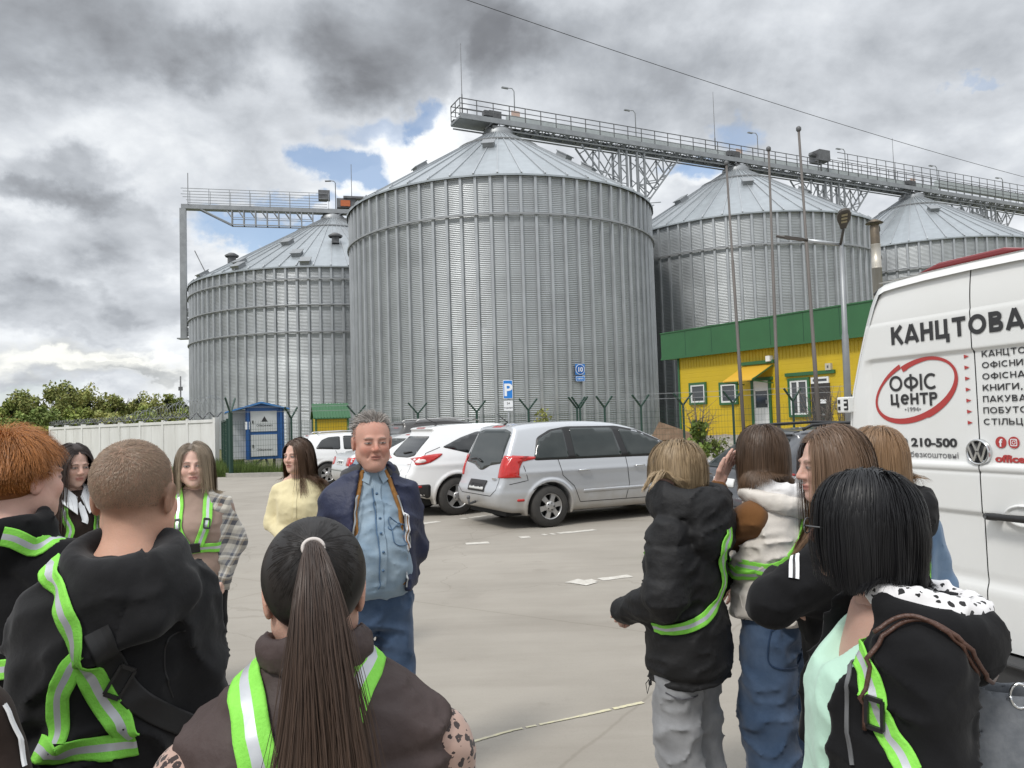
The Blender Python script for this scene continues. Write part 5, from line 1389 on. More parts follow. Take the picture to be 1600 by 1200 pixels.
mb = MB(); mb.bar((.045, -.62, .78), (.045, -.50, .78), .012, .03); mb.build('badge', M_CHROME, t)
# --- white crossover with dark lower cladding
suv = dict(L=4.41, H=1.66, hw=.915, R=.345, axles=(.90, 3.54), k=.10, spokes=5,
    prof=[(.10, .40), (.0, .50), (-.02, .75), (.08, .85), (.12, 1.0), (.30, 1.22), (.62, 1.52), (.50, 1.60), (.95, 1.64), (1.7, 1.665), (2.4, 1.60), (2.95, 1.38), (3.4, 1.12), (3.95, 1.02), (4.3, .85), (4.43, .6), (4.38, .38), (4.1, .25), (.5, .27)],
    tumble=[(.1, .92), (.4, .98), (.6, 1.0), (.95, 1.0), (1.12, .95), (1.4, .80), (1.6, .68), (1.8, .58)],
    plan=[(-.1, .74), (.05, .82), (.45, .95), (1.0, 1.0), (3.3, 1.0), (3.95, .94), (4.3, .80), (4.6, .66)], crease=[(.92, .012, .05)],
    side=[('window', [(.66, 1.24), (1.05, 1.40), (1.40, 1.50), (1.62, 1.50), (1.60, 1.12), (1.2, 1.10)], M_CGLASSD), ('window', [(1.70, 1.12), (1.70, 1.51), (2.25, 1.50), (2.32, 1.11)], M_CGLASSD), ('window', [(2.42, 1.11), (2.34, 1.49), (2.62, 1.42), (3.02, 1.22), (3.14, 1.11)], M_CGLASSD),
          ('cladding', [(.08, .34), (.08, .58), (.40, .59), (.40, .34)], M_TRIM), ('cladding', [(1.34, .28), (1.34, .42), (3.1, .42), (3.1, .28)], M_TRIM)],
    gaps=[[(1.28, 1.10), (1.36, .75), (1.42, .40)], [(2.36, 1.10), (2.36, .42)], [(3.16, 1.08), (3.16, .44)], [(.24, .96), (.34, 1.14), (.62, 1.24)]],
    handles=[(1.55, .95), (2.55, .94)], mirror=(3.0, 1.12), handle_m=M_PWHITE,
    rear=[('rear_window', [(-.60, 1.10), (-.54, 1.44), (.54, 1.44), (.60, 1.10), (.3, 1.06), (-.3, 1.06)], M_CGLASSD), ('bumper_cover', [(-.70, .36), (-.70, .58), (.70, .58), (.70, .36)], M_TRIM), ('number_plate', [(-.26, .76), (-.26, .87), (.26, .87), (.26, .76)], M_PLATEW), ('brake_light', [(-.2, 1.585), (-.2, 1.60), (.2, 1.60), (.2, 1.585)], M_RED)],
    rear_gaps=[[(-.62, 1.0), (-.66, .70), (.66, .70), (.62, 1.0)]])
t, f = build_car(suv, 'white crossover with black lower cladding and slanted red tail light, left of the silver minivan', 'car', car_at(suv, 716, 805, math.radians(28)), math.radians(28), M_PWHITE, 'cars parked in the row', h=.02)
for s in (-1, 1):
    patch('tail_light', f, smooth_poly([(.10, .93), (.08, 1.00), (.22, 1.09), (.58, 1.13), (.66, 1.12), (.56, 1.05), (.36, .95)], 1), 'y', s, M_RED, t, step=.04, lift=.010, thick=.02)
    patch('lamp_lens', f, smooth_poly([(.14, .965), (.18, 1.03), (.32, 1.04), (.34, .98)], 1), 'y', s, M_CLEAR, t, step=.03, lift=.016)
    patch('rear_reflector', f, [(s*.62, .53), (s*.62, .57), (s*.80, .57), (s*.80, .53)][::s], 'x', -1, M_RED, t, step=.05, lift=.012, start=1.2)
    patch('side_reflector', f, [(.08, .50), (.08, .60), (.16, .60), (.16, .50)], 'y', s, M_RED, t, step=.04, lift=.012)
mb = MB(); mb.tube([(.85, .0, 1.63), (.90, 0, 1.66), (.62, 0, 1.80)], [.02, .012, .005], 6); mb.build('aerial', M_TRIM, t)
q = cast(f, np.array([[-1.2, 0, 1.14]]), (1, 0, 0))[0]; mb = MB(); mb.tube([q+(-.02, 0, 0), q+(-.0, -.35, .03)], [.02, .008], 6); mb.build('rear_wiper', M_TRIM, t)
# --- estate car (used for the white, silver and dark ones)
est = dict(L=4.70, H=1.50, hw=.90, R=.32, axles=(.95, 3.65), k=.10,
    prof=[(.06, .32), (-.01, .45), (-.01, .68), (.07, .76), (.09, .95), (.22, 1.12), (.52, 1.40), (.48, 1.45), (1.0, 1.50), (1.9, 1.51), (2.6, 1.42), (3.1, 1.20), (3.42, 1.02), (4.0, .94), (4.5, .76), (4.72, .5), (4.68, .3), (4.4, .2), (.4, .2)],
    tumble=[(.1, .92), (.35, .97), (.55, 1.0), (.85, 1.0), (1.0, .96), (1.2, .86), (1.42, .74), (1.6, .64)],
    plan=[(-.1, .80), (.05, .86), (.5, .96), (1.1, 1.0), (3.4, 1.0), (4.1, .95), (4.55, .82), (4.8, .68)], crease=[(.78, .012, .05)],
    side=[('window', [(.62, 1.06), (.80, 1.30), (1.0, 1.38), (1.34, 1.40), (1.32, 1.02)], M_CGLASSD), ('window', [(1.42, 1.02), (1.43, 1.41), (2.12, 1.40), (2.22, 1.01)], M_CGLASSD), ('window', [(2.32, 1.01), (2.22, 1.39), (2.55, 1.34), (3.0, 1.12), (3.16, 1.0)], M_CGLASSD), ('side_moulding', [(1.5, .52), (1.5, .57), (3.1, .57), (3.1, .52)], M_CHROME)],
    gaps=[[(1.18, 1.0), (1.28, .70), (1.46, .38)], [(2.27, 1.0), (2.30, .38)], [(3.2, .98), (3.2, .40)], [(1.46, .36), (3.2, .34)]],
    handles=[(1.55, .87), (2.50, .86)], mirror=(2.95, 1.03), handle_m=M_TRIM,
    rear=[('rear_window', [(-.60, 1.03), (-.52, 1.36), (.52, 1.36), (.60, 1.03)], M_CGLASSD), ('number_plate', [(-.26, .80), (-.26, .91), (.26, .91), (.26, .80)], M_PLATEW), ('tail_light', [(-.84, .78), (-.82, .98), (-.58, .98), (-.58, .80)], M_RED), ('tail_light', [(.58, .80), (.58, .98), (.82, .98), (.84, .78)], M_RED), ('brake_light', [(-.2, 1.43), (-.2, 1.445), (.2, 1.445), (.2, 1.43)], M_RED)],
    rear_gaps=[[(-.62, 1.0), (-.66, .60), (.66, .60), (.62, 1.0)]])
def rails(t, L0, L1, y, z, m=M_ALLOY):
    for s in (-1, 1):
        mb = MB(); mb.tube([(L0, s*y, z-.05), (L0+.12, s*y, z), ((L0+L1)/2, s*y, z+.02), (L1-.2, s*y, z-.01), (L1, s*y, z-.07)], .020, 8); mb.build('roof_rail', m, t)
def rear_at(px, py, Y, rz):                                   # rear centre at a photo pixel and distance
    p = at(px, py, Y); return (p[0], p[1])
RZ = math.radians(28)
t, f = build_car(est, 'white estate car with silver roof rails, parked in front of the small yellow shed', 'car', rear_at(452, 700, 22.6, RZ), math.radians(24), M_PWHITE, 'cars parked in the row', h=.03); rails(t, .7, 2.5, .62, 1.53)
sal = dict(est); sal['prof'] = [(.06, .32), (-.01, .45), (-.01, .68), (.05, .80), (.10, 1.0), (.5, 1.05), (.72, 1.08), (1.25, 1.36), (1.7, 1.44), (2.1, 1.45), (2.6, 1.38), (3.1, 1.18), (3.42, 1.0), (4.0, .92), (4.5, .76), (4.72, .5), (4.68, .3), (4.4, .2), (.4, .2)]
sal['side'] = [('window', [(1.02, 1.04), (1.30, 1.27), (1.46, 1.32), (1.50, 1.02)], M_CGLASSD)]+est['side'][1:]; sal['H'] = 1.45
sal['rear'] = [('rear_window', [(-.58, 1.12), (-.5, 1.34), (.5, 1.34), (.58, 1.12)], M_CGLASSD), ('number_plate', [(-.26, .74), (-.26, .86), (.26, .86), (.26, .74)], M_PLATEW), ('tail_light', [(-.82, .72), (-.82, .92), (-.52, .92), (-.52, .74)], M_RED), ('tail_light', [(.52, .74), (.52, .92), (.82, .92), (.82, .72)], M_RED)]
t, f = build_car(sal, 'pale silver saloon partly hidden behind the man in the denim shirt', 'car', rear_at(529, 712, 18.9, RZ), RZ, M_SILVER2, 'cars parked in the row', h=.03)
for s in (-1, 1): patch('tail_light', f, [(.06, .74), (.08, .93), (.34, .93), (.32, .76)], 'y', s, M_RED, t, step=.05, lift=.008)
plate_text(t, f, 0, .80, 'AC 2517 BH')
hat = dict(est); hat['L'] = 4.25; hat['prof'] = [(.06, .32), (-.01, .45), (-.01, .68), (.06, .78), (.12, 1.0), (.35, 1.12), (1.02, 1.42), (1.4, 1.50), (1.9, 1.51), (2.5, 1.42), (3.0, 1.2), (3.32, 1.02), (3.8, .92), (4.1, .76), (4.27, .5), (4.22, .3), (4.0, .2), (.4, .2)]; hat['axles'] = (.80, 3.35)
hat['side'] = [('window', [(.80, 1.06), (1.16, 1.32), (1.42, 1.40), (1.50, 1.02)], M_CGLASSD)]+est['side'][1:3]
t, f = build_car(hat, 'white hatchback just left of the white crossover, its dark rear glass showing', 'car', rear_at(566, 712, 17.2, RZ), RZ, M_PWHITE, 'cars parked in the row', h=.03)
big = dict(suv); big['prof'] = [(x, z*1.085 if z > 1 else z) for x, z in suv['prof']]; big['H'] = 1.82
t, f = build_car(big, 'black car at the back, only its roof showing beyond the white cars', 'car', rear_at(588, 700, 20.4, RZ), math.radians(26), M_PBLACK, 'cars parked in the row', h=.03); rails(t, .9, 2.7, .62, 1.80, M_ALLOY)
# --- dark grey estate behind the girls on the right
drk = dict(est); drk['H'] = 1.50
drk['prof'] = [(.06, .32), (-.01, .45), (-.01, .70), (.07, .80), (.10, .98), (.34, 1.18), (.74, 1.46), (.60, 1.50), (1.0, 1.545), (1.9, 1.56), (2.6, 1.48), (3.1, 1.26), (3.5, 1.05), (4.0, .97), (4.5, .78), (4.72, .5), (4.68, .3), (4.4, .2), (.4, .2)]
drk['side'] = [('window', [(.78, 1.10), (.98, 1.32), (1.16, 1.42), (1.40, 1.45), (1.36, 1.05)], M_CGLASSD), ('window', [(1.48, 1.05), (1.49, 1.46), (2.12, 1.45), (2.22, 1.04)], M_CGLASSD), ('window', [(2.32, 1.04), (2.22, 1.44), (2.6, 1.37), (3.0, 1.17), (3.2, 1.03)], M_CGLASSD)]
drk['rear'] = [('rear_window', [(-.66, 1.03), (-.56, 1.43), (.56, 1.43), (.66, 1.03)], M_CGLASS), ('spoiler', [(-.56, 1.47), (-.56, 1.52), (.56, 1.52), (.56, 1.47)], M_TRIM), ('number_plate', [(-.26, .80), (-.26, .91), (.26, .91), (.26, .80)], M_PLATEW), ('tail_light', [(-.84, .82), (-.82, 1.0), (-.6, 1.0), (-.6, .84)], M_RED), ('tail_light', [(.6, .84), (.6, 1.0), (.82, 1.0), (.84, .82)], M_RED)]
_z = lambda pl: [(x, z*(1-.05*max(0, min(1, (z-.8)/.5)))) for x, z in pl]
drk['prof'] = _z(drk['prof']); drk['side'] = [(a, _z(b), c) for a, b, c in drk['side']]; drk['rear'] = [(a, _z(b), c) for a, b, c in drk['rear']]; drk['tumble'] = [(z*.97, w) for z, w in drk['tumble']]
p = at(1122, 760, 9.4)
t, f = build_car(drk, 'dark grey estate car with black roof rails behind the girl in the cream vest', 'car', (p[0], p[1]), math.radians(12), M_PGREY, 'cars parked in the row', h=.022); rails(t, .8, 2.6, .60, 1.515, M_TRIM)
# ------------------------------------------------------------------ white panel van, rear doors towards the camera
M_VAN = mat('van_white', (.76, .77, .765), .30, coat=.5, c2=(.72, .725, .71), ns=1.1, nd=7, spec=.5)
nt, p_ = nodes_of(M_VAN)
M_LOGO = mat('logo_red', (.42, .045, .042), .4); M_VINYL = mat('vinyl_charcoal', (.028, .028, .030), .4); M_VINYLG = mat('vinyl_grey', (.20, .20, .205), .4); M_SEAL = mat('door_seal', (.07, .072, .075), .7)
VO = np.array([2.26, 4.98, 0]); VXD = np.array([.35, -.937, 0]); VXD /= np.linalg.norm(VXD)
van = thing('panel_van', 'white panel van seen from its rear doors, covered in stationery shop lettering', 'van', VO, math.atan2(VXD[1], VXD[0]))
ez = np.array([.22, .45, .75, 1.0, 1.4, 1.58, 1.67, 1.80, 2.0, 2.2, 2.32, 2.40, 2.45])
ex = np.array([-.155, -.16, -.165, -.165, -.160, -.152, -.142, -.112, -.050, .020, .070, .115, .165])
def xl(z): return np.interp(z, ez, ex)
def rbox(x, z, x0, x1, z0, z1, r):
    qx = abs(x-(x0+x1)/2)-(x1-x0)/2+r; qz = abs(z-(z0+z1)/2)-(z1-z0)/2+r
    return math.hypot(max(qx, 0), max(qz, 0))+min(max(qx, qz), 0)-r
def ss(a, b, v): t = min(1, max(0, (v-a)/(b-a))); return t*t*(3-2*t)
def vy(x, z):
    """depth of the rear face (larger = further into the van)"""
    xm = x if x < .8 else 1.6-x
    y = .0
    y += .018*(1-ss(-.022, .0, rbox(xm, z, .045, .90, 1.335, 1.985, .05)))           # pressed window panel
    y += .006*ss(2.19, 2.20, z) + .03*max(0, (z-2.2)/.25)**2
    y += .010*ss(1.315, 1.300, z)-.010*ss(1.300, 1.285, z)*.4                         # waist ridge
    y += .016*ss(1.085, 1.060, z) - .014*ss(.74, .68, z)
    y += .012*math.exp(-((z-.70)/.03)**2)
    e = xm-float(xl(z)); R = .075
    if e < R: y += R-math.sqrt(max(0, R*R-(R-max(0, e))**2))
    # hinge-side shut line and centre line
    y += .010*math.exp(-((e-.052)/.006)**2)
    return y
zs = sorted(set(list(np.round(np.arange(.36, 2.43, .045), 4)) + [2.44, 2.43] + list(np.round(np.arange(1.26, 1.36, .010), 4)) + list(np.round(np.arange(1.03, 1.10, .010), 4)) + list(np.round(np.arange(1.95, 2.01, .008), 4)) + list(np.round(np.arange(2.17, 2.22, .012), 4)) + list(np.round(np.arange(.64, .78, .02), 4))))
us = sorted(set([0, .004, .012, .024, .04, .047, .052, .057, .064, .075, .1] + list(np.linspace(.12, .90, 28)) + list(np.round(np.arange(.17, .25, .008), 4)) + list(np.round(np.arange(.88, .95, .008), 4)) + [.955, .9585]))
cols = []
for u in us: cols.append(('L', u))
V = []; nz = len(zs)
def colx(side, u, z):
    e = float(xl(z)); x = e + u*( (.7965-e)/.9585); return x if side == 'L' else 1.6-x
order = [('L', u) for u in us] + [('R', u) for u in us[::-1]]
for s, u in order:
    for z in zs: x = colx(s, u, z); V.append((x, vy(x, z), z))
F = []; nc = len(order)
for i in range(nc-1):
    if i == len(us)-1: continue
    for j in range(nz-1): F.append((i*nz+j, i*nz+j+1, (i+1)*nz+j+1, (i+1)*nz+j))
me = bpy.data.meshes.new('rear_door'); 
half = len(us)*nz
for VV, F_ in ((V[:half], [f for f in F if f[0] < half]), (V[half:], [tuple(q-half for q in f) for f in F if f[0] >= half])):
    me = np_mesh('rear_door', np.array(VV), np.array(F_))
    if me.polygons[0].normal.y > 0: me.flip_normals()
    mesh_obj('rear_door', me, M_VAN, van)
# shell: sides and roof swept forward
sec = [(float(xl(z)), z) for z in list(np.linspace(.30, 2.44, 34))] + [(.20, 2.456), (.30, 2.464), (.50, 2.472), (.80, 2.475)]
sec = sec + [(1.6-x, z) for x, z in sec[::-1][1:]]
ys = [.0, .02, .05, .075, .3, .8, 1.5, 2.5, 3.5, 4.1, 4.6, 5.1, 5.5, 5.75, 5.85]
def ztop(y): return float(np.interp(y, [0, 3.9, 4.3, 5.15, 5.7, 5.85], [9, 9, 2.45, 1.30, 1.05, .8]))
V = []; ns = len(sec)
for y in ys:
    for x, z in sec:
        k = .075-math.sqrt(max(0, .075**2-(.075-min(y, .075))**2)); cx = x+(k if x < .8 else -k)*(1 if z < 2.44 else .3); zz = z-(k if z >= 2.44 else 0)*.8
        nose = max(0, (y-4.9)/1.0)**2*.22; cx = cx+nose*(1 if x < .8 else -1)*(1-abs(x-.8)*0)
        V.append((cx if abs(x-.8) > .01 else .8, y+.0, min(zz, ztop(y))))
F = [(i*ns+j, (i+1)*ns+j, (i+1)*ns+j+1, i*ns+j+1) for i in range(len(ys)-1) for j in range(ns-1)]
F.append(tuple((len(ys)-1)*ns+j for j in range(ns)))
mb = MB(); mb.add(V, F[:-1], 0, True); mb.add([V[i] for i in F[-1]], [tuple(range(ns))]); mb.build('body_shell', M_VAN, van)
# strip of roof edge above the doors, dark seal under it
mb = MB(); q = [(x, z) for x, z in sec if z >= 2.40]
mb.tube([(x, .018+.03*max(0, (min(z, 2.45)-2.2)/.25)**2, min(z, 2.448) - .006) for x, z in [(.112, 2.40), (.165, 2.437), (.25, 2.447), (.8, 2.449), (1.35, 2.447), (1.435, 2.437), (1.488, 2.40)]], .010, 6, smooth=True); mb.build('door_seal', M_SEAL, van)
mb = MB(); n = 24
V = []
for k in range(n+1):
    x = .165+(1.435-.165)*k/n; c = 1-((x-.8)/.64)**2
    V += [(x, .035, 2.455), (x, .02, 2.460+.004*c), (x, .06, 2.466+.008*c)]
F = [(3*k+j, 3*k+j+1, 3*k+4+j, 3*k+3+j) for k in range(n) for j in range(2)]
mb.add(V, F, 0, True); mb.build('roof_lip', M_VAN, van)
mb = MB(); mb.prism([(.44, 0), (.60, .05), (1.0, .05), (1.16, 0)], .0, .12, lambda v: np.array([v[0], v[2]+.02, 2.462+v[1]*.8])); bevel(mb.build('brake_light', mat('dark_red_lens', (.20, .016, .02), .25, coat=.4), van), .012)
# shut lines
mb = MB()
for x0 in (.0,):
    pts = [(.80, z) for z in np.linspace(.37, 2.43, 60)]
    V = []
    for x, z in pts: y = vy(.79, z)+.004; V += [(.7955, y, z), (.8045, y, z)]
    mb.add(V, [(2*i, 2*i+1, 2*i+3, 2*i+2) for i in range(len(pts)-1)])
for sgn in (0, 1):
    V = []; Z = np.linspace(.37, 2.40, 60)
    for z in Z:
        e = float(xl(z))+.052; a, b = e-.0035, e+.0035; y = vy(e, z)-.0035
        if sgn: a, b = 1.6-b, 1.6-a
        V += [(a, y, z), (b, y, z)]
    mb.add(V, [(2*i, 2*i+1, 2*i+3, 2*i+2) for i in range(len(Z)-1)])
mb.build('shut_line', M_GAP, van)
# hinges, handle, bumper, lamps
for z in (1.70, .78):
    for sg in (0, 1):
        X = lambda x: x if not sg else 1.6-x
        e = float(xl(z)); mb = MB(); mb.box((X(e+.005), .0, z), (.052, .035, .052)); hg = bevel(mb.build('hinge', M_VAN, van), .008)
        mb = MB(); mb.box((X(e+.035), -.036, z+.0), (.016, .004, .035)); mb.box((X(e-.025), -.036, z+.022), (.008, .004, .012)); mb.box((X(e-.025), -.036, z-.022), (.008, .004, .012)); mb.build('hinge_bolt', M_TRIM, hg)
        mb = MB(); mb.box((X(e+.035), -.042, z+.016), (.011, .004, .006)); mb.box((X(e+.035), -.042, z-.016), (.011, .004, .006)); mb.build('hinge_leaf', M_VAN, hg)
mb = MB(); V, F = polygonise(lambda P: smin(s_cap(P, (.86, -.045, 1.072), (1.16, -.05, 1.078), .017, .022), s_box(P, (.88, -.01, 1.070), (.04, .03, .016), .01), .02), (.80, -.1, 1.02), (1.22, .04, 1.13), .008); mb.add(V, F, 0, True); hd = mb.build('door_handle', M_TRIM, van)
mb = MB(); mb.lathe([(.011, -.066), (.011, -.062), (.0, -.067)], c=(.868, 0, 1.073), n=12, axis='y'); mb.build('lock', M_STEELD, hd)
V, F = polygonise(lambda P: smax(s_ell(P, (1.05, .02, 1.085), (.13, .06, .065)), -s_ell(P, (1.05, -.02, 1.08), (.12, .05, .055)), .008), (.9, -.06, 1.0), (1.2, .03, 1.17), .008); mb = MB(); mb.add(V, F, 0, True); mb.build('handle_cup', M_VAN, van)
mb = MB(); mb.box((.8, -.02, .275), (.93, .075, .065)); mb.box((.8, -.06, .335), (.55, .07, .012)); bevel(mb.build('rear_bumper', mat('bumper_plastic', (.035, .035, .037), .65, c2=(.05, .05, .05), ns=5), van), .02)
for X in (-.135, 1.735):
    mb = MB(); mb.box((X, .045, 1.0), (.032, .05, .24)); bevel(mb.build('tail_light', M_RED, van), .015)
mb = MB(); mb.box((.8, 2.9, .30), (.80, 2.8, .10)); mb.build('underbody', M_WELL, van)
for y in (1.25, 4.75):
    for sg, x in ((-1, .0), (1, 1.6)):
        o = wheel(van, x, y, .35, .22, sg, 5, 'wheel'); o.rotation_euler = (0, 0, -PI/2); o.location = (x, y, .35)
def on_door(me):
    """lay flat x/z artwork on the pressed surface of the doors"""
    n = len(me.vertices); P = np.zeros(n*3, np.float32); me.vertices.foreach_get('co', P); P = P.reshape(-1, 3)
    for q in P: q[1] = vy(float(q[0]), float(q[2])) + q[1] - .0035
    me.vertices.foreach_set('co', P.ravel()); me.update()
def dtext(body, size, x, z, m, bold=0, width=None, name='lettering', align='LEFT'):
    o = place_text(name, body, size, (x, 0, z), (1, 0, 0), (0, 0, 1), m, van, bold=bold, width=width, align=align); on_door(o.data); return o
# bold sans lettering drawn as pen strokes: glyph = (width, strokes) in units of the cap height
def arc(cx, cy, rx, ry, a0, a1, n=18): return [(cx+rx*math.cos(math.radians(a0+(a1-a0)*k/n)), cy+ry*math.sin(math.radians(a0+(a1-a0)*k/n))) for k in range(n+1)]
def glyph(ch, t):
    a = t/2; V = lambda x, y0=0, y1=1: [(x, y0), (x, y1)]; H_ = lambda y, x0, x1: [(x0, y), (x1, y)]
    bowl = lambda x1, y0, y1: H_(y1-a, a, x1-.25)[:1]+arc(x1-.28, (y0+y1)/2, .28-a, (y1-y0)/2-a, 90, -90, 10)+[(a, y0+a)]
    return {'К': (.80, [V(a), [(.73, 1), (.14, .42)], [(.32, .60), (.76, 0)]]), 'А': (.92, [[(.07, 0), (.46, 1)], [(.46, 1), (.85, 0)], H_(.25, .2, .72)]), 'Н': (.80, [V(a), V(.8-a), H_(.5, a, .8-a)]),
        'Ц': (.90, [V(a), V(.76-a), H_(a, 0, .86), V(.86-a, -.22, a)]), 'Т': (.80, [H_(1-a, 0, .8), V(.4, 0, 1-a)]), 'О': (1.0, [arc(.5, .5, .5-a, .5-a, 0, 360, 32)]), 'В': (.76, [V(a), bowl(.70, .48, 1), bowl(.76, 0, .56)]),
        'Ф': (1.06, [arc(.53, .5, .53-a, .33-a*.4, 0, 360, 32), V(.53, -.04, 1.04)]), 'І': (t, [V(a)]), 'С': (.90, [arc(.5, .5, .5-a, .5-a, 48, 312, 26)]), 'И': (.84, [V(a), V(.84-a), [(a, .06), (.84-a, .94)]]),
        'Й': (.84, [V(a), V(.84-a), [(a, .06), (.84-a, .94)], arc(.42, 1.26, .17, .12, 200, 340, 8)]), 'Г': (.62, [V(a), H_(1-a, 0, .62)]), 'П': (.80, [V(a), V(.8-a), H_(1-a, 0, .8)]), 'У': (.84, [[(.07, 1), (.44, .34)], [(.77, 1), (.40, .2), (.30, a), (.1, a)]]),
        'Б': (.74, [V(a), H_(1-a, 0, .68), bowl(.74, 0, .60)]), 'Л': (.84, [V(.84-a), H_(1-a, .18, .84), [(.28, 1), (.22, .3), (.12, a), (.0, a)]]), 'Ь': (.74, [V(a), bowl(.74, 0, .60)]), 'Р': (.74, [V(a, -.16), bowl(.74, .38, 1)]),
        'е': (.86, [arc(.43, .48, .43-a, .48-a, 0, 318, 24), H_(.48, a, .86-a)]), ',': (.24, [[(.16, .14), (.08, -.16)]]), ' ': (.32, [])}[ch]
def strokes(text, x, z, cap, t, m, width=None, gap=.14):
    W = sum(glyph(c, t)[0]+gap for c in text)-gap; sx = cap if not width else width/W; mb = MB(); u = 0; lay = 0
    for c in text:
        w, ss_ = glyph(c, t)
        for pl in ss_:
            P = np.array(pl, float); closed = np.linalg.norm(P[0]-P[-1]) < 1e-6; T = np.gradient(P, axis=0)
            if closed: T[0] = T[-1] = P[1]-P[-2]
            T /= np.linalg.norm(T, axis=1)[:, None]+1e-9; Nn = np.stack([-T[:, 1], T[:, 0]], 1)*t/2; lay = (lay+1) % 5; n = len(P)
            Q = np.concatenate([P+Nn, P-Nn]); mb.add([(x+(u+q[0])*sx, -.0003*lay, z+q[1]*cap) for q in Q], [(k, k+1, n+k+1, n+k) for k in range(n-1)])
        u += w+gap
    o = mb.build('lettering', m, van); on_door(o.data); return o
strokes('КАНЦТОВА', .262, 2.056, .110, .225, M_VINYL, .845)
for i, (tx, w) in enumerate((('КАНЦТОВ', .285), ('ОФІСНИЙ', .272), ('ОФІСНА Т', .300), ('КНИГИ, П', .290), ('ПАКУВАЛ', .283), ('ПОБУТОВ', .287), ('СТІЛЬЦІ Т', .300))):
    z = 1.929-i*.0615; strokes(tx, .845-.002*i, z, .034, .17, M_VINYL, w, .16)
    mb = MB(); mb.prism([(.737, -.011), (.767, 0), (.737, .011)], 0, .001, lambda v: np.array([v[0], -v[2], z+.013+v[1]])); a = mb.build('arrow_mark', M_LOGO, van); on_door(a.data)
strokes('ОФІС', .212, 1.770, .096, .165, M_VINYL, .340, .12); strokes('ЦеНТР', .216, 1.686, .068, .22, M_VINYL, .335, .12); dtext('•1994•', .036, .375, 1.645, M_VINYLG, width=.115, align='CENTER')
dtext('00 210-500', .068, .232, 1.436, M_VINYL, bold=.0022, width=.43); dtext('ки безкоштовні', .044, .262, 1.372, M_VINYLG, width=.40)
dtext('office', .052, .888, 1.362, M_LOGO, bold=.0022, width=.165)
# red brushed ring
V = []; n = 120; c0 = (.394, 1.765); ta = math.radians(19)
for k in range(n+1):
    th = math.radians(97) - 2*PI*k/n; f = k/n
    ro = .955+.10*f**3 if f > .5 else .955+.045*min(1, f*8); ro = min(1.0, ro) if f < .9 else 1.0+.06*(f-.9)/.1
    ai, bi = .290, .150
    ri = 1.0 - (.13 if f < .02 else .13*max(0, 1-f*9)) + .05*max(0, (f-.85)/.15)
    for a, b, r in ((.309, .183, ro), (ai, bi, ri)):
        x, z = a*r*math.cos(th), b*r*math.sin(th) + (0.008 if a < .3 else 0); V.append((c0[0]+x*math.cos(ta)-z*math.sin(ta), 0, c0[1]+x*math.sin(ta)+z*math.cos(ta)))
mb = MB(); mb.add(V, [(2*k, 2*k+1, 2*k+3, 2*k+2) for k in range(n)]); o = mb.build('logo_ring', M_LOGO, van); on_door(o.data)
# round social marks
for x, kind in ((.926, 0), (.998, 1)):
    z = 1.466; mb = MB(); mb.prism([(.031*math.cos(2*PI*k/28), .031*math.sin(2*PI*k/28)) for k in range(28)], 0, .001, lambda v: np.array([x+v[0], -v[2], z+v[1]])); o = mb.build('round_mark', M_LOGO, van); on_door(o.data)
    if kind == 0: o = dtext('f', .055, x-.008, z-.021, M_SIGNW, bold=.0015, name='mark_glyph'); o.data.transform(Matrix.Translation((0, -.002, 0)))
    else:
        mb = MB()
        for r0, r1, sq in ((.019, .015, 1), (.010, .007, 0)):
            P = [(math.copysign(abs(math.cos(2*PI*k/32))**(.35 if sq else 1), math.cos(2*PI*k/32)), math.copysign(abs(math.sin(2*PI*k/32))**(.35 if sq else 1), math.sin(2*PI*k/32))) for k in range(32)]
            V = [(x+r0*a, -.002, z+r0*b) for a, b in P]+[(x+r1*a, -.002, z+r1*b) for a, b in P]; mb.add(V, [(k, (k+1) % 32, 32+(k+1) % 32, 32+k) for k in range(32)])
        mb.box((x+.010, -.002, z+.010), (.002, .0005, .002)); o = mb.build('mark_glyph', M_SIGNW, van); on_door(o.data)
# chrome roundel with the V over the W
ec = (.799, -.0, 1.412); eb = thing('emblem', None, None); bpy.data.objects.remove(eb)
mb = MB(); yb = vy(.79, 1.412)-.012
mb.lathe([(.058, 0), (.060, -.012), (.066, -.016), (.071, -.010), (.072, .01)], c=(ec[0], yb, ec[2]), n=48, axis='y')
em = mb.build('emblem_ring', M_CHROME, van)
mb = MB(); mb.lathe([(.0, -.003), (.062, -.003), (.062, .01)], c=(ec[0], yb, ec[2]), n=40, axis='y'); mb.build('emblem_disc', M_BLACK, em)
mb = MB(); P = lambda x, z, dy=0: np.array([ec[0]+x, yb-.008+dy, ec[2]+z])
for s in (-1, 1):
    mb.bar(P(s*.0245, .054), P(s*.003, .006, .0004*s), .012, .012, up=(0, 1, 0)); mb.bar(P(s*.052, .030, .0003), P(s*.0225, -.052, .0003), .012, .012, up=(0, 1, 0)); mb.bar(P(s*.0225, -.050, .0008*s), P(s*.002, .001, .0008*s), .012, .012, up=(0, 1, 0))
mb.build('emblem_letters', M_CHROME, em)
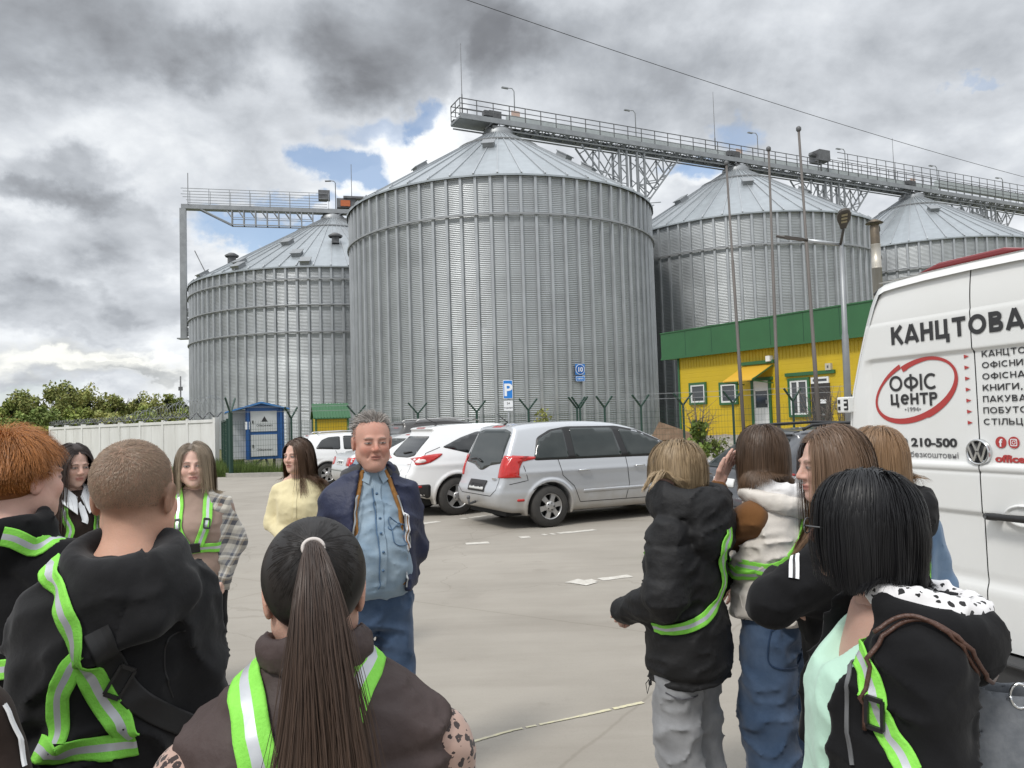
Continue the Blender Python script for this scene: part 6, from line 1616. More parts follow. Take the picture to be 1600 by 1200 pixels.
# ------------------------------------------------------------------ people: builder
def rotz(a): c, s = math.cos(a), math.sin(a); return np.array([[c, -s, 0], [s, c, 0], [0, 0, 1.0]])
def rotx(a): c, s = math.cos(a), math.sin(a); return np.array([[1.0, 0, 0], [0, c, -s], [0, s, c]])
def roty(a): c, s = math.cos(a), math.sin(a); return np.array([[c, 0, s], [0, 1.0, 0], [-s, 0, c]])
def nrm(v): v = np.asarray(v, float); return v/(np.linalg.norm(v)+1e-9)
def s_loft(P, rows, n=2.4, k=.03):
    R = np.array(rows, float); z = P[:, 2]
    zi = np.linspace(R[0, 0], R[-1, 0], 90)
    T = []
    for c in range(1, 5):
        v = np.interp(zi, R[:, 0], R[:, c]); v = np.convolve(np.pad(v, 4, 'edge'), np.ones(9)/9, 'valid'); T.append(np.interp(z, zi, v).astype(np.float32))
    cx, cy, a, b = T
    g = ((np.abs(P[:, 0]-cx)/a)**n+(np.abs(P[:, 1]-cy)/b)**n)**(1/n)
    d = (g-1)*np.minimum(a, b)
    return smax(smax(d, (R[0, 0]-z), k), (z-R[-1, 0]), k)
def fold(P, amp, s=.10, st=(1.0, 1.0, 2.4), seed=0, tilt=.5):
    """cloth folds: narrow wandering crests over a soft swell"""
    Q = P*np.asarray(st, np.float32); Q = Q.copy(); Q[:, 2] += tilt*np.abs(Q[:, 0])
    wv = (n3(P, s*1.3, seed+9)-.5)*s*.9; Q[:, 0] += wv; Q[:, 2] += wv
    a = 1-np.abs(2*n3(Q, s, seed)-1); b = 1-np.abs(2*n3(Q, s*.5, seed+5)-1); c = n3(P, s*1.6, seed+3)
    return -amp*(1.25*a**4+.45*b**4*c*1.6+.55*(c-.5)-.35)

def head_sdf(q, male=False, old=False, wide=1.0):
    """head in its own frame: +y forward, +z up, eyes near z=0"""
    x = np.abs(q[:, 0]); S = np.stack([x, q[:, 1], q[:, 2]], 1)
    d = s_ell(q, (0, -.014, .034), (.075*wide, .096, .083))
    d = smin(d, s_ell(q, (0, .028, -.030), (.061*wide, .064, .084)), .03)
    d = smin(d, s_ell(q, (0, .046, -.078), ((.047 if male else .040)*wide, .042, .032)), .028)
    d = smin(d, s_ell(q, (0, .078, -.098), (.017, .014, .014)), .022)
    d = smin(d, s_ell(S, (.054*wide, .012, -.058), (.016, .030, .028)), .028)
    d = smin(d, s_ell(S, (.037, .064, -.026), (.024, .024, .024)), .022)
    d = smin(d, s_ell(S, (.026, .0845, .021), (.024, .010, .0075)), .014)
    d = smax(d, -s_ell(S, (.031, .108, .002), (.019, .020, .0125)), .014)
    d = smin(d, s_ell(S, (.031, .080, .002), (.0165, .0135, .0110)), .004)
    d = smin(d, s_cap(q, (0, .088, .010), (0, .108, -.026), .008, .0115), .010)
    d = smin(d, s_ell(S, (.0115, .098, -.031), (.0085, .0105, .0075)), .007)
    d = smax(d, -s_ell(S, (.0065, .104, -.040), (.0038, .006, .0045)), .003)
    d = smin(d, s_ell(q, (0, .0905, -.0565), (.023, .010, .0056)), .005)
    d = smin(d, s_ell(q, (0, .0890, -.0675), (.020, .0105, .0070)), .005)
    d = smax(d, -s_ell(q, (0, .101, -.0615), (.024, .008, .0017)), .003)
    if old:
        d = smax(d, -s_cap(S, (.020, .098, -.036), (.034, .080, -.066), .0028), .008)
        d = smin(d, s_ell(q, (0, .045, -.110), (.042, .040, .020)), .03)
        d = smax(d, -s_cap(q, (-.03, .093, .045), (.03, .093, .045), .0018), .006)
    # ears
    R = rotx(-.22); c = np.array([.0765*wide, -.008, -.006]); e = (S-c) @ (roty(.12) @ R)
    ear = s_ell(e, (0, 0, 0), (.0085, .0205, .033)); ear = smax(ear, -s_ell(e, (.010, .003, .004), (.008, .012, .021)), .005)
    d = smin(d, ear, .006)
    return d
def head_col(q, skin, rng, brow=(.10, .07, .05), lip=(.42, .15, .13), male=False, ruddy=0.0, buzz=None, shade=None, makeup=0.0, eye=.0046):
    skin = np.array(skin); n = len(q); C = np.tile(skin, (n, 1)); x = np.abs(q[:, 0]); y, z = q[:, 1], q[:, 2]
    nz = fbm(q.astype(np.float32), .03, 3); C *= (.90+.2*nz)[:, None]
    def mixc(m, c): 
        nonlocal C
        C = C*(1-m[:, None])+np.array(c)*m[:, None]
    g = lambda cx, cy, cz, sx, sy, sz: np.exp(-(((x-cx)/sx)**2+((y-cy)/sy)**2+((z-cz)/sz)**2))
    red = skin*np.array([1.05, .72, .68])
    mixc(np.clip((.35+ruddy)*g(.042, .07, -.03, .022, .04, .022), 0, 1), red); mixc(np.clip((.35+ruddy)*g(0, .112, -.025, .016, .03, .018), 0, 1), red); mixc(.45*g(.078, -.008, 0, .014, .03, .04), red)
    if ruddy: mixc(np.clip(ruddy*.5*g(0, .08, .06, .06, .05, .05), 0, 1), red)
    fr = (y > .06)
    mixc(np.where(fr, np.clip(1.5*np.exp(-(((x)/.022)**4+((z+.0620)/.0095)**4)), 0, 1)*.75, 0), lip)
    mixc(np.where(fr, np.exp(-((x/.021)**4+((z+.0618)/.0016)**2))*.8, 0), (.10, .04, .035))
    bz = .0205+.004*np.sin(np.clip((x-.012)/.04, 0, 1)*PI)-.004*np.clip((x-.04)/.015, 0, 1)
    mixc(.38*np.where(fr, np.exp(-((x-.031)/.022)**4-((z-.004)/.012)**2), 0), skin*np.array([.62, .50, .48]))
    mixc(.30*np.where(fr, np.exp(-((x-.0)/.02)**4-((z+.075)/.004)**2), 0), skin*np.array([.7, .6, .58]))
    mixc(np.where(fr, np.exp(-((x-.0315)/.0185)**6-((z-bz)/(.0042 if male else .0034))**2)*.85, 0), brow)
    # eyes: white, iris, pupil, lash line
    em = np.where(fr, np.clip(1.35-(((x-.031)/.0150)**2+((z-.0012)/eye)**2), 0, 1), 0); em = np.clip(em*2.2, 0, 1)
    mixc(em, (.36, .32, .30))
    ir = np.where(fr, np.clip((.0058-np.hypot(x-.031, z-.002))/.0016, 0, 1), 0)*em; mixc(ir, (.09, .085, .08)); 
    mixc(np.where(fr, np.clip((.0027-np.hypot(x-.031, z-.002))/.001, 0, 1), 0)*em, (.008, .008, .008))
    zl = .0012+(eye+.0008)*np.sqrt(np.clip(1-((x-.031)/.0175)**2, 0, 1))
    mixc(np.where(fr & (np.abs(x-.031) < .0185), np.exp(-((z-zl)/(.0017+.0012*makeup))**2)*(.75+.2*makeup), 0), (.05, .035, .03))
    zl2 = .0012-(eye+.0006)*np.sqrt(np.clip(1-((x-.031)/.0165)**2, 0, 1))
    mixc(np.where(fr & (np.abs(x-.031) < .0175), np.exp(-((z-zl2)/.0013)**2)*.45, 0), (.14, .08, .065))
    if buzz is not None:
        bz = fbm(q.astype(np.float32), .012, 9)
        hl = np.where(y > .01, .060-.35*(y-.05), -.075+.55*np.clip(y+.04, -.02, .08)) + .010*(bz-.5)
        m = np.clip((z-hl)/.028, 0, 1); m = np.where((y > .062) & (z < .075), 0, m)
        fade = np.clip((z+.085)/.10, .30, 1.0)
        mixc(m*fade*.80*(.8+.4*bz), buzz)
    return np.clip(C, 0, 1)
def hand_chains(W, d, n, tsign, curl=.5, spread=.12, sc=1.0, thumb=.7, curls=None):
    """capsule list for one hand: wrist W, finger axis d, palm facing n"""
    d = nrm(d); n = nrm(n-d*(np.asarray(n, float)@d)); t = np.cross(d, n)*tsign     # t points to the thumb side
    W = np.asarray(W, float); out = []
    out.append(([W, W+d*.03*sc], [.024*sc, .026*sc]))
    for off in (.024, .008, -.009, -.024): out.append(([W+d*.025*sc+t*off*sc*.6, W+d*.082*sc+t*off*sc], [.0165*sc, .0125*sc]))
    for i, (off, L) in enumerate(((.028, .070), (.0095, .079), (-.0095, .073), (-.027, .057))):
        c = curls[i] if curls is not None else curl*(1+.12*i)
        b = W+d*.084*sc+t*off*sc; dd = nrm(d+t*spread*(1.4-i*.95)); pts = [b]; r = [.0093*sc]; a = 0
        for j, f in enumerate((.46, .30, .24)):
            a += c*(.6, 1.0, .7)[j]; v = dd*math.cos(a)+n*math.sin(a); pts.append(pts[-1]+v*L*f*sc); r.append((.0086, .0078, .0064)[j]*sc)
        out.append((pts, r))
    b = W+d*.022*sc+t*.022*sc; v = nrm(t*.75+d*.75+n*.25*thumb); p1 = b+v*.034*sc; v2 = nrm(d*.9+t*.35*(1-thumb)+n*.35*thumb); p2 = p1+v2*.030*sc; p3 = p2+nrm(v2+n*.3*curl)*.026*sc
    out.append(([b, p1, p2, p3], [.0145*sc, .0115*sc, .0098*sc, .0075*sc]))
    return out
def hands_sdf(P, chains):
    d = None
    for pts, r in chains:
        e = s_chain(P, pts, r, .004); d = e if d is None else smin(d, e, .006)
    return d

M_SKIN = mat('skin', (.5, .33, .26), .55, attr=True, spec=.28, bump=.12, bs=220)
nt, p_ = nodes_of(M_SKIN); p_.inputs['Subsurface Weight'].default_value = .12; p_.inputs['Subsurface Radius'].default_value = (.012, .005, .003); p_.inputs['Subsurface Scale'].default_value = 1.0
M_HAIR = mat('hair', (.1, .07, .05), .46, attr=True, spec=.38)
def cloth(name, c, c2=None, ns=30, bump=.5, bs=350, rough=.9, sheen=.25, spec=.12):
    return mat(name, c, rough, c2=c2 if c2 else tuple(v*.78 for v in c), ns=ns, bump=.30, bs=26, sheen=sheen*.25 if max(c) < .03 else sheen*.6, spec=spec, nd=6)
SKIN = (.52, .325, .25)

class Person:
    def __init__(s, label, loc, yaw, H, male=False, head_yaw=0.0, head_pitch=0.0, head_roll=0.0, hs=1.0, cat='person', group=None, lean=0.0):
        s.root = thing('person', label, cat, loc, yaw, group); s.loc = np.array([loc[0], loc[1], loc[2] if len(loc) > 2 else 0.0]); s.yaw = yaw; s.Rw = rotz(yaw)
        s.H = H; k = H/1.65; s.k = k; s.male = male
        sw = .182 if male else .160
        s.neck = np.array([0, -.01+lean, 1.405*k]); s.hc = np.array([0, .03+lean*1.25, H-.118*hs-.004]); s.hs = hs
        s.Rh = rotz(head_yaw) @ rotx(head_pitch) @ roty(head_roll)
        s.J = dict(sh=[np.array([-sw*k, lean-.01, 1.295*k]), np.array([sw*k, lean-.01, 1.295*k])], el=[np.array([-(sw+.055)*k, lean-.03, 1.07*k]), np.array([(sw+.055)*k, lean-.03, 1.07*k])],
                   wr=[np.array([-(sw+.06)*k, lean+.06, .85*k]), np.array([(sw+.06)*k, lean+.06, .85*k])], hip=[np.array([-.085*k, 0, .86*k]), np.array([.085*k, 0, .86*k])],
                   kn=[np.array([-.095*k, .02, .47*k]), np.array([.095*k, .02, .47*k])], an=[np.array([-.10*k, -.01, .09*k]), np.array([.10*k, -.01, .09*k])])
        s.hands = [None, None]; s.f = None
    def to_local(s, P): return (np.asarray(P, float)-s.loc) @ s.Rw
    def hq(s, P): return ((P-s.hc.astype(np.float32)) @ s.Rh.astype(np.float32))/s.hs
    def hw(s, q): return (np.asarray(q)*s.hs) @ s.Rh.T + s.hc
    def set_hand(s, i, d, n, **kw): s.hands[i] = hand_chains(s.J['wr'][i], d, n, kw.pop('ts', -1 if i == 0 else 1), **kw)
    def body(s, skin=SKIN, h=.0038, hh=.006, male=None, old=False, wide=1.0, chest=None, **ck):
        """one continuous skin figure: head and hands fine, the clothed rest coarse"""
        k = s.k; J = s.J; male = s.male if male is None else male
        nb = s.neck; ht = s.hw((0, -.020, -.055)); nr = (.051 if male else .045)*min(1.0, s.hs+.02)
        chest = chest or [(.80*k, 0, 0, .13*k, .085*k), (.92*k, 0, 0, .135*k, .09*k), (1.05*k, 0, 0, .11*k, .08*k), (1.22*k, 0, 0, .125*k, .09*k), (1.33*k, 0, -.01, .125*k, .07*k), (1.40*k, 0, -.01, .06*k, .05*k)]
        lean = nb[1]+.01; chest = [(z, cx, cy+lean*max(0, (z/k-.9)/.5), a, b) for z, cx, cy, a, b in chest]
        def neck(P): return smin(s_cap(P, nb-(0, .005, .03), ht, nr*1.08, nr), s_ell(P, nb-(0, 0, .055), (.10, .065, .05)), .05)
        def fhead(P): return smin(head_sdf(s.hq(P), male, old, wide)*s.hs, neck(P), .025)
        def fcore(P):
            d = smin(s_loft(P, chest), neck(P), .04)
            for i in (0, 1):
                d = smin(d, s_chain(P, [J['sh'][i], J['el'][i], J['wr'][i]], [.045*k, .036*k, .024*k], .02), .03)
                d = smin(d, s_chain(P, [J['hip'][i], J['kn'][i], J['an'][i]], [.075*k, .050*k, .034*k], .02), .03)
                d = smin(d, s_cap(P, J['an'][i], J['an'][i]+(0, .13*k, -.05), .032, .025), .02)
            return d
        zc = nb[2]-.02
        Vs, Fs, Cs = [], [], []; off = 0
        lo = s.hc-.17; hi = s.hc+.17; lo[2] = zc-.03
        V, F = polygonise(fhead, lo, hi, h, relax=1); C = head_col(s.hq(V.astype(np.float32)), skin, None, male=male, **ck); Vs.append(V); Fs.append(F); Cs.append(C); off += len(V)
        V, F = polygonise(lambda P: smax(fcore(P), P[:, 2]-(zc+.0), .004), (-.55*k, -.35, .0), (.55*k, .75, zc+.03), .018, relax=1); Vs.append(V); Fs.append(F+off); Cs.append(np.tile(skin, (len(V), 1))); off += len(V)
        for i in (0, 1):
            if s.hands[i] is None: s.set_hand(i, (0, .15, -1), (1 if i == 0 else -1, 0, 0), curl=.45)
            ch = s.hands[i]; P0 = np.concatenate([np.array(p) for p, r in ch]); fa = lambda P: smin(hands_sdf(P, ch), s_cap(P, J['wr'][i]+(J['el'][i]-J['wr'][i])*.25, J['wr'][i], .028*k, .023*k), .015)
            V, F = polygonise(fa, np.minimum(P0.min(0), J['wr'][i]-.02)-.05, np.maximum(P0.max(0), J['wr'][i])+.05, hh, relax=1); C = np.tile(skin, (len(V), 1))*(.92+.16*fbm(V.astype(np.float32), .02, 2))[:, None]
            for pts, r in ch[5:]:                               # nails and reddish knuckles
                m = np.exp(-(np.linalg.norm(V-np.array(pts[-1]), axis=1)/.009)**2)*.5; C = C*(1-m[:, None])+np.array([.60, .36, .31])*m[:, None]
            Vs.append(V); Fs.append(F+off); Cs.append(C); off += len(V)
        V = np.concatenate(Vs); F = np.concatenate(Fs); C = np.concatenate(Cs)
        mesh_obj('body', np_mesh('body', V, F, attr=C), M_SKIN, s.root); s.fhead = fhead
        return s
    def part(s, name, f, lo, hi, h, m, attr=None, relax=2):
        V, F = polygonise(f, lo, hi, h, relax=relax); return mesh_obj(name, np_mesh(name, V, F, attr=attr(V) if attr else None), m, s.root)
    def sleeves(s, P, r=(.062, .054, .042), k=.035, cuff=1.0):
        J = s.J; K = s.k; d = None
        for i in (0, 1):
            w = J['el'][i]+(J['wr'][i]-J['el'][i])*cuff
            e = s_chain(P, [J['sh'][i]+(0, 0, -.005), J['el'][i], w], [r[0]*K, r[1]*K, r[2]*K], .03); d = e if d is None else np.minimum(d, e)
        return d
    def rows(s, tab, lean=None):
        """garment profile (z, half width, half depth[, y shift, x shift]) at H=1.65"""
        k = s.k; ln = s.neck[1]+.01 if lean is None else lean
        return [(r[0]*k, (r[4] if len(r) > 4 else 0)*k, (r[3] if len(r) > 3 else 0)*k+ln*np.clip((r[0]-.9)/.5, 0, 1), r[1]*k, r[2]*k) for r in tab]
    def trousers(s, m, hip=.165, rad=(.098, .078, .066), top=.98, h=.012, fold_amp=.010, wide=False, shoe=None):
        k = s.k; J = s.J
        rows = s.rows([(.74, hip*.86, hip*.62), (.84, hip, hip*.72), (.90, hip, hip*.70), (top, hip*.86, hip*.62)], 0)
        def f(P):
            d = s_loft(P, rows)
            for i in (0, 1):
                e = s_chain(P, [J['hip'][i]-(0, 0, .03), J['kn'][i], J['an'][i]-(0, 0, .02)], [rad[0]*k, rad[1]*k, rad[2]*k], .03); d = smin(d, e, .03)
            d = smax(d, .04-P[:, 2], .01)
            return d + fold(P, fold_amp, .11, (1.2, 1.2, 2.0), 4)
        s.part('trousers', f, (-.36*k, -.30, .02), (.36*k, .34, (top+.02)*k), h, m); s.ftr = f
        for i in (0, 1):
            a = J['an'][i]; fs = lambda P: smax(smin(s_cap(P, (a[0], a[1]-.03, .045), (a[0]*1.08, a[1]+.15*k, .032), .042, .036), s_cap(P, a, (a[0], a[1], .05), .042, .045), .03), .004-P[:, 2], .006)
            s.part('shoe', fs, (a[0]-.1, a[1]-.12, -.01), (a[0]+.12, a[1]+.26, .2), .010, shoe or M_SHOE)
    # ---- reflective straps laid on the clothing
    def ray_pts(s, px):
        """photo pixels -> points on the clothing surface (along the sight line, in the person's frame)"""
        out = []
        for p in px:
            d = nrm(ray(*p)); o = s.to_local((0, 0, EYE)); dl = d @ s.Rw; t = max(.25, np.linalg.norm(s.loc[:2])-.75)
            for _ in range(70):
                q = o+dl*t; v = float(s.f(q[None].astype(np.float32))[0]); t += np.clip(v, -.05, .2)*.7
            out.append(o+dl*t)
        return out
    def strap(s, pts, w=.048, lift=.007, name='reflective_strap', mats=None, n=40, parent=None, f=None, raw=False):
        f = f or s.f; P = np.array(pts, float); L = np.concatenate([[0], np.cumsum(np.linalg.norm(np.diff(P, axis=0), axis=1))]); t = np.linspace(0, L[-1], n)
        def cr(tt):
            out = []
            for v in tt:
                i = min(len(P)-2, max(0, int(np.searchsorted(L, v)-1))); u = (v-L[i])/max(1e-9, L[i+1]-L[i]); p0, p1, p2, p3 = P[max(0, i-1)], P[i], P[i+1], P[min(len(P)-1, i+2)]
                out.append(.5*((2*p1)+(-p0+p2)*u+(2*p0-5*p1+4*p2-p3)*u*u+(-p0+3*p1-3*p2+p3)*u**3))
            return np.array(out)
        C = snap(f, cr(t), lift, 8, .01) if not raw else cr(t)
        for _ in range(3): C[1:-1] = .5*C[1:-1]+.25*(C[:-2]+C[2:])
        N_ = grad(f, C, .012); 
        for _ in range(3): N_[1:-1] = .5*N_[1:-1]+.25*(N_[:-2]+N_[2:])
        T = np.gradient(C, axis=0); T /= np.linalg.norm(T, axis=1)[:, None]+1e-9; B = np.cross(T, N_); B /= np.linalg.norm(B, axis=1)[:, None]+1e-9
        us = [-1, -.82, -.34, -.30, .30, .34, .82, 1]; V = []
        for u in us:
            q = C+B*(u*w/2); q2 = snap(f, q, lift, 3, .01); V.append(.5*q+.5*q2 if not raw else q)
        m_ = len(us); Vt = np.stack(V, 1); Nn = np.repeat(N_[:, None], m_, 1); top = Vt+Nn*.0012; bot = Vt-Nn*.003
        VV = np.concatenate([top.reshape(-1, 3), bot.reshape(-1, 3)]); F = []; M = []
        o = n*m_
        for i in range(n-1):
            for j in range(m_-1): F.append((i*m_+j, i*m_+j+1, (i+1)*m_+j+1, (i+1)*m_+j)); M.append(1 if j in (3,) else 0)
            F.append((i*m_, (i+1)*m_, o+(i+1)*m_, o+i*m_)); M.append(0); F.append((i*m_+m_-1, o+i*m_+m_-1, o+(i+1)*m_+m_-1, (i+1)*m_+m_-1)); M.append(0)
        me = np_mesh(name, VV, np.array(F)); me.polygons.foreach_set('material_index', M); 
        bm = bmesh.new(); bm.from_mesh(me); bmesh.ops.recalc_face_normals(bm, faces=bm.faces); bm.to_mesh(me); bm.free()
        return mesh_obj(name, me, mats or [M_NEON, M_REFL], parent or s.root)
    def buckle(s, p, ax, w=.058, h=.03):
        p = snap(s.f, np.array([p]), .013, 6, .01)[0]; n = grad(s.f, p[None], .012)[0]; a = nrm(np.asarray(ax)-n*(np.asarray(ax)@n)); b = np.cross(n, a); mb = MB(); R = np.stack([a, b, n], 1)
        for sg in (-1, 1): mb.box(p+b*sg*w/2, (h/2, .004, .003), R); mb.box(p+a*sg*h/2, (.003, w/2, .003), R)
        mb.build('buckle', M_TRIM, s.root)
    # ---- hair
    def grow(s, roots, dirs, length, steps=12, grav=.35, inert=.6, layer=0.0, wav=.0, seed=0, f=None, spread=0.0, clump=.03, tuck=0.0, drift=None):
        """strands that lie on the head, hang and rest on the clothing"""
        f = f or s.fcol; N = len(roots); P = np.asarray(roots, np.float32).copy(); D = np.asarray(dirs, np.float32).copy(); path = [P.copy()]; L = np.broadcast_to(np.asarray(length, np.float32), (N,)); st = (L/steps)[:, None]
        rs = np.random.RandomState(seed); ph = rs.rand(N, 1)*6.28; lay = np.broadcast_to(np.asarray(layer, np.float32), (N,))
        g = np.array([0, 0, -1], np.float32); jit = rs.normal(size=(N, 3)).astype(np.float32)*spread
        for i in range(steps):
            gg = grav if not callable(grav) else grav(i/steps)
            cl = (n3(P, clump, seed)-.5)[:, None]*np.array([1, 1, 0], np.float32)*wav*2
            if tuck:
                hv = s.hc.astype(np.float32)-P; hv[:, 2] = 0; D = D+hv*(tuck*max(0, i/steps-.45)/.1)
            if drift is not None and i > 1: D = D+np.asarray(drift, np.float32)
            D = D*inert+g*gg+cl+jit*.25; D /= np.linalg.norm(D, axis=1)[:, None]+1e-9
            Q = P+D*st; d = f(Q)-lay; m = d < 0
            if m.any():
                gr = grad(f, Q[m], .01); Q[m] += gr*(-d[m])[:, None]; D = Q-P; D /= np.linalg.norm(D, axis=1)[:, None]+1e-9; Q = P+D*st
            P = Q; path.append(P.copy())
        return np.stack(path, 1)
    def ribbons(s, name, paths, width, cols, seed=0, fo=None, taper=.35, parent=None, m=None, flatn=None):
        N, K, _ = paths.shape; rs = np.random.RandomState(seed); T = np.gradient(paths, axis=1); T /= np.linalg.norm(T, axis=2)[..., None]+1e-9
        c = s.hc if fo is None else fo; O = paths-np.asarray(c, np.float32); O[..., 2] *= .35; O = O+.14*rs.normal(size=(N, 1, 3))*np.linalg.norm(O, axis=2).mean(); B = np.cross(T, O); B /= np.linalg.norm(B, axis=2)[..., None]+1e-9
        tp = np.linspace(1, taper, K)[None, :, None]*np.broadcast_to(np.asarray(width), (N,))[:, None, None]/2
        V = np.stack([paths-B*tp, paths+B*tp], 2); V = V.reshape(-1, 3); i = np.arange(N)[:, None]*2*K; k = np.arange(K-1)[None]*2
        F = np.stack([i+k, i+k+1, i+k+3, i+k+2], -1).reshape(-1, 4)
        C = np.asarray(cols); C = np.repeat(C[:, None], K, 1) if C.ndim == 2 else C
        C = np.repeat(C.reshape(N, K, 1, 3), 2, 2).reshape(-1, 3)
        return mesh_obj(name, np_mesh(name, V, F, attr=C), m or M_HAIR, parent or s.root)
    def scalp(s, n, seed=0, keep=None, grow_=1.0):
        """random root points on the scalp (head frame) with outward normals"""
        rs = np.random.RandomState(seed); d = rs.normal(size=(n*4, 3)); d /= np.linalg.norm(d, axis=1)[:, None]
        r = np.array([.075, .096, .083])*grow_; q = d*r+np.array([0, -.014, .034]); nn = d/r; nn /= np.linalg.norm(nn, axis=1)[:, None]
        m = keep(q) if keep is not None else np.ones(len(q), bool); q, nn = q[m][:n], nn[m][:n]
        return q, nn
    def hair_cap(s, keep_f, thick, col, h=.006, extra=None, name='hair'):
        """solid underlayer so that no scalp shows between strands"""
        def f(P):
            q = s.hq(P); d = s_ell(q, (0, -.014, .034), (.075+thick, .096+thick, .083+thick)); d = smax(d, keep_f(q), .012)
            if extra is not None: d = smin(d, extra(q), .03)
            return d*s.hs
        V, F = polygonise(f, s.hc-.32, s.hc+.22, h); C = np.tile(np.array(col), (len(V), 1))*(.8+.4*fbm(V.astype(np.float32)*np.array([1, 1, .25], np.float32), .012, 1))[:, None]
        return mesh_obj(name, np_mesh(name, V, F, attr=C), M_HAIR, s.root)
    def collider(s, thick=.004, cloth=True):
        def f(P):
            q = s.hq(P); d = smin(s_ell(q, (0, -.014, .034), (.077+thick, .098+thick, .085+thick)), s_ell(q, (0, .03, -.030), (.064, .068, .085)), .02)*s.hs
            d = smin(d, s_cap(P, s.neck, s.hw((0, -.02, -.05)), .060), .03)
            if cloth and s.f is not None: d = np.minimum(d, s.f(P)-.004)
            return d
        s.fcol = f
    def fall_hair(s, name, n, length, base, tips=None, part=0.0, seed=1, hairline=None, width=.0022, wav=.05, crown=(0, -.03), inert=.48, grav=.46, thick=.012, spread=.07, vary=.2, steps=16, streak=.35, bias=(0, 0, 0), tuck=.12, drift=None):
        n = int(n*1.9); width = width*.60; streak = streak*.8; thick = thick*.85
        """long or bobbed loose hair parted at x=part (head frame)"""
        rs = np.random.RandomState(seed)
        hl = hairline or (lambda q: (q[:, 1] < .052-.55*np.clip(q[:, 2]-.075, -.3, 0)*-1.0) & ((q[:, 2] > .055) | (q[:, 1] < -.005)) & (q[:, 2] > -.045))
        q, nn = s.scalp(n, seed, hl)
        sx = np.where(q[:, 0] > part, 1.0, -1.0); t = np.stack([np.where(q[:, 1] < -.035, q[:, 0]*7, sx*.75), (q[:, 1]-crown[1])*2.2, np.full(len(q), -.15)], 1)
        t = t+np.asarray(bias); t += rs.normal(size=t.shape)*spread; t -= nn*(t*nn).sum(1)[:, None]; t /= np.linalg.norm(t, axis=1)[:, None]
        R = s.hw(q+nn*.002); D = t @ s.Rh.T
        L = np.broadcast_to(np.asarray(length, float), (len(q),))*(1-vary*rs.rand(len(q)))
        # roots high on the head need extra length to reach the same hem
        L = L + (q[:, 2]-.0)*.9
        lay = .008+thick*rs.rand(len(q))
        pa = s.grow(R, D, L, steps, grav, inert, lay, wav, seed, spread=spread*.4, tuck=tuck, drift=drift)
        b = np.array(base); tp = np.array(tips if tips is not None else base); K = pa.shape[1]; tt = np.linspace(0, 1, K)[None, :, None]
        C = (b*(1-tt)+tp*tt)*(1-streak+2*streak*(rs.rand(len(q), 1, 1)*.35+.65*n3(R.astype(np.float32), .010, seed)[:, None, None]))
        return s.ribbons(name, pa, width*(.6+.8*rs.rand(len(q))), C, seed)
M_NEON = mat('neon_webbing', (.27, .74, .10), .7, c2=(.21, .60, .07), ns=26, bump=.22, bs=200, spec=.3); M_REFL = mat('silver_reflective', (.55, .57, .60), .35, .25, c2=(.47, .49, .52), ns=25, spec=.5)
M_SHOE = mat('shoe', (.05, .05, .055), .6)
M_JEANS = cloth('blue_denim', (.033, .060, .112), (.080, .120, .195), ns=6, bs=300)
# ------------------------------------------------------------------ people: the twelve figures and one at the frame edge
def ppos(px, Y): p = at(px, 660, Y); return (p[0], p[1], 0.0)
T_ = math.radians
GRP = 'visitors standing in a half circle'
M_BLK = cloth('black_cloth', (.0075, .0075, .0085), (.0125, .0125, .0135), ns=7, bump=.35, bs=260)
M_CHAR = cloth('charcoal_fleece', (.012, .012, .013), (.020, .020, .0215), ns=9, bump=.55, bs=320, sheen=.5)
M_PUFF = mat('black_puffer', (.0075, .0075, .0085), .68, c2=(.013, .013, .014), ns=8, bump=.25, bs=60, spec=.35)
M_BROWNV = mat('dark_brown_vest', (.050, .034, .032), .62, c2=(.066, .047, .044), ns=9, bump=.3, bs=45, spec=.3)
M_NAVY = mat('navy_shell', (.016, .021, .052), .55, c2=(.024, .030, .066), ns=10, bump=.3, bs=60, spec=.35)
M_SHIRT = cloth('washed_denim_shirt', (.205, .285, .37), (.295, .375, .445), ns=11, bump=.35, bs=300)
M_LIGHTJ = cloth('grey_denim', (.20, .205, .215), (.31, .315, .325), ns=8, bump=.4, bs=300)
M_YELL = cloth('pale_yellow_knit', (.74, .66, .42), (.68, .60, .37), ns=30, bump=.5, bs=140)
M_BEIGE = cloth('mushroom_jersey', (.30, .215, .175), (.34, .25, .205), ns=12, bump=.3, bs=300)
M_MINT = cloth('mint_jersey', (.43, .64, .52), (.47, .68, .56), ns=14, bump=.3, bs=300)
M_CREAM = mat('cream_puffer', (.64, .60, .55), .62, c2=(.58, .54, .49), ns=8, bump=.25, bs=40, spec=.3, sheen=.2)
M_FLEECE = cloth('white_fleece', (.76, .75, .75), (.68, .67, .67), ns=50, bump=.9, bs=180)
M_COCOA = cloth('cocoa_sweatshirt', (.165, .075, .026), (.125, .056, .02), ns=10, bump=.5, bs=260)
M_DBROWN = cloth('dark_brown_jacket', (.026, .018, .015), (.040, .028, .024), ns=12, bump=.5, bs=200)
M_DJEAN = cloth('denim_jacket', (.10, .17, .28), (.17, .25, .36), ns=9, bump=.4, bs=300)
M_LIN = cloth('orange_lining', (.30, .15, .05), (.24, .115, .035), ns=10)
M_STRAPB = mat('black_webbing', (.012, .012, .013), .6)
